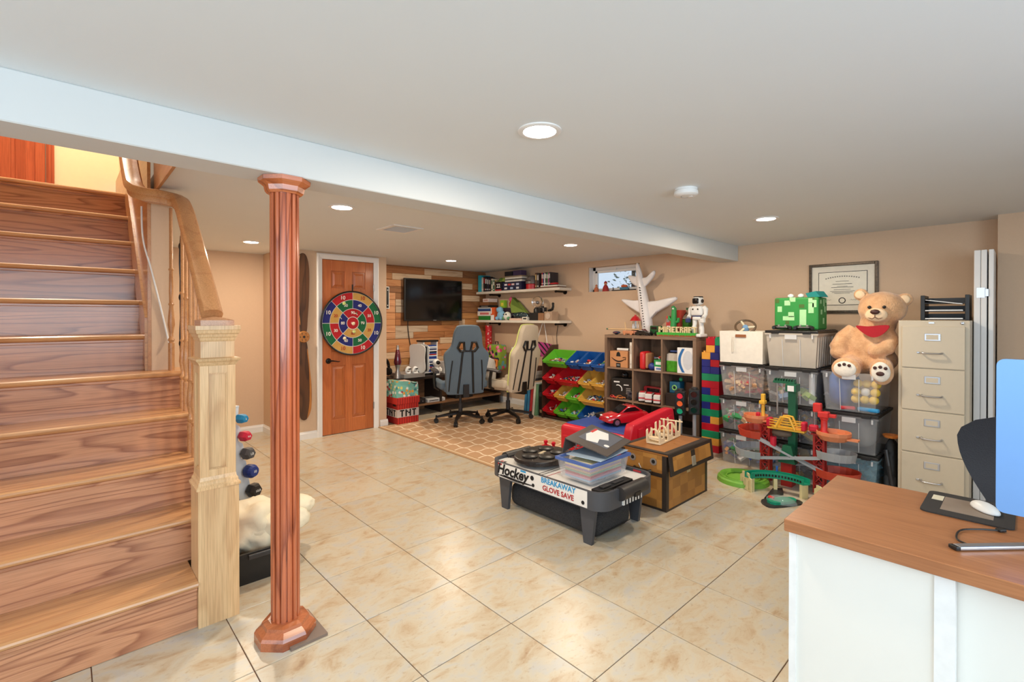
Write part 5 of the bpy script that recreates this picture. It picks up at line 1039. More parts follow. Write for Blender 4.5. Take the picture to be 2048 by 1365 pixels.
y = .205; ps = .0128
for ch in 'MINECRAFT':
    g = G5[ch]; mb = MB(); w = len(g[0])
    for r, row in enumerate(g):
        c = 0
        while c < w:
            if row[c] == '#':
                e = c
                while e < w and row[e] == '#': e += 1
                mb.box(-.02, y - c * ps, .042 + (4 - r) * ps * .98, .008, y - e * ps, .042 + (5 - r) * ps * .98); c = e
            else: c += 1
    mb.build('letter', mtn, ms); y -= w * ps + .009
# cactus toy, red book, bottle
cc_ = thing('cactus_toy', 'green toy cactus standing on the cube shelf before a red book', 'toy', (3.93, 1.105, ZT)); mcg = mat('cactus_green', (50, 150, 76), .5); MB().lathe([(.04, 0), (.045, .05), (0, .05)], seg=16).build('pot', mat('pot_dark', (60, 36, 30), .6), cc_, smooth=True)
MB().tube([(0, 0, .04), (0, 0, .12), (0, -.005, .22), (-.005, -.01, .30), (-.02, 0, .325)], [.03, .034, .03, .027, .016], 12).build('stem', mcg, cc_, smooth=True); MB().tube([(0, -.02, .15), (0, -.055, .16), (0, -.06, .20)], [.016, .018, .015], 8).build('arm', mcg, cc_, smooth=True); MB().tube([(0, .02, .17), (0, .05, .19), (0, .055, .22)], [.016, .016, .013], 8).build('arm', mcg, cc_, smooth=True)
MB().ball((-.026, -.01, .30), .011, 2).build('eye', m_white, cc_)
book(1.095, 1.045, ZT, .285, (206, 66, 50), 'red standing book behind the toy cactus', x0=3.97, x1=4.10)
pbk = book(1.205, 1.125, ZT, .22, (200, 60, 60), 'red and white toy pack left of the cactus', 'toy_pack', 'box', 3.95, 4.02); MB().box(-.001, -.035, .04, .001, .03, .11).build('white_print', m_white, pbk); MB().box(-.001, -.03, .0, .001, .035, .04).build('blue_print', mat('print_blue', (40, 110, 176), .5), pbk); MB().box(-.001, 0, .15, .001, .035, .19).build('grey_print', m_greyb, pbk)
gbt = thing('green_bottle', 'green drink bottle beside the white robot', 'bottle', (3.98, .965, ZT)); MB().lathe([(.05, 0), (.056, .01), (.056, .18), (.0, .18)], seg=22).build('drink', mat('drink_green', (46, 100, 30), .12, var=.15), gbt, smooth=True); MB().lathe([(.056, .18), (.054, .20), (.035, .24), (.016, .265), (.014, .29), (0, .29)], seg=22).build('neck', m_cglass, gbt, smooth=True); MB().lathe([(.017, .285), (.017, .31), (0, .31)], seg=14).build('cap', mat('cap_green', (30, 90, 50), .4), gbt)
# robot
rb = thing('toy_robot', 'white humanoid toy robot with black visor on the cube shelf', 'robot', (3.87, .795, ZT), -.35, rot=(0, 0, 2.95)); mwb = m_white; mbl = mat('robot_blue', (36, 54, 110), .4)
# robot faces local +X
for s in (-1, 1):
    MB().box(-.05, s * .048 - .032, 0, .07, s * .048 + .032, .035, bev=.012, seg=3).build('foot', mwb, rb, smooth=True)
    lgp = MB().tube([(0, s * .046, .03), (.005, s * .046, .09), (.0, s * .042, .12), (0, s * .034, .19)], [.026, .028, .022, .028], 12).build('leg', mwb, rb, smooth=True)
    MB().ball((.016, s * .046, .095), .014, 2).build('knee_joint', m_greyb, lgp, smooth='all')
MB().box(-.035, -.05, .175, .035, .05, .215, bev=.014, seg=3).build('pelvis', mwb, rb, smooth=True); MB().box(-.03, -.048, .213, .03, .048, .224).build('belt', mbl, rb)
ts = MB().box(-.04, -.065, .222, .045, .065, .325, bev=.022, seg=3).build('torso', mwb, rb, smooth=True)
for s in (-1, 1): MB().cyl((.043, s * .03, .29), (.048, s * .03, .29), .009, seg=10).build('chest_dot', m_black, ts)
MB().cyl((0, 0, .32), (0, 0, .34), .02, seg=12).build('neck', m_greyb, rb)
hd2 = MB().box(-.045, -.05, .335, .045, .05, .42, bev=.03, seg=4).build('head', mwb, rb, smooth=True); MB().box(.034, -.036, .348, .049, .036, .405, bev=.012, seg=3).build('visor', mat('visor_black', (14, 12, 16), .12, var=0), hd2, smooth=True)
MB().box(-.035, -.04, .41, .03, .04, .426, bev=.008).build('head_top', m_dark, hd2)
for s in (-1, 1):
    MB().cyl((0, s * .048, .375), (0, s * .056, .375), .02, seg=14).build('ear_pod', m_dark, hd2)
    ar = MB().tube([(0, s * .07, .31), (.0, s * .092, .29), (.005, s * .095, .235), (.035, s * .09, .20)], [.024, .026, .02, .024], 10).build('arm', mwb, rb, smooth=True)
    MB().box(.025, s * .09 - .022, .15, .065, s * .09 + .022, .195, bev=.008).build('gripper', mbl if s < 0 else mwb, ar)
# inflatable airplane leaning in the corner of window and shelf
ai = thing('inflatable_airplane', 'white inflatable airplane standing nose down against the wall', 'inflatable', (4.05, 1.49, ZT)); mai = mat('inflatable_white', (226, 222, 222), .3, var=.03)
fus = [(0, 0, .0), (0, .012, .10), (0, .03, .22), (0, .055, .36), (0, .082, .50), (0, .10, .60), (0, .125, .72), (0, .16, .82)]
fo = MB().tube([V(.0, y, z) for x, y, z in fus], [.055, .066, .068, .064, .056, .048, .036, .012], 18).build('fuselage', mai, ai, smooth=True)
def puff(pts, th, name):
    """inflated flat lobe from an outline in the YZ plane"""
    P = spline(pts, 4); c = V(sum(p[0] for p in P) / len(P), sum(p[1] for p in P) / len(P), 0); m = MB(); n = len(P); R = []
    for s, x in ((1.0, 0), (.92, .65), (.72, .92), (.4, 1)):
        R.append(([m.b.verts.new((-th * x, c.x + (p[0] - c.x) * s, c.y + (p[1] - c.y) * s)) for p in P], [m.b.verts.new((th * x, c.x + (p[0] - c.x) * s, c.y + (p[1] - c.y) * s)) for p in P]))
    for A, B in zip(R, R[1:]):
        for k in (0, 1):
            for i in range(n): m.b.faces.new((A[k][i], A[k][(i + 1) % n], B[k][(i + 1) % n], B[k][i]))
    m.b.faces.new(R[-1][0]); m.b.faces.new(R[-1][1]); return m.build(name, mai, ai, smooth='all')
puff([(.08, .40), (.20, .41), (.34, .43), (.37, .415), (.30, .36), (.18, .29), (.07, .25)], .03, 'left_wing')
puff([(.03, .37), (-.12, .40), (-.28, .43), (-.355, .435), (-.36, .40), (-.25, .33), (-.10, .25), (-.0, .17)], .03, 'right_wing')
puff([(.10, .67), (.20, .705), (.265, .715), (.27, .685), (.20, .60), (.10, .57)], .022, 'left_tailplane')
puff([(.10, .66), (.02, .68), (-.05, .74), (-.085, .75), (-.09, .71), (-.04, .64), (.06, .56)], .022, 'right_tailplane')
puff([(.10, .62), (.15, .75), (.17, .83), (.15, .86), (.12, .82), (.075, .68)], .02, 'fin')
for k in range(18):
    t = k / 17; z = .03 + .52 * t; MB().box(-.0715, .004 + .083 * z / .55 - .006 - .008, z, -.058, .004 + .083 * z / .55 + .006 - .008, z + .011).build('printed_window', m_ink, fo)
# figures and toy train on the window sill
for y, c, h, l, x in ((2.385, (196, 110, 70), .10, 'small orange figure at the left of the window sill', 4.235), (2.235, (170, 44, 40), .14, 'small red hooded figure on the window sill', 4.235)):
    f = thing('sill_figure', l, 'figurine', (x, y, wz0 + .0005)); m = mat('figure_%d' % c[0], c, .6); MB().lathe([(.045 if c[0] < 180 else .03, 0), (.035 if c[0] < 180 else .03, h * .4), (.018, h * .62), (0, h * .63)], seg=14).build('robe', m, f, smooth=True); MB().ball((0, 0, h * .75), h * .16, 2).build('head', mat('figure_skin', (206, 150, 110), .6), f, smooth='all'); MB().lathe([(h * .17, 0), (h * .13, h * .12), (.002, h * .22)], (0, 0, h * .78), 12).build('hood', m, f, smooth=True)
tt = thing('toy_train', 'small orange and blue toy train on a black track on the window sill', 'toy train', (4.24, 1.96, wz0 + .0005)); MB().box(-.02, -.17, 0, .02, .17, .012).build('track', m_black, tt); MB().box(-.015, -.07, .012, .015, .05, .045, bev=.004).build('carriage', mat('train_blue', (60, 120, 150), .4), tt); MB().ball((0, -.01, .06), .022, 2, (.8, 2.4, .8)).build('load', mat('train_orange', (206, 96, 50), .5), tt, smooth='all'); MB().cyl((0, .16, .01), (0, .16, .05), .006, seg=8).build('buffer_post', m_black, tt)
# ================================================================ toy traffic lights
def traffic(x, y, hgt, label, glowing):
    t = thing('toy_traffic_light', label, 'traffic light', (x, y, .0), 0, 'toy traffic lights', rot=(0, 0, .35)); MB().lathe([(.09, 0), (.09, .02), (.03, .035), (0, .035)], seg=20).build('foot', m_dark, t, smooth=True); MB().cyl((0, 0, .03), (0, 0, hgt - .22), .017, seg=12).build('pole', mat('pole_grey', (150, 152, 158), .4), t)
    MB().box(-.045, -.05, hgt - .24, .045, .05, hgt, bev=.008).build('housing', m_black, t)
    cols = [('lamp_red', (214, 30, 50)), ('lamp_orange', (226, 96, 40)), ('lamp_green', (20, 150, 110))]
    for k, (n, c) in enumerate(cols):
        m = mat(n, c, .3, var=.02, emit=.25) if glowing else mat(n + '_off', (60, 20, 26) if k == 0 else (30, 34, 34) if k == 1 else (16, 60, 52), .1, var=.3)  # faint glow added to lenses that are only coloured
        z = hgt - .045 - k * .075; MB().cyl((-.044, 0, z), (-.050, 0, z), .028, seg=18).build('lens', m, t); MB().tube([(-.062, .031 * math.cos(a), z + .031 * math.sin(a)) for a in [i * PI / 8 for i in range(9)]], .004, 6).build('visor', m_black, t)
    MB().lathe([(.03, 0), (.03, .02), (0, .02)], (0, 0, hgt), 12).build('cap', m_dark, t)
traffic(3.50, .795, .63, 'toy traffic light with red, orange and green lenses made faintly lit', True); traffic(3.47, .635, .665, 'toy traffic light with dark unlit lamps beside the lit one', False)
# ================================================================ tower of big toy bricks
lt = thing('brick_tower', 'tall tower of big red, blue, green and yellow toy bricks', 'brick tower', (3.87, .625, 0))
mbk = {'R': mat('brick_red', (190, 24, 44), .35), 'B': mat('brick_blue', (34, 44, 128), .35), 'G': mat('brick_green_big', (20, 140, 96), .35), 'Y': mat('brick_yellow', (236, 168, 70), .35)}
rws = ['RR', 'YY', 'GG', 'RR', 'BY', 'GG', 'BR', 'GG', 'BR', 'RR', 'GG', 'BB', 'BR', 'YB']
bh = .9345 / 13.0
def brick(w, m, parent, loc):
    b = MB().box(-.085, -w / 2 + .0006, 0, .085, w / 2 - .0006, bh - .0012, bev=.002, seg=1)
    n = 2 if w < .12 else 4
    for i in range(n):
        for j in range(4): b.cyl((-.064 + j * .0425, -w / 2 + (i + .5) * w / n, bh - .0012), (-.064 + j * .0425, -w / 2 + (i + .5) * w / n, bh + .014), .013, seg=8)
    b.build('brick', m, parent, loc)
for r, s in enumerate(rws):
    z = r * (bh)
    if s[0] == s[1] and s not in ('BB',): brick(.18, mbk[s[0]], lt, (0, 0, z))
    else: brick(.09, mbk[s[0]], lt, (0, .045, z)); brick(.09, mbk[s[1]], lt, (0, -.045, z))
z = len(rws) * bh
for y, c, k in ((.0, 'Y', 0), (-.07, 'B', 0), (.0, 'R', 1), (-.07, 'G', 1)): brick(.09 if y == 0 else .05, mbk[c], lt, (.0, y, z + k * bh - .0))
# ================================================================ clear storage bins
def clear_mat(name, c, alpha, rough=.2):
    if name in MATS: return MATS[name]
    m = bpy.data.materials.new(name); t, b = nt(m); b.inputs['Base Color'].default_value = S(c); b.inputs['Roughness'].default_value = rough; b.inputs['Alpha'].default_value = alpha; b.inputs['Specular IOR Level'].default_value = .6
    no = N(t, 'ShaderNodeTexNoise', Scale=6.0, Detail=2.0); mr = N(t, 'ShaderNodeMapRange'); mr.inputs[3].default_value = alpha * .75; mr.inputs[4].default_value = min(1, alpha * 1.25)
    co = N(t, 'ShaderNodeTexCoord'); t.links.new(co.outputs['Object'], no.inputs['Vector']); t.links.new(no.outputs['Fac'], mr.inputs[0]); t.links.new(mr.outputs[0], b.inputs['Alpha']); MATS[name] = m; return m
m_clear = clear_mat('clear_plastic', (232, 234, 236), .13); m_clearrim = clear_mat('clear_plastic_rim', (226, 228, 230), .6); m_milky = clear_mat('milky_plastic', (214, 204, 190), .62)
def storage_bin(label, x0, yc, z, w, d, h, lid=True, shell=None, group='clear storage bins', ribs=False):
    t = thing('storage_bin', label, 'storage bin', (x0 + d / 2, yc, z), 0, group)
    tub(d - .01, w - .01, h - (.028 if lid else 0), .004, .10, .008).build('shell', shell or m_clear, t)
    ht = h - (.028 if lid else 0)
    MB().box(-d / 2 - .006, -.045, ht - .05, -d / 2 + .004, .045, ht - .012).build('handle_plate', m_clearrim, t)
    for y in (-w * .17, w * .17): MB().cyl((-d / 2 * .91, y * .95, .01), (-d / 2 + .002, y, ht - .05), .003, seg=6).build('front_rib', m_clearrim, t)
    for s in (-1, 1):
        for y in (-w * .40, w * .40): MB().box(-d / 2 - .006 if s < 0 else d / 2 - .004, y - .006, ht - .045, -d / 2 + .004 if s < 0 else d / 2 + .006, y + .006, ht - .012).build('rim_tab', m_clearrim, t)
    if ribs:
        for k in range(9): MB().cyl((-d / 2 * .85 + k * d * .105, -w / 2 * .93, .01), (-d / 2 * .9 + k * d * .112, -w / 2 + .002, ht - .03), .006, seg=6).build('side_rib', m_milky, t)
    if lid:
        lm = MB().box(-d / 2 - .004, -w / 2 - .002, h - .030, d / 2 + .004, w / 2 + .002, h - .006, bev=.004)
        l = lm.build('lid', m_black, t)
        for k in range(8): MB().box(-d / 2 + .03 + k * d * .12, -w / 2, h - .006, -d / 2 + .045 + k * d * .12, -w / 2 + .02, h - .001).build('lid_rib', m_black, l)
        for y in (-w * .3, w * .3): MB().box(-d / 2 - .012, y - .03, h - .034, -d / 2 - .002, y + .03, h - .012, bev=.002).build('clip', m_black, l)
    return t
BH = .314
storage_bin('clear bin of mixed toys at the bottom of the stack beside the brick tower', 3.545, .225, 0, .40, .58, BH); storage_bin('clear bin of building blocks, second in the stack beside the brick tower', 3.545, .225, BH, .40, .58, BH); storage_bin('clear bin of wooden train track under the white fabric bin', 3.545, .225, 2 * BH, .40, .58, BH)
clutter('mixed_toys', None, 220, .21, .15, .24, 21, [(40, 60, 150), (190, 50, 50), (230, 150, 60), (226, 226, 226), (50, 50, 60), (60, 130, 80), (70, 110, 190)], .03, .075, (3.795, .225, .012), label='jumble of toys inside the bottom bin beside the brick tower'); clutter('building_blocks', None, 200, .21, .15, .24, 22, [(228, 228, 226), (60, 150, 90), (206, 60, 56), (150, 150, 156), (206, 176, 140), (120, 124, 130)], .03, .07, (3.795, .225, BH + .012), label='white, green and red building blocks inside the second bin')
clutter('wooden_tracks', None, 190, .12, .10, .23, 23, [(214, 176, 136), (204, 160, 120), (222, 190, 150), (196, 150, 110), (190, 60, 60)], .03, .055, (3.75, .225, 2 * BH + .012), long=True, label='tan wooden train tracks heaped inside the third bin')
storage_bin('clear bin behind the toy crane at the bottom of the middle stack', 3.47, -.205, 0, .40, .58, BH); storage_bin('clear bin second from the floor in the middle stack', 3.47, -.205, BH, .40, .58, BH); storage_bin('clear bin with white tube and dark bag in the middle stack', 3.47, -.205, 2 * BH, .40, .58, BH); storage_bin('milky ribbed bin with pale cloth on top of the middle stack', 3.47, -.205, 3 * BH, .40, .58, BH, shell=m_milky, ribs=True)
GRY = [(150, 152, 156), (90, 92, 98), (190, 190, 190), (206, 170, 80), (160, 60, 60), (60, 90, 130)]
clutter('grey_toys', None, 150, .20, .15, .22, 31, GRY, .03, .08, (3.71, -.205, .012), label='grey and coloured toys inside the lowest middle bin'); clutter('grey_parts', None, 150, .20, .15, .22, 32, GRY, .03, .08, (3.71, -.205, BH + .012), label='grey toy parts inside the second middle bin')
clutter('small_toys', None, 60, .2, .14, .10, 33, [(120, 150, 190), (200, 180, 160), (230, 230, 230), (150, 180, 90), (220, 140, 110)], .03, .07, (3.74, -.19, 2 * BH + .012), label='small pale toys inside the third middle bin')
tag(MB().cyl((0, 0, 0), (0, 0, .25), .022, seg=14).build('white_tube', m_white, None, (3.56, -.34, 2 * BH + .012)), 'white tube standing inside the third middle bin', 'tube')
tag(lump(0, 0, .12, .14, .05, .12, 4.4, .12, 3).build('black_bag', m_black, None, (3.86, -.325, 2 * BH + .01), smooth='all'), 'black bag squeezed inside the third middle bin', 'bag')
tag(lump(0, 0, .07, .22, .15, .07, 9.2, .2, 4).build('pale_cloth', mat('pale_cloth', (226, 222, 214), .9), None, (3.76, -.205, 3 * BH + .012), smooth='all'), 'pale folded cloth inside the milky ribbed bin', 'cloth')
storage_bin('bluish clear bin at the bottom of the stack beside the file cabinet', 3.45, -.62, 0, .37, .55, BH, shell=clear_mat('clear_blue', (150, 186, 200), .35)); storage_bin('grey filled clear bin in the middle of the stack below the bear', 3.45, -.62, BH, .37, .55, BH); storage_bin('open clear bin with yellow balls under the teddy bear', 3.45, -.62, 2 * BH, .37, .55, .305, lid=False)
clutter('coloured_bits', None, 110, .22, .14, .17, 41, [(120, 170, 190), (70, 90, 100), (190, 120, 100), (150, 170, 160), (90, 120, 130)], .03, .07, (3.73, -.62, .012), label='bluish toy bits inside the bottom bin beside the file cabinet')
tag(lump(0, 0, .125, .22, .14, .12, 6.6, .05, 3, .6).build('grey_blanket', mat('grey_blanket', (120, 118, 116), .9), None, (3.73, -.62, BH + .01), smooth='all'), 'grey blanket packed inside the middle bin below the bear', 'blanket')
rr = random.Random(5)
for k in range(9):
    c = (232, 232, 228) if k == 4 else (232, 196, 80)
    tag(MB().ball((0, 0, 0), .033, 2).build('play_ball', mat('ball_%d' % c[2], c, .5), None, (3.50 + .02 * rr.random() + (.05 if k > 5 else 0), -.66 - .058 * (k % 3) + .01 * rr.random(), 2 * BH + .10 + .058 * (k // 3)), smooth='all'), ('white play ball among the yellow ones in the open bin' if k == 4 else 'yellow play ball, %s of the %s row in the open bin' % (('left', 'middle', 'right')[k % 3], ('bottom', 'middle', 'top')[k // 3])), 'ball', 'play balls in the open bin')
tag(lump(0, 0, .15, .20, .09, .15, 7.1, .08, 3, .7).build('blue_sleeping_bag', mat('blue_cloth', (36, 84, 160), .8), None, (3.72, -.53, 2 * BH + .012), smooth='all'), 'blue cloth bundle inside the open bin below the bear', 'cloth')
tag(MB().box(-.02, -.07, 0, .02, .07, .03, bev=.01).build('cyan_toy_shell', mat('cyan_toy', (50, 150, 206), .4), None, (3.50, -.735, 2 * BH + .012), (0, 0, -.2)), 'cyan toy at the bottom of the open bin', 'toy'); tag(MB().box(-.02, -.05, 0, .02, .05, .025, bev=.008).build('red_toy_boat', mat('red_toy', (206, 50, 56), .4), None, (3.505, -.60, 2 * BH + .012), (0, 0, .3)), 'red toy at the bottom of the open bin', 'toy')
# ================================================================ white fabric bin, toy wheel, pixel bag
fb = thing('white_fabric_bin', 'white fabric bin with brown cut-out handle on the bin stack', 'fabric bin', (3.73, .235, 3 * BH + .0005)); mfw = mat('white_canvas', (234, 228, 216), .9, bump=.1)
tub(.36, .385, .29, .006, .02, .0).build('body', mfw, fb); hp = MB().box(-.187, -.05, .235, -.182, .045, .262, bev=.002).build('handle_hole', mat('handle_brown', (150, 92, 54), .7), fb); MB().box(-.19, .058, .10, -.184, .072, .24).build('hanging_tag', mat('tag_paper', (222, 214, 200), .8), fb); MB().box(-.178, -.19, .285, .178, .19, .291).build('paper_layer', mfw, fb)
tw = thing('toy_steering_wheel', 'toy steering wheel lying on the white fabric bin', 'toy wheel', (3.72, .255, 3 * BH + .295), 0, rot=(0, -.9, .3)); MB().tube([(.075 * math.cos(a), .085 * math.sin(a), .06) for a in [i * PI / 14 for i in range(28)]], .010, 8, closed=True).build('rim', mat('wheel_brown', (90, 70, 50), .5), tw, smooth=True)
for k in range(3): MB().cyl((0, 0, .05), (.075 * math.cos(k * 2.1 + .5), .085 * math.sin(k * 2.1 + .5), .06), .010, seg=8).build('spoke', mat('wheel_cream', (214, 206, 180), .5), tw)
MB().lathe([(.028, 0), (.03, .045), (.02, .065), (0, .066)], seg=16).build('hub', mat('wheel_blue', (110, 150, 190), .5), tw, smooth=True)
cg = thing('pixel_toy_bag', 'green cube bag with pale pixel squares on the milky bin', 'bag', (3.70, -.205, 4 * BH + .0005)); mcr = mat('pixel_green', (36, 136, 58), .6, var=.1, scale=8)
g = MB().box(-.12, -.175, 0, .13, .165, .275, bev=.015, seg=2); g.build('body', mcr, cg)
rr = random.Random(11); mlp = mat('pixel_pale', (166, 216, 160), .7); mdp = mat('pixel_dark', (70, 100, 40), .7)
for k, (y, z, w, h) in enumerate(((.12, .16, .035, .04), (.06, .215, .045, .035), (.02, .245, .045, .03), (.05, .085, .09, .03), (.03, .115, .045, .035), (-.06, .06, .05, .11), (-.12, .155, .04, .07), (-.145, .20, .03, .05), (-.115, .235, .03, .03))): MB().box(-.1215, y - w / 2, z - h * .2, -.119, y + w / 2, z + h).build('pale_square', mlp, cg)
for k, (y, z, w, h) in enumerate(((.14, .23, .03, .035), (-.05, .185, .04, .03), (.06, .045, .03, .03), (-.13, .255, .03, .02))): MB().box(-.1212, y - w / 2, z, -.119, y + w / 2, z + h).build('dark_square', mdp, cg)
for k, (x, z, w, h) in enumerate(((-.06, .22, .04, .03), (.03, .20, .03, .06), (-.04, .13, .04, .04), (.06, .15, .04, .05), (.02, .05, .04, .05), (.09, .23, .03, .03))): MB().box(x - w / 2, -.1765, z, x + w / 2, -.174, z + h).build('side_square', mlp, cg)
tag(MB().prism([(-.06, 0), (.05, 0), (.07, .035), (-.02, .05)], -.05, .05, M=RX(PI / 2)).build('teal_toy_roof', mat('teal_toy', (20, 130, 130), .5), None, (3.68, -.345, 4 * BH + .2765), (0, 0, 1.2)), 'teal toy lying on the corner of the pixel bag', 'toy')
for y, l in ((.01, 'white toy ear poking from the pixel bag, left'), (-.07, 'white toy ear poking from the pixel bag, right')): tag(lump(0, 0, .016, .022, .025, .02, 1 + y, .1, 2).build('plush_ear_toy', m_white, None, (3.70, -.205 + y + .06, 4 * BH + .2765), smooth='all'), l, 'toy')
for k, (y, l) in enumerate(((-.12, 'black game controller on the milky bin, left'), (-.285, 'black game controller on the milky bin, right'))):
    t = thing('black_controller', l, 'controller', (3.53, y, 4 * BH + .0005), .2, 'black controllers on the bin'); MB().box(-.03, -.05, .008, .03, .05, .03, bev=.01, seg=2).build('body', m_black, t)
    for s in (-1, 1): MB().tube([(0, s * .04, .022), (-.02, s * .065, .016), (-.035, s * .062, .015)], [.018, .016, .012], 8).build('grip', m_black, t, smooth=True); MB().cyl((-.005, s * .025, .03), (-.005, s * .025, .042), .008, seg=8).build('thumb_stick', m_greyb, t)
# ================================================================ framed diploma
dp = thing('framed_diploma', 'framed diploma with cream mat hung on the right wall', 'picture frame', (XB - .003, -.41, 1.40)); mfr = mat('frame_antique', (86, 74, 62), .35, metal=.5, var=.5, scale=60)
for a in ((-.265, 0, -.24, .455), (.24, 0, .265, .455)): MB().box(-.022, a[0], a[1], 0, a[2], a[3], bev=.004).build('frame_side', mfr, dp)
for z0, z1 in ((0, .025), (.43, .455)): MB().box(-.022, -.24, z0, 0, .24, z1, bev=.004).build('frame_rail', mfr, dp)
MB().box(-.010, -.24, .025, -.002, .24, .43).build('mat_board', mat('mat_cream', (232, 224, 208), .8), dp); MB().box(-.0115, -.188, .072, -.0095, .188, .378).build('black_line', m_ink, dp); MB().box(-.0125, -.183, .077, -.011, .183, .373).build('certificate', mat('paper_ivory', (238, 232, 216), .8), dp)
mlt = mat('faded_ink', (120, 116, 108), .8)
crv = MB()
for i in range(15):
    a = -.9 + 1.8 * i / 14; crv.box(-.0135, -a * .14 - .005, .335 - .022 * a * a - .005, -.0124, -a * .14 + .005, .335 - .022 * a * a + .005)
crv.build('arched_title', mlt, dp)['kind'] = 'stuff'
for z, w, m in ((.29, .10, mlt), (.265, .15, m_ink), (.245, .08, mlt), (.235, .17, m_ink), (.215, .13, mlt), (.20, .19, mlt), (.19, .16, mlt), (.18, .12, mlt)): MB().box(-.0135, -w / 2, z - .002, -.0124, w / 2, z + .002).build('text_line', m, dp)
MB().tube([(-.0135, .024 * math.cos(a), .115 + .024 * math.sin(a)) for a in [i * PI / 10 for i in range(20)]], .0035, 5, closed=True).build('seal', m_ink, dp)
for y in (.12, -.10): MB().tube([(-.0133, y + .035 - .07 * t, .12 + .004 * math.sin(t * 22)) for t in [i / 14 for i in range(15)]], .0012, 4).build('signature', m_ink if y < 0 else mlt, dp)
MB().box(-.016, -.24, .025, -.0155, .24, .43).build('glazing', clear_mat('picture_glass', (240, 240, 240), .03, .05), dp)
# ================================================================ teddy bear
def remeshed(mb, name, m, parent, vox=.012, smooth=8):
    me = mb.me('tmp', m); o = bpy.data.objects.new('tmp', me); COL.objects.link(o); r = o.modifiers.new('r', 'REMESH'); r.mode = 'VOXEL'; r.voxel_size = vox; s = o.modifiers.new('s', 'SMOOTH'); s.iterations = smooth; s.factor = .5
    dg = bpy.context.evaluated_depsgraph_get(); dg.update(); nm = bpy.data.meshes.new_from_object(o.evaluated_get(dg)); bpy.data.objects.remove(o)
    for p in nm.polygons: p.use_smooth = True
    nm.materials.clear(); nm.materials.append(m); return link(name, nm, parent)
m_fur = bpy.data.materials.new('teddy_fur'); t_, b_ = nt(m_fur); co = N(t_, 'ShaderNodeTexCoord'); n1 = N(t_, 'ShaderNodeTexNoise', Scale=14.0, Detail=6.0, Roughness=.7); rp_ = N(t_, 'ShaderNodeValToRGB'); rp_.color_ramp.elements[0].position = .3; rp_.color_ramp.elements[0].color = S((196, 144, 100)); rp_.color_ramp.elements[1].position = .65; rp_.color_ramp.elements[1].color = S((228, 182, 138))
n2 = N(t_, 'ShaderNodeTexNoise', Scale=90.0, Detail=3.0); bp = N(t_, 'ShaderNodeBump', Strength=.6, Distance=.01)
for a, b in ((co.outputs['Object'], n1.inputs['Vector']), (co.outputs['Object'], n2.inputs['Vector']), (n1.outputs['Fac'], rp_.inputs[0]), (rp_.outputs[0], b_.inputs['Base Color']), (n2.outputs['Fac'], bp.inputs['Height']), (bp.outputs[0], b_.inputs['Normal'])): t_.links.new(a, b)
b_.inputs['Roughness'].default_value = 1.0; b_.inputs['Sheen Weight'].default_value = .4
m_furl = mat('teddy_fur_pale', (236, 206, 170), .95, scale=60, bump=.3); m_paw = mat('paw_pad_white', (240, 232, 218), .9, scale=60, bump=.2); m_brn = mat('nose_brown', (70, 34, 26), .5)
tb = thing('teddy_bear', 'large tan teddy bear with red bow tie sitting on the open bin', 'teddy bear', (3.70, -.708, .925))
q = MB(); q.ball((.03, .015, .20), .16, 3, (.9, 1.02, 1.2)); q.ball((.04, 0, .10), .15, 3, (1, 1.15, .8)); q.ball((.02, -.045, .385), .12, 3)
q.ball((.0, -.075, .505), .158, 3, (.92, 1.0, .86)); q.ball((-.10, -.065, .465), .082, 3, (.85, 1.05, .8))
for y, z in ((.065, .62), (-.215, .575)): q.ball((.01, y, z), .052, 3, (.55, 1, 1))
q.tube([(.0, .10, .34), (-.03, .165, .27), (-.06, .20, .19), (-.07, .195, .14)], [.06, .068, .07, .05], 12); q.ball((-.07, .197, .155), .064, 2)
q.tube([(.0, -.10, .33), (-.06, -.135, .26), (-.11, -.12, .20), (-.12, -.07, .18)], [.055, .06, .058, .05], 12); q.ball((-.12, -.06, .18), .055, 2)
q.tube([(.0, .08, .06), (-.10, .10, .06), (-.18, .11, .045)], [.085, .08, .075], 12); q.ball((-.215, .115, .035), .095, 3, (.55, 1.05, .95))
q.tube([(.0, -.06, .05), (-.10, -.09, .06), (-.18, -.105, .04)], [.08, .075, .068], 12); q.ball((-.215, -.11, .03), .09, 3, (.5, .85, 1.15))
remeshed(q, 'body', m_fur, tb, .011, 6)
MB().ball((-.158, -.065, .455), .062, 3, (.55, 1.15, .85)).build('muzzle', m_furl, tb, smooth='all'); MB().ball((-.192, -.063, .478), .025, 2, (.6, 1.25, .8)).build('nose', m_brn, tb, smooth='all')
MB().tube([(-.193, -.063, .455), (-.194, -.063, .438), (-.190, -.045, .425), (-.178, -.02, .435)], .003, 5).tube([(-.194, -.063, .438), (-.190, -.085, .425), (-.178, -.108, .435)], .003, 5).build('mouth_stitch', mat('stitch', (110, 70, 48), .8), tb)
for s in (-1, 1): MB().ball((-.148, -.066 + s * .046, .515), .0125, 2).build('eye', m_black, tb, smooth='all')
for y, z in ((.065, .618), (-.215, .573)): MB().ball((-.018, y, z), .036, 2, (.35, 1, 1)).build('inner_ear', m_furl, tb, smooth='all')
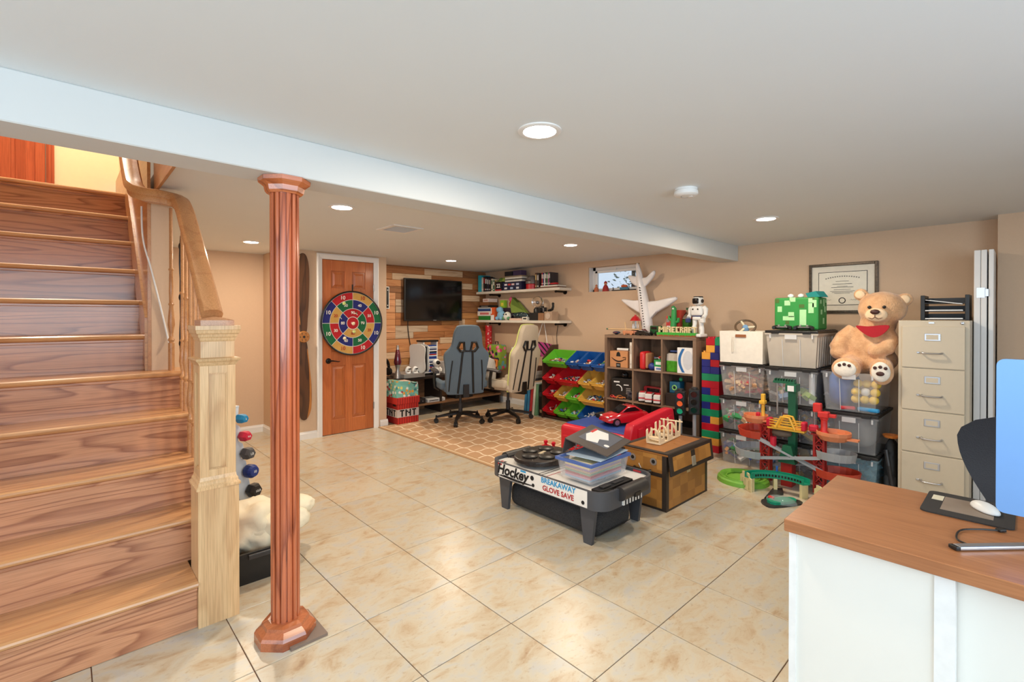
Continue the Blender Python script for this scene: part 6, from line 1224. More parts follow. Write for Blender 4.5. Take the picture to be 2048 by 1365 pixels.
for y, z, sy, sz, rot in ((.115, .035, 1.05, .85, 0), (-.11, .03, .82, 1.05, .25)):
    pd = MB().ball((-.252, y, z), .072, 3, (.25, sy, sz)).build('foot_pad', m_paw, tb, smooth='all')
    for k in range(3): MB().ball((-.270, y + .032 - k * .032, z + .030 - abs(k - 1) * -.0 - (.0 if k != 1 else -.008) - .0), .0125, 2, (.35, 1, 1)).build('toe_print', m_brn, pd, smooth='all')
    MB().ball((-.271, y, z - .012), .022, 2, (.3, 1.2, .8)).build('sole_print', m_brn, pd, smooth='all') if y < 0 else None
bw_ = puffm = MB(); ol = spline([(.075, .375), (.0, .372), (-.13, .382), (-.10, .32), (-.04, .288), (.02, .315)], 4)
plate([(-y, z) for y, z in ol], [], .02, M=T(-.155, -.01, -.005) @ RZ(-PI / 2) @ T(0, 0, 0)).build('bow_tie', mat('bow_red', (176, 20, 36), .8), tb)
# ================================================================ file cabinet
fc = thing('file_cabinet', 'tall putty beige metal file cabinet with four drawers', 'file cabinet', (3.84, -1.10, 0)); mput = mat('putty_enamel', (206, 192, 168), .4, var=.02); mpd = mat('putty_gap', (110, 100, 86), .6)
MB().box(-.32, -.195, 0, .33, .19, 1.34, bev=.004).build('body', mput, fc)
for k in range(4):
    z0 = .085 + k * .305; d = MB().box(-.335, -.172, z0, -.318, .168, z0 + .298, bev=.003, seg=1).build('drawer', mput, fc)
    MB().box(-.3385, -.045, z0 + .195, -.334, .042, z0 + .247, bev=.002).build('label_holder', m_silver, d); MB().box(-.3395, -.034, z0 + .204, -.338, .031, z0 + .238).build('label_card', mput, d)
    MB().tube(smooth_path([(-.335, .055, z0 + .112), (-.362, .05, z0 + .108), (-.366, .0, z0 + .106), (-.362, -.05, z0 + .108), (-.335, -.055, z0 + .112)], 4), .006, 8).build('handle', m_silver, d, smooth=True); MB().box(-.340, .066, z0 + .104, -.334, .084, z0 + .116, bev=.002).build('thumb_latch', m_silver, d)
MB().lathe([(0, 0), (.010, 0), (.010, .006), (.004, .008), (0, .008)], (-.32, -.155, 1.322), 14, M=RY(-PI / 2)).build('lock', m_silver, fc); MB().box(-.323, -.01, 1.318, -.319, .02, 1.328).build('maker_plate', m_silver, fc)
MB().box(-.3195, -.178, .075, -.317, .174, 1.313).build('shadow_gap', mpd, fc)
# letter trays
lt_ = thing('letter_tray', 'black three tier letter tray with papers on the file cabinet', 'letter tray', (3.83, -1.145, 1.3405))
for s in (-1, 1): MB().box(-.11, s * .122 - .012, 0, .11, s * .122 + .012, .185, bev=.003).build('end_post', m_black, lt_)
for k in range(3):
    z = .004 + k * .06; s = MB().grid(lambda u, v: V(-.11 + .22 * u, -.11 + .22 * v, z + .008 * (1 - abs(2 * v - 1) ** 2) * 0), 2, 2); MB().box(-.12, -.115, z, .12, .115, z + .004).build('tray', m_black, lt_)
    MB().box(.105, -.115, z, .11, .115, z + .045).build('tray_back', m_dark, lt_)
for k, (z, rx, l) in enumerate(((.0087, 0, 'lowest'), (.0687, .0, 'middle'), (.131, -.16, 'topmost'))):
    p = thing('paper_stack', f'white papers on the {l} letter tray', 'papers', (3.80, -1.14, 1.3405 + z), .05 * k, 'papers in the letter tray', rot=(0, 0, .06) if k < 2 else (.16, 0, .05)); MB().box(-.10, -.10, 0, .10, .105, .007 if k < 2 else .004).build('sheets', m_white, p); MB().box(-.102, -.098, .007 if k < 2 else .004, .09, .08, .009 if k < 2 else .006).build('top_sheet', mat('paper_white', (240, 238, 232), .8), p)
# ================================================================ white folding panels leaning beside the cabinet
fp = thing('folded_screen', 'folded white louvred panels leaning between cabinet and wall', 'panel', (3.86, -1.345, 0))
for k, (y0, y1, c) in enumerate(((.010, .044, 1), (-.022, .008, 1), (-.056, -.03, 0))):
    MB().box(-.15, y0, 0, .24, y1, 1.835, M=(RX(0) if k < 2 else T(0, 0, 0) @ RX(.0)), bev=.003, seg=1).build('panel', m_trim, fp)
MB().box(-.156, -.012, 1.50, -.15, .03, 1.57).build('hinge', m_silver, fp); MB().box(-.156, -.03, 1.51, -.152, -.014, 1.56).build('hinge', m_silver, fp)
# dark bags beside the cabinet, orange toy
bg = thing('black_backpack', 'black backpack slumped on the floor between bins and cabinet', 'backpack', (3.66, -.855, 0)); lump(0, 0, .21, .12, .045, .21, 3.9, .14, 4, .8).build('body', mat('black_nylon', (34, 36, 38), .7, bump=.3), bg, smooth='all'); MB().tube([(-.11, .02, .36), (-.135, .0, .25), (-.13, -.02, .10)], .014, 8).build('strap', m_dark, bg); lump(-.07, .0, .12, .06, .04, .11, 1.7, .1, 3).build('front_pocket', mat('grey_nylon', (60, 62, 64), .7), bg, smooth='all')
tag(MB().lathe([(.002, 0), (.045, .01), (.055, .03), (.05, .032), (.04, .012), (.002, .006)], seg=20).build('orange_bowl', mat('orange_toy', (206, 120, 50), .5), None, (3.62, -.855, .435)), 'orange plastic bowl on the black backpack', 'bowl')
# ================================================================ air hockey table
def rrect(w, h, r, n=6):
    P = []
    for cx, cy, a0 in ((w / 2 - r, h / 2 - r, 0), (-w / 2 + r, h / 2 - r, PI / 2), (-w / 2 + r, -h / 2 + r, PI), (w / 2 - r, -h / 2 + r, 1.5 * PI)):
        for i in range(n + 1): a = a0 + PI / 2 * i / n; P.append((cx + r * math.cos(a), cy + r * math.sin(a)))
    return P
ah = thing('air_hockey_table', 'low air hockey table with white field and graffiti printed sides', 'game table', (1.565, .605, 0)); AW, AL, AT = .59, 1.01, .335
m_gm = mat('gunmetal_plastic', (70, 72, 78), .45, var=.05); m_field = mat('hockey_field', (232, 230, 226), .3, var=.02)
out = rrect(AW, AL, .10); inn = rrect(AW - .035, AL - .035, .085)
rim = MB(); n = len(out)
for za, zb, A, B in ((.225, AT, out, out), (AT, AT, out, inn), (AT, AT - .022, inn, inn)):
    a = [rim.b.verts.new((x, y, za)) for x, y in A]; b = [rim.b.verts.new((x, y, zb)) for x, y in B]
    for i in range(n): rim.b.faces.new((a[i], a[(i + 1) % n], b[(i + 1) % n], b[i]))
rim.build('rim', m_gm, ah, smooth=35)
MB().prism(inn, AT - .05, AT - .022).build('playing_field', m_field, ah); MB().prism(rrect(AW - .01, AL - .01, .095), .226, .24).build('underside', m_dark, ah)
for sx in (-1, 1): MB().box(sx * AW / 2 - (.001 if sx > 0 else .003), -AL / 2 + .11, .232, sx * AW / 2 + (.003 if sx > 0 else .001), AL / 2 - .11, AT - .004).build('side_print_panel', m_field, ah)
m_blk = m_ink; m_cy = mat('print_cyan', (40, 150, 206), .5); m_rd = mat('print_red', (176, 40, 46), .5)
fz = lambda: FACE_NX
xs = -AW / 2 - .0045
def print_text(nm, s, size, m, y, z, rx=0, **kw):
    t = text(nm, s, size, m, ah, (xs, y, z), (PI / 2, 0, -PI / 2), depth=.0006, **kw); return t
print_text('printed_word', 'Hockey', .098, m_blk, .255, .29, bold=.003, shear=.25); print_text('printed_word', 'BREAKAWAY', .048, m_cy, -.165, .310, bold=.001); print_text('printed_word', 'GLOVE SAVE', .046, m_rd, -.165, .262, bold=.001)
for k, (y, z) in enumerate(((.06, .30), (.05, .255), (-.365, .258))): MB().cyl((xs + .001, y, z), (xs - .0005, y, z), .012 if k else .016, seg=12).build('printed_dot', m_blk, ah)
for k in range(3): MB().tube([(xs, .40 - k * .03, .245 + .004 * k), (xs, .20, .238 + k * .006), (xs, .05, .25)], .0025, 5).build('printed_swoosh', m_blk, ah)
MB().box(xs, .36, .318, xs + .003, .40, .330).build('printed_flash', m_rd, ah); MB().box(xs, .12, .318, xs + .003, .17, .330).build('printed_flash', m_cy, ah)
for sx in (-1, 1):
    for sy in (-1, 1):
        MB().prism([(-.005, 0), (.055, 0), (.085, .23), (-.035, .23)] if sy > 0 else [(-.055, 0), (.005, 0), (.035, .23), (-.085, .23)], -.012, .012, M=T(sx * (AW / 2 - .045), sy * (AL / 2 - .16), 0) @ RZ(PI / 2) @ RX(PI / 2)).build('leg', m_gm, ah)
zf = AT - .0215
for y in (-.012, .03, .06): MB().box(-.27, y, zf, .27, y + .006, zf + .0006).build('field_line', m_rd if y < 0 else m_blk, ah)
for cy, r in ((-.22, .075), (.30, .075)): MB().tube([(r * math.cos(a), cy + r * math.sin(a), zf) for a in [i * PI / 14 for i in range(28)]], .003, 5, closed=True).build('field_circle', m_blk, ah)
for s in (-1, 1):
    MB().tube([(.12 * math.cos(a), s * (.485 - abs(.12 * math.sin(a))), zf) for a in [i * PI / 14 for i in range(15)]], .004, 5).build('goal_crease', m_blk, ah)
    MB().prism([(.105 * math.cos(i * PI / 12), -s * (.105 * math.sin(i * PI / 12))) for i in range(13)], zf, zf + .0008, M=T(0, s * .487, 0)).build('crease_print', mat('print_maroon', (70, 40, 44), .4), ah)
    gl = MB().cyl((-.13, s * (AL / 2 + .005), AT - .03), (.13, s * (AL / 2 + .005), AT - .03), .042, seg=18).build('goal_box', m_dark, ah, smooth=True)
    MB().box(-.03, s * (AL / 2 + .03), AT - .06, .03, s * (AL / 2 + .05), AT - .035).build('goal_slot', m_black, gl); MB().box(-.10, s * (AL / 2 + .0), .23, .10, s * (AL / 2 + .012), .262).build('striped_print', stripes('stripe_bw', (232, 230, 226), (20, 20, 22), 10, duty=.5), gl)
rp = MB().box(-.2, -.0, zf, .2, .0, zf) if False else None
for y, c in ((.43, m_rd), (.40, m_blk)): MB().box(-.27, y, zf, -.21, y + .022, zf + .0006).build('field_print', c, ah)
for sx in (-1, 1):
    for k in range(6): MB().box(sx * (AW / 2 - .022), -.40 + k * .14, AT - .018, sx * (AW / 2 - .018), -.34 + k * .14, AT - .006).build('rail_print', m_blk if k % 2 else m_rd, ah)
# drum pad
dpd = thing('drum_pad', 'black electronic drum pad with round pads on the hockey table', 'drum pad', (1.555, .85, AT + .0005), .25); ol = spline([(-.20, -.10), (-.10, -.17), (.10, -.17), (.20, -.10), (.22, .05), (.12, .16), (-.12, .16), (-.22, .05)], 4)
MB().prism(ol, 0, .035, bev=.01).build('housing', mat('drum_black', (40, 34, 32), .35), dpd)
for x, y in ((-.12, .03), (.12, .03), (-.07, -.08), (.08, -.09), (0, .10)): MB().lathe([(.055, .034), (.058, .042), (.05, .048), (0, .050)], (x, y, 0), 24).build('pad', m_black, dpd, smooth=True)
MB().box(-.02, -.005, .035, .06, .02, .038).build('display', mat('lcd_cream', (206, 190, 160), .4), dpd)
for k in range(3): MB().cyl((-.06 + k * .022, -.02, .035), (-.06 + k * .022, -.02, .039), .006, seg=8).build('button', m_white, dpd)
MB().box(.05, -.168, .03, .11, -.15, .037).build('maker_strip', m_white, dpd)
for k, y in enumerate((-.03, .045)):
    mal = thing('hockey_striker', 'red hockey striker on the rim behind the drum pad, ' + ('left' if k else 'right'), 'striker', (1.80, .99 + y * 1.1, AT + .0005), 0, 'red hockey strikers'); MB().lathe([(.032, 0), (.034, .010), (.026, .014), (.012, .016), (.011, .03), (.016, .035), (.017, .048), (.010, .055), (0, .056)], seg=20).build('knob_disc', mat('striker_red', (206, 20, 40), .3), mal, smooth=True)
# clear file box with coloured paper, opened binder, black controller
pb = thing('clear_file_box', 'clear plastic box of coloured paper with blue rim on the hockey table', 'box', (1.545, .375, AT + .0005)); tub(.40, .27, .125, .004, .10, .010).build('shell', clear_mat('clear_box', (226, 222, 222), .22), pb); fr = MB()
for a in ((-.212, -.147, .212, -.130), (-.212, .130, .212, .147), (-.212, -.13, -.195, .13), (.195, -.13, .212, .13)): fr.box(a[0], a[1], .112, a[2], a[3], .130)
fr.build('blue_rim', mat('rim_blue', (76, 104, 170), .4), pb)
for k, (c, l) in enumerate((((150, 190, 220), 'blue'), ((220, 150, 170), 'pink'), ((196, 80, 80), 'red'), ((160, 196, 160), 'green'), ((230, 200, 160), 'peach'), ((200, 170, 210), 'lilac'), ((236, 222, 176), 'cream'), ((240, 228, 190), 'ivory'))):
    tag(MB().box(-.165, -.10, 0, .165, .10, .0115).build('paper_pad', mat('paper_%d_%d' % (c[0], c[1]), c, .8), None, (1.545, .375, AT + .006 + k * .0125), (0, 0, .02 * (k % 3 - 1))), f'{l} paper pad stacked in the clear file box', 'paper pad')
bi = thing('open_binder', 'dark binder propped open on the clear file box with printed cover', 'binder', (1.60, .385, AT + .135), .10)
mbn = stripes('binder_grain', (82, 74, 70), (64, 58, 56), 24, rot=(0, 0, 0), duty=.4, rough=.5)
BT = T(0, .0, .128) @ RY(math.radians(18)) @ RX(math.radians(-10))
BT = T(.21, .17, .115) @ RZ(.12) @ RX(math.radians(14)) @ RY(math.radians(-2))
MB().box(-.40, -.30, -.003, .0, .0, .003, M=BT).build('cover', mbn, bi)
MB().box(-.40, .0, -.10, .0, .005, .003, M=BT).build('spine', mbn, bi)
MB().box(-.30, -.25, .0032, -.03, -.04, .0042, M=BT).build('cover_print', mat('cover_slate', (92, 98, 110), .5), bi); MB().prism([(-.30, -.10), (-.20, -.05), (-.06, -.07), (-.05, -.15), (-.16, -.20), (-.20, -.15), (-.27, -.17)], .0043, .005, M=BT).build('white_diagram', m_white, bi); MB().box(-.14, -.07, .0052, -.05, -.05, .0056, M=BT).build('red_caption', mat('caption_red', (206, 60, 56), .5), bi)
MB().lathe([(.018, 0), (.018, .001), (0, .001)], seg=14, M=(BT @ T(-.26, -.23, .0043)).to_3x3().to_4x4(), c=(BT @ T(-.26, -.23, .0043)).translation).build('white_badge', m_white, bi)
for k in (0, 1): MB().tube([BT @ V(-.33 + k * .09, -.01 - .045 * math.sin(a), -.055 + .045 * math.cos(a)) for a in [i * PI / 6 for i in range(9)]], .0035, 6).build('ring', m_silver, bi)
MB().box(-.19, -.14, .0, .16, .12, .004).build('inner_sheet', mat('sheet_blue', (176, 196, 214), .7), bi)
rc_ = thing('remote_console', 'long black console lying on the hockey field', 'controller', (1.49, .185, AT - .0208), -.0); MB().box(-.17, -.035, 0, .17, .035, .02, bev=.004).build('case', m_black, rc_); MB().box(-.12, -.02, .02, -.04, .02, .03, bev=.004).build('raised_pad', m_dark, rc_); MB().box(.0, -.015, .02, .10, .012, .026, bev=.003).build('button_bar', m_dark, rc_)
# grey foam roll underneath
fo_ = thing('foam_bolster', 'dark grey speckled foam bolster lying under the hockey table', 'bolster', (1.56, .61, 0)); MB().box(-.19, -.40, .0, .19, .40, .17, bev=.06, seg=5).build('cover', mat('charcoal_speckle', (62, 62, 64), .9, var=.5, scale=160, bump=.2), fo_, smooth=True)
MB().tube(rrp := [(-.155 + .31 * (i % 2), -.402, .04) for i in range(2)], .002, 4).build('seam', m_black, fo_)
# ================================================================ chest shaped storage box
CB = thing('chest_storage_box', 'pixel style treasure chest storage box in brown and ochre', 'storage box', (2.385, .335, 0)); CW, CD, CHh = .62, .37, .40
def pixel_wood():
    m = bpy.data.materials.new('chest_ochre'); t, b = nt(m); L = t.links.new; co = N(t, 'ShaderNodeTexCoord'); mp = N(t, 'ShaderNodeMapping'); mp.inputs['Scale'].default_value = (9, 9, 14); L(co.outputs['Object'], mp.inputs['Vector'])
    fl_ = N(t, 'ShaderNodeVectorMath', operation='FLOOR'); L(mp.outputs[0], fl_.inputs[0]); wn = N(t, 'ShaderNodeTexWhiteNoise'); L(fl_.outputs[0], wn.inputs['Vector']); n = N(t, 'ShaderNodeTexNoise', Scale=9.0, Detail=3.0); L(co.outputs['Object'], n.inputs['Vector'])
    ad = N(t, 'ShaderNodeMath', operation='ADD'); L(wn.outputs['Value'], ad.inputs[0]); L(n.outputs['Fac'], ad.inputs[1]); r = N(t, 'ShaderNodeValToRGB'); r.color_ramp.elements[0].position = .3; r.color_ramp.elements[0].color = S((150, 100, 44)); r.color_ramp.elements[1].position = 1.0; r.color_ramp.elements[1].color = S((184, 130, 62)); mu = N(t, 'ShaderNodeMath', operation='MULTIPLY'); mu.inputs[1].default_value = .65; L(ad.outputs[0], mu.inputs[0]); L(mu.outputs[0], r.inputs[0]); L(r.outputs[0], b.inputs['Base Color']); b.inputs['Roughness'].default_value = .5; return m
m_och = pixel_wood(); m_edge = mat('chest_dark_edge', (48, 38, 32), .5, var=.1)
MB().box(-CW / 2, -CD / 2, 0, CW / 2, CD / 2, CHh - .01, bev=.004).build('body', m_och, CB)
e = .033
def strips(nm, fx):
    return fx.build(nm, m_edge, CB)
for x in (-1, 1):
    for y in (-1, 1): MB().box(x * (CW / 2 + .0015), y * (CD / 2 + .0015), 0, x * (CW / 2 - e), y * (CD / 2 - e), CHh - .012).build('corner_edge', m_edge, CB)
for x in (-1, 1): MB().box(x * (CW / 2 + .0015), -CD / 2 + e, 0, x * (CW / 2 - .004), CD / 2 - e, .016).box(x * (CW / 2 + .0015), -CD / 2 + e, .235, x * (CW / 2 - .004), CD / 2 - e, .262).build('side_band', m_edge, CB)
for y in (-1, 1): MB().box(-CW / 2 + e, y * (CD / 2 + .0015), 0, CW / 2 - e, y * (CD / 2 - .004), .014).build('front_band', m_edge, CB)
ldc = MB().box(-CW / 2 - .004, -CD / 2 - .012, CHh - .012, CW / 2 + .012, CD / 2 + .004, CHh + .008, bev=.004).build('lid', mat('chest_lid_top', (164, 104, 48), .35, var=.15, scale=8), CB)
le = MB()
for a in ((-CW / 2 - .005, -CD / 2 - .013, CW / 2 + .013, -CD / 2 + e), (-CW / 2 - .005, CD / 2 - e, CW / 2 + .013, CD / 2 + .005), (-CW / 2 - .005, -CD / 2 + e, -CW / 2 + e, CD / 2 - e), (CW / 2 - e, -CD / 2 + e, CW / 2 + .013, CD / 2 - e)): le.box(a[0], a[1], CHh + .002, a[2], a[3], CHh + .0095)
le.build('lid_border', m_edge, ldc)
FL = T(.022, -CD / 2 - .014, CHh + .004) @ RX(math.radians(-7))
fl = MB().box(-CW / 2 - .02, -.006, -.150, CW / 2 + .015, .006, .003, M=FL, bev=.002).build('front_flap', m_edge, ldc); MB().box(-CW / 2 + .02, -.0085, -.120, CW / 2 - .03, -.005, -.022, M=FL).build('flap_panel', m_och, fl)
MB().box(-.03, -.0095, -.075, .03, -.0075, -.022, M=FL).build('dark_patch', m_edge, fl); MB().box(-.028, -.0125, -.135, .028, -.007, -.065, M=FL, bev=.003).build('silver_latch', mat('latch_silver', (176, 168, 150), .35, metal=.4), fl)
MB().box(-.015, -CD / 2 - .0022, .215, .035, -CD / 2, .245).build('latch_shade_print', mat('latch_print', (196, 176, 130), .5), CB)
for y in (.085, -.085): MB().lathe([(0, 0), (.026, 0), (.026, .004), (.014, .004), (.014, .002), (0, .002)], (-CW / 2, y, .335), 20, M=RY(-PI / 2)).build('grommet', m_silver, CB); MB().cyl((-CW / 2 - .0045, y, .335), (-CW / 2 - .0022, y, .335), .0135, seg=14).build('grommet_hole', m_black, CB)
MB().tube([(-CW / 2 - .004, -.07, .265), (-CW / 2 - .016, -.05, .26), (-CW / 2 - .016, .05, .26), (-CW / 2 - .004, .07, .265)], .012, 8).build('carry_handle', m_black, CB); MB().tube([(-CW / 2 - .006, .012, .27), (-CW / 2 - .016, .02, .295), (-CW / 2 - .006, .03, .30)], .003, 5).build('white_tie', m_white, CB)
# wooden model on the chest
wm = thing('wooden_carousel_model', 'pale plywood model vehicle with red parts on the chest', 'wooden model', (2.43, .37, CHh + .0105), .10); mply = mat('plywood', (236, 214, 178), .6, var=.06); mrp = mat('model_red', (190, 44, 44), .5)
MB().box(-.19, -.055, 0, .19, .055, .012, bev=.001, seg=1).build('base_board', mply, wm)
for x in (-.17, -.02, .13):
    for s in (-1, 1):
        f = plate([(-.045, 0), (.045, 0), (.05, .085 + (.03 if x > -.1 else 0)), (.03, .095 + (.03 if x > -.1 else 0)), (.022, .03), (-.022, .03), (-.03, .095 + (.03 if x > -.1 else 0)), (-.05, .085 + (.03 if x > -.1 else 0))], [], .008, M=T(x + .02, s * .05 - .004, .012)); f.build('side_frame', mply, wm)
    MB().tube([(x - .01, -.046, .05), (x - .005, -.02, .10), (x + .0, .0, .108), (x + .0, .02, .10), (x, .046, .05)], .007, 6).build('arch_hoop', mply, wm); MB().box(x - .005, -.04, .03, x + .045, .04, .045).build('cross_bar', mrp if x > 0 else mply, wm)
MB().cyl((.14, -.09, .125), (.14, .09, .125), .006, seg=8).build('axle', mply, wm); MB().lathe([(.045, 0), (.045, .01), (0, .01)], (.05, 0, .05), 20).build('turntable', mat('ply_dark', (200, 150, 100), .6), wm); MB().cyl((.02, -.03, .02), (.07, .03, .02), .006, seg=6).build('black_rod', m_black, wm)
# ================================================================ red and blue toddler play bed / toy chest
rb_ = thing('red_toy_bench', 'red plastic toddler bench with blue top and raised end panel', 'toddler bench', (2.90, 1.15, .008)); mred = mat('toy_plastic_red', (210, 28, 52), .35, var=.03); mblu = mat('toy_plastic_blue', (36, 72, 150), .45, var=.04)
MB().box(-.34, -.36, 0, .34, .42, .315, bev=.05, seg=4).build('body', mred, rb_, smooth=True)
MB().box(-.28, -.30, .30, .30, .38, .325, bev=.01).build('blue_top', mblu, rb_)
MB().box(-.355, -.30, .09, -.335, .36, .11, bev=.006).box(-.352, -.30, .20, -.336, .36, .215, bev=.005).build('side_groove_rib', mred, rb_)
ol = spline([(-.36, 0), (.40, 0), (.395, .20), (.36, .44), (.30, .495), (.0, .47), (-.28, .435), (-.335, .42), (-.37, .30)], 3)
ep = plate(ol, [], .085, M=T(0, -.42, 0)); es = [e for e in ep.b.edges if e.is_manifold and e.calc_face_angle(0) > 1.0]; bmesh.ops.bevel(ep.b, geom=es, offset=.018, segments=3, affect='EDGES', profile=.5)
epo = ep.build('end_panel', mred, rb_, smooth=50)
for k in range(5): x = -.27 + k * .125; MB().box(x, -.434, .14, x + .07, -.418, .39 + k * .012, bev=.006, seg=2).build('moulded_rib', mred, epo)
for k in range(2): MB().tube([(-.347, -.20 + k * .05, .10), (-.352, -.16 + k * .05, .14), (-.352, -.12 + k * .05, .13)], .004, 6).build('white_scribble', m_white, rb_)
# red toy sports car on it
sc2 = thing('red_sports_car', 'large glossy red toy sports car on the blue bench top', 'toy car', (2.98, 1.10, .3335), math.radians(-24)); sc2.scale = (1.12, 1.12, 1.12); mcar = mat('car_red_gloss', (190, 20, 36), .2, var=.02, coat=.8); L = .42; Wd = .19
secs = [(-.21, .035, .06, .070), (-.19, .03, .085, .080), (-.12, .028, .100, .092), (-.05, .028, .108, .094), (.03, .028, .112, .094), (.12, .028, .115, .095), (.18, .03, .105, .090), (.21, .04, .085, .075)]
fr_ = []
prof = lambda w, z0, z1: [(-w, z0), (-w, z0 + (z1 - z0) * .55), (-w * .9, z1 - .008), (-w * .6, z1), (w * .6, z1), (w * .9, z1 - .008), (w, z0 + (z1 - z0) * .55), (w, z0)]
m = MB(); R = [[m.b.verts.new((x, y, z)) for y, z in prof(w, z0, z1)] for x, z0, z1, w in secs]
for A, B in zip(R, R[1:]):
    for i in range(8): m.b.faces.new((A[i], A[(i + 1) % 8], B[(i + 1) % 8], B[i]))
m.b.faces.new(R[0]); m.b.faces.new(R[-1]); m.build('body', mcar, sc2, smooth=50)
cab = MB().prism([(-.09, .10), (-.01, .155), (.07, .16), (.155, .11)], -.068, .068, M=RX(PI / 2), bev=.012, seg=2).build('roof', mcar, sc2, smooth=50); mgl = mat('car_glass', (16, 16, 20), .08, var=0)
MB().prism([(-.088, .103), (-.012, .155), (-.006, .158), (-.094, .103)], -.058, .058, M=T(-.003, 0, .002) @ RX(PI / 2)).build('windscreen', mgl, sc2)
for s in (-1, 1): MB().prism([(-.06, .110), (-.01, .146), (.06, .150), (.11, .118)], s * .068 - .002, s * .068 + .002, M=RX(PI / 2)).build('side_window', mgl, sc2)
for x in (-.13, .13):
    for s in (-1, 1): w = MB().cyl((x, s * .07, .034), (x, s * .097, .034), .034, seg=18).build('wheel', m_black, sc2); MB().cyl((x, s * .0972, .034), (x, s * .099, .034), .022, seg=12).build('hubcap', m_silver, w)
for s in (-1, 1): MB().ball((-.195, s * .052, .075), .014, 2, (.8, 1.3, .5)).build('headlamp', m_white, sc2, smooth='all')
tag(MB().box(-.05, -.045, 0, .05, .045, .05, bev=.012).build('black_toy_block', m_black, None, (3.05, 1.42, .3335)), 'black toy block at the far corner of the blue bench top', 'toy')
# ================================================================ toy railway with cranes
tk = thing('crane_track_set', 'toy railway with two red lattice towers, cranes and spiral track', 'toy railway', (3.30, -.25, 0)); mtr = mat('track_red', (178, 40, 34), .4); mtr2 = mat('track_brick', (196, 66, 44), .45); mtg = mat('track_grey', (166, 170, 174), .45); mtor = mat('track_orange', (226, 140, 96), .5); mty = mat('crane_yellow', (236, 182, 60), .4); mtgr = mat('crane_green', (22, 96, 66), .4); mtcr = mat('crane_red', (216, 50, 46), .4); mtt = mat('bridge_teal', (20, 150, 116), .4); mcrm = mat('gate_cream', (226, 212, 160), .5); mlime = mat('hill_lime', (120, 180, 62), .5)
def tower(y, h):
    t = MB()
    for sx in (-.028, .028):
        for sy in (-.032, .032): t.box(sx - .007, y + sy - .007, 0, sx + .007, y + sy + .007, h)
    n = 6
    for k in range(n):
        z0, z1 = h * k / n, h * (k + 1) / n
        for sx in (-.028, .028):
            t.cyl((sx, y - .03, z0), (sx, y + .03, z1), .005, seg=5).cyl((sx, y + .03, z0), (sx, y - .03, z1), .005, seg=5).box(sx - .005, y - .03, z1 - .006, sx + .005, y + .03, z1)
    t.build('lattice_tower', mtr, tk); MB().box(-.045, y - .05, h, .045, y + .05, h + .012).build('tower_deck', mtr, tk)
tower(.175, .47); tower(-.215, .45)
def curve_track(c, r, a0, a1, z0, z1, m, name, wall=.06, w=.055, n=16):
    fr = []
    for i in range(n + 1):
        a = a0 + (a1 - a0) * i / n; d = V(math.cos(a), math.sin(a), 0); fr.append((V(c[0], c[1], z0 + (z1 - z0) * i / n) + d * r, d, V(0, 0, 1)))
    MB().sweep([(-w / 2, 0), (w / 2, 0), (w / 2 + .012, wall), (w / 2 + .006, wall), (w / 2 - .006, .008), (-w / 2 + .004, .008), (-w / 2, .018), (-w / 2 - .006, .018)], fr).build(name, m, tk)
curve_track((-.02, .25), .10, -.6, PI + .6, .385, .36, mtr2, 'upper_left_bend'); curve_track((-.04, .26), .11, -.6, PI + .7, .23, .20, mtg, 'lower_left_bend')
curve_track((-.02, -.31), .11, PI - .6, 2 * PI + .8, .30, .27, mtg, 'upper_right_bend'); curve_track((-.04, -.33), .12, PI - .7, 2 * PI + .6, .17, .14, mtr2, 'lower_right_bend')
def ramp(p0, p1, m, name):
    p0, p1 = V(*p0), V(*p1); s = V(1, 0, 0); MB().sweep([(-.026, 0), (.026, 0), (.026, .016), (.020, .016), (.020, .006), (-.020, .006), (-.020, .016), (-.026, .016)], [(p0, s, V(0, 0, 1)), (p1, s, V(0, 0, 1))]).build(name, m, tk)
ramp((-.10, .20, .355), (-.06, -.25, .17), mtg, 'sloping_track'); ramp((-.12, .20, .20), (-.10, -.25, .285), mtg, 'sloping_track'); ramp((.07, .20, .28), (.08, -.25, .16), mtr2, 'sloping_track'); ramp((.08, .20, .10), (.08, -.22, .20), mtg, 'sloping_track'); ramp((.04, .15, .06), (.02, -.22, .05), mtg, 'sloping_track')
def dish(c, r, m, name):
    b = MB().lathe([(r * .35, -.03), (r * .75, -.02), (r, .02), (r, .045), (r * .93, .045), (r * .90, .012), (0, .008)], c, 12); o = b.build(name, m, tk); MB().box(c[0] - .06, c[1] - r - .05, c[2], c[0] + .0, c[1] - r + .02, c[2] + .012).build('dish_spout', m, o); return o
dish((-.02, .25, .50), .095, mtor, 'upper_left_dish'); dish((-.04, -.315, .455), .115, mtor, 'upper_right_dish')
MB().box(-.05, -.20, .475, .03, -.05, .487).build('orange_deck', mtor, tk)
# yellow crane, yellow bridge, red crane, green crane
yc_ = MB().lathe([(.02, 0), (.014, .02), (.013, .12), (.018, .125), (.018, .135), (0, .135)], (.0, .20, .51), 10).build('yellow_crane_mast', mty, tk, smooth=True); MB().box(-.03, .18, .635, .03, .225, .665, bev=.006).box(-.015, .185, .66, .02, .215, .72, bev=.006).build('yellow_crane_head', mty, yc_); MB().box(-.045, .215, .53, -.01, .245, .565, bev=.008).build('red_bucket', mat('bucket_red', (206, 30, 56), .4), yc_)
yb = MB().box(-.10, -.135, .46, -.03, .135, .475, bev=.003).build('yellow_bridge_deck', mty, tk)
for s in (-.105, -.03):
    for z in (.49, .51, .53): MB().box(s, -.115, z, s + .006, .115, z + .007).build('bridge_bar', mty, yb)
    for sy in (-1, 1): MB().tube([(s + .003, sy * .07, .475), (s + .003, sy * .03, .565), (s + .003, 0, .567)], .009, 6).build('bridge_arch', mty, yb)
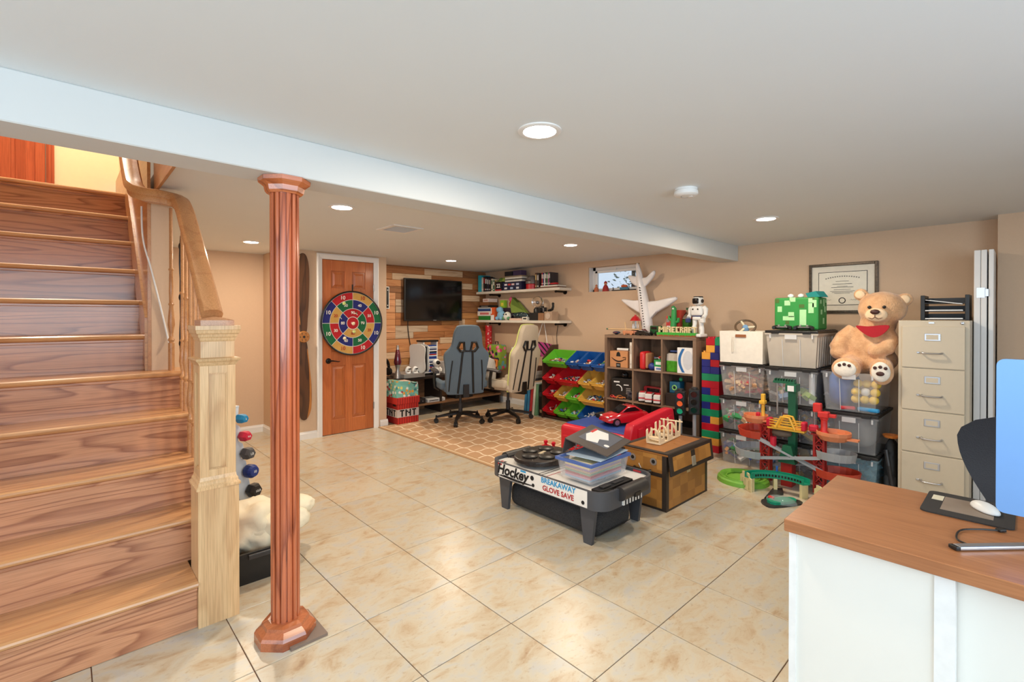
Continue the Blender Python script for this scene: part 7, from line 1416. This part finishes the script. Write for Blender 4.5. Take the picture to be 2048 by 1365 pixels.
for sy in (-1, 1): MB().box(-.105, sy * .125 - .018, .475, -.03, sy * .125 + .018, .545, bev=.012, seg=2).build('red_end_block', mat('bucket_red', (206, 30, 56), .4), yb)
rcn = MB().lathe([(.04, 0), (.03, .02), (.022, .03), (.022, .11), (.028, .115), (.028, .13), (0, .13)], (-.03, -.25, .465), 14).build('red_crane_mast', mtcr, tk, smooth=True); MB().box(-.07, -.285, .595, .0, -.215, .64, bev=.008).box(-.06, -.235, .63, -.01, -.18, .70, bev=.008, M=T(0, 0, 0)).box(-.05, -.33, .60, -.01, -.28, .625, bev=.005).build('red_crane_head', mtcr, rcn); MB().cyl((-.045, -.19, .63), (-.045, -.19, .53), .004, seg=6).build('hoist_rod', m_silver, rcn); MB().box(-.075, -.215, .48, -.02, -.155, .53, bev=.012, seg=2).build('red_hook_block', mat('bucket_red', (206, 30, 56), .4), rcn)
gcn = MB().box(.03, -.035, .20, .085, .02, .78).build('green_crane_mast', mtgr, tk); MB().prism([(-.06, .20), (.065, .20), (.03, .34), (-.03, .34)], .025, .09, M=T(0, -.01, 0) @ RZ(PI / 2) @ RX(PI / 2) @ T(0, 0, -.115)).build('green_foot', mtgr, gcn); MB().box(-.01, -.05, .76, .095, .03, .82, bev=.004).build('green_cab', mtgr, gcn); MB().box(-.0125, -.035, .765, -.008, .012, .81).build('white_face_plate', m_white, gcn)
MB().box(.02, -.03, .82, .075, .13, .838).build('green_jib', mtgr, gcn)
for k in range(8): MB().box(.02, -.025 + k * .02, .838, .075, -.018 + k * .02, .856).build('jib_tooth', mtgr, gcn)
MB().cyl((.03, .10, .82), (.03, .10, .56), .006, seg=6).build('grey_chain', m_greyb, gcn); MB().box(.0, -.06, .19, .10, .06, .20).build('crane_platform', mtor, gcn); MB().cyl((-.06, .10, .30), (-.06, .10, .39), .024, seg=12).build('red_barrel', mat('bucket_red', (206, 30, 56), .4), tk)
MB().ball((-.02, .05, .42), .06, 2, (.8, 1.3, .55)).build('rock_canopy', mat('rock_brown', (110, 96, 84), .8), tk, smooth='all'); MB().box(-.04, -.03, 0, .06, .05, .19).build('inner_pillar', mtr, tk)
# ground loop: lime hill, teal bridge, cream gates, clear dome
MB().lathe([(.20, 0), (.195, .03), (.17, .05), (.155, .045), (.14, .025), (.10, .03), (.05, .05), (0, .055)], (-.16, .30, 0), 28).build('lime_hill', mlime, tk, smooth=True)
for k in range(3): MB().tube([(-.16 + (.175 - k * .05) * math.cos(a), .30 + (.175 - k * .05) * math.sin(a), .045 - k * .01) for a in [i * PI / 14 for i in range(28)]], .006, 5, closed=True).build('hill_ridge', mlime, tk)
a0, a1 = .25, PI - .45; cB = V(-.30, .0, 0)
fr = []
for i in range(19):
    a = -.15 + (PI * .62) * i / 18; p = V(-.42, -.06, 0) + V(math.sin(a + .35) * .22, math.cos(a + .35) * .24, .105); d = (p - V(-.42, -.06, .105)).normalized(); fr.append((p, d, V(0, 0, 1)))
MB().sweep([(-.03, 0), (.03, 0), (.03, .045), (.024, .045), (.024, .008), (-.024, .008), (-.024, .045), (-.03, .045)], fr).build('teal_bridge', mtt, tk)
for i in range(2, 18, 1):
    p, d, u = fr[i]; MB().box(-.0345, -.006, .014, -.0295, .006, .03, M=T(*p) @ Matrix((d, u.cross(d), u)).transposed().to_4x4()).build('bridge_slot', m_black, tk)
for i in (1, 9, 17):
    p, d, u = fr[i]; MB().box(-.028, -.012, -.105, .028, .012, 0, M=T(*p) @ Matrix((d, u.cross(d), u)).transposed().to_4x4()).build('bridge_pier', mcrm, tk)
def gate(c, rz, nm='cream_gate'):
    g = plate([(-.075, 0), (.075, 0), (.075, .10), (.045, .115), (.045, .135), (0, .14), (-.045, .135), (-.045, .115), (-.075, .10)], [[(-.055 + k * .028, .012), (-.040 + k * .028, .012), (-.040 + k * .028, .085), (-.055 + k * .028, .085)] for k in range(4)], .012, M=T(*c) @ RZ(rz)); g.build(nm, mcrm, tk)
gate((-.34, .20, 0), .9); gate((-.30, -.30, 0), .7)
MB().prism(spline([(-.12, -.06), (.12, -.06), (.15, .02), (.05, .09), (-.10, .08), (-.15, .0)], 3), 0, .012, M=T(-.46, -.09, 0) @ RZ(-.5)).build('dome_base', m_dark, tk); dm = MB().ball((-.46, -.09, .014), .10, 3, (.72, 1.05, .42)); bmesh.ops.bisect_plane(dm.b, geom=dm.b.verts[:] + dm.b.edges[:] + dm.b.faces[:], plane_co=(0, 0, .013), plane_no=(0, 0, 1), clear_inner=True); dm.build('clear_dome', clear_mat('dome_clear', (190, 206, 206), .3, .05), tk, smooth='all'); MB().prism(spline([(-.09, -.04), (.09, -.04), (.10, .03), (-.08, .05)], 3), .012, .03, M=T(-.46, -.09, 0) @ RZ(-.5)).build('teal_tracks', mtt, tk); MB().box(-.50, -.05, .03, -.47, -.01, .045, bev=.005).build('red_mini_train', mtcr, tk)
MB().prism([(-.20, .0), (.02, -.06), (.12, -.02), (.06, .03)], 0, .02, M=T(-.28, .02, 0)).build('grey_road', m_dark, tk); MB().cyl((-.19, .03, .15), (-.19, .03, .19), .008, seg=8).build('blue_signal', mat('signal_blue', (40, 100, 190), .4), tk)
# ================================================================ desk
dk_ = thing('office_desk', 'desk with brown wood-grain top and white side panel', 'desk', (.905, -1.80, 0)); mdt = wood('desk_laminate', (166, 108, 66), (146, 90, 52), 'y', freq=14, stretch=12, distort=3, mix=.5, coat=.15, rough=.4); mdw = mat('desk_white', (232, 230, 222), .5, var=.02, scale=4)
MB().box(-.30, -.95, .715, .295, .738, .752, bev=.002, seg=1).build('desktop', mdt, dk_)
MB().box(-.272, .395, 0, -.25, .725, .715).build('end_panel', mdw, dk_); MB().box(-.278, .355, 0, -.24, .395, .715).box(-.277, .712, 0, -.25, .731, .715).build('panel_stile', mat('desk_white_trim', (238, 238, 236), .45), dk_)
MB().box(-.235, -.93, 0, -.215, .36, .715).build('modesty_panel', mdw, dk_); MB().box(-.25, .70, 0, .27, .725, .715).build('side_panel', mdw, dk_); MB().box(-.21, -.93, 0, .27, -.90, .715).build('far_panel', mdw, dk_)
MB().box(-.21, .34, .0, .27, .36, .715).build('pedestal_wall', mdw, dk_)
mp = thing('mouse_pad', 'black mouse pad with clear window and paper note on the desk', 'mouse pad', (1.11, -1.437, .7525), .0); MB().prism(rrect(.245, .21, .02), 0, .004).build('mat', mat('pad_black', (46, 42, 40), .8), mp); MB().box(-.075, -.06, .004, .075, .06, .0048).build('printed_card', mat('card_grey', (150, 132, 116), .5, var=.2, scale=9), mp); MB().box(.02, .062, .004, .075, .09, .0046).build('paper_note', mat('note_ivory', (222, 212, 186), .8), mp)
ms_ = thing('computer_mouse', 'white low computer mouse on the black mouse pad', 'mouse', (1.125, -1.475, .7575), .5); mm = MB(); q = bmesh.ops.create_icosphere(mm.b, subdivisions=3, radius=1)
for v in q['verts']: v.co = V(v.co.x * .056, v.co.y * .028, max(-.002, v.co.z) * .021 + .002)
mm.build('shell', m_white, ms_, smooth='all'); MB().prism(rrect(.09, .04, .018), 0, .002).build('base', m_greyb, ms_)
hb_ = thing('usb_hub', 'slim silver hub with black cable on the desk', 'hub', (.80, -1.505, .7525), math.radians(-41)); MB().box(-.10, -.012, .001, .10, .012, .011, bev=.003).build('case', m_silver, hb_); MB().box(-.112, -.012, .001, -.10, .012, .011, bev=.002).build('end_cap', m_black, hb_); MB().tube(smooth_path([(-.055, .012, .006), (-.05, .05, .004), (.01, .10, .004), (.07, .105, .004), (.12, .095, .004)], 5), .0025, 6).build('cable', m_black, hb_); MB().box(.115, .088, .001, .135, .103, .009, bev=.002).build('plug', m_black, hb_)
im = thing('desktop_computer', 'slim all-in-one computer seen from its light blue back', 'computer', (.885, -1.78, .7525)); mib = mat('imac_blue', (118, 164, 222), .4, metal=.25, var=.01)
MB().prism(rrect(.547, .42, .018), -.006, .006, M=T(0, 0, .288) @ RZ(PI / 2) @ RX(PI / 2)).build('back_shell', mib, im, smooth=30); MB().box(.006, -.265, .10, .0075, .265, .49).build('screen', mat('tv_screen', (10, 9, 10), .12, var=0), im)
MB().box(-.065, -.075, 0, .075, .075, .004, bev=.001).build('foot', mat('imac_foot', (206, 190, 196), .3, metal=.3), im); MB().box(-.055, -.07, .0, -.050, .07, .22, M=RY(.18)).build('stand', mat('imac_foot', (206, 190, 196), .3, metal=.3), im)
# ================================================================ black office chair behind the desk
oc = thing('office_chair', 'black curved-back office chair behind the desk', 'chair', (1.56, -1.625, 0), PI)
for k in range(5):
    a = k * 2 * PI / 5; d = V(math.cos(a), math.sin(a), 0); l = MB().cyl(d * .03 + V(0, 0, .10), d * .28 + V(0, 0, .07), .022, .014, 8).build('base_leg', m_black, oc); MB().cyl(d * .28 + V(-.012, 0, .03), d * .28 + V(.012, 0, .03), .03, seg=12).build('caster', m_black, l)
MB().cyl((0, 0, .08), (0, 0, .42), .025, seg=12).build('gas_lift', m_dark, oc); MB().box(-.24, -.24, .42, .24, .24, .50, bev=.035, seg=4).build('seat', mat('seat_black', (32, 30, 32), .8, bump=.1), oc, smooth=True)
def cb(u, v):
    w = .13 + .135 * math.sin(PI / 2 * min(1, v / .75)) if v < .75 else .265 * math.sqrt(max(.12, 1 - ((v - .75) / .27) ** 2))
    y = (u - .5) * 2 * w; return V(-.22 - .05 * v + .9 * y * y - .05 * math.sin(PI * v), y, .54 + .43 * v)
b = MB().grid(cb, 14, 12); bmesh.ops.solidify(b.b, geom=b.b.faces[:], thickness=.035); b.build('backrest', mat('chair_mesh_black', (44, 42, 46), .7, var=.1, scale=200, bump=.2), oc, smooth=60)
MB().tube([(-.12, 0, .44), (-.24, 0, .46), (-.27, 0, .58), (-.31, 0, .72)], .018, 8).build('back_stem', m_black, oc)
for s in (1,): MB().tube([(0, s * .25, .46), (0, s * .29, .50), (.0, s * .29, .66), (-.08, s * .29, .68), (.14, s * .29, .68)], .018, 8).build('armrest', m_black, oc)
# ================================================================ stairs: white cord and black cable bundle on the baluster
tag(MB().tube(smooth_path([(-.652, 2.02, 2.02), (-.650, 1.97, 1.82), (-.615, 1.938, 1.64), (-.57, 1.944, 1.42), (-.54, 1.944, 1.26), (-.53, 1.93, 1.20)], 6), .005, 6).build('white_wire', m_white), 'white cord running down the tan wall end by the stairs', 'cord')
bl_ = thing('black_strap_bundle', 'black straps hanging from the stair balusters', 'straps', (-.485, 1.83, 1.06))
for k in range(4): MB().tube(smooth_path([(0, 0, .78), (.006 * (k - 1.5), .012 * k - .02, .62), (-.008 * (k % 2) + .004 * k, .01 * k - .015, .40), (.006 * (k - 1), .0, .20), (0, 0, .02 + .03 * k)], 5), .006, 6).build('strap', m_black, bl_)
for z in (.72, .42, .15): MB().ball((0, 0, z), .016, 2, (.9, .9, 1.6)).build('knot', m_black, bl_, smooth='all')
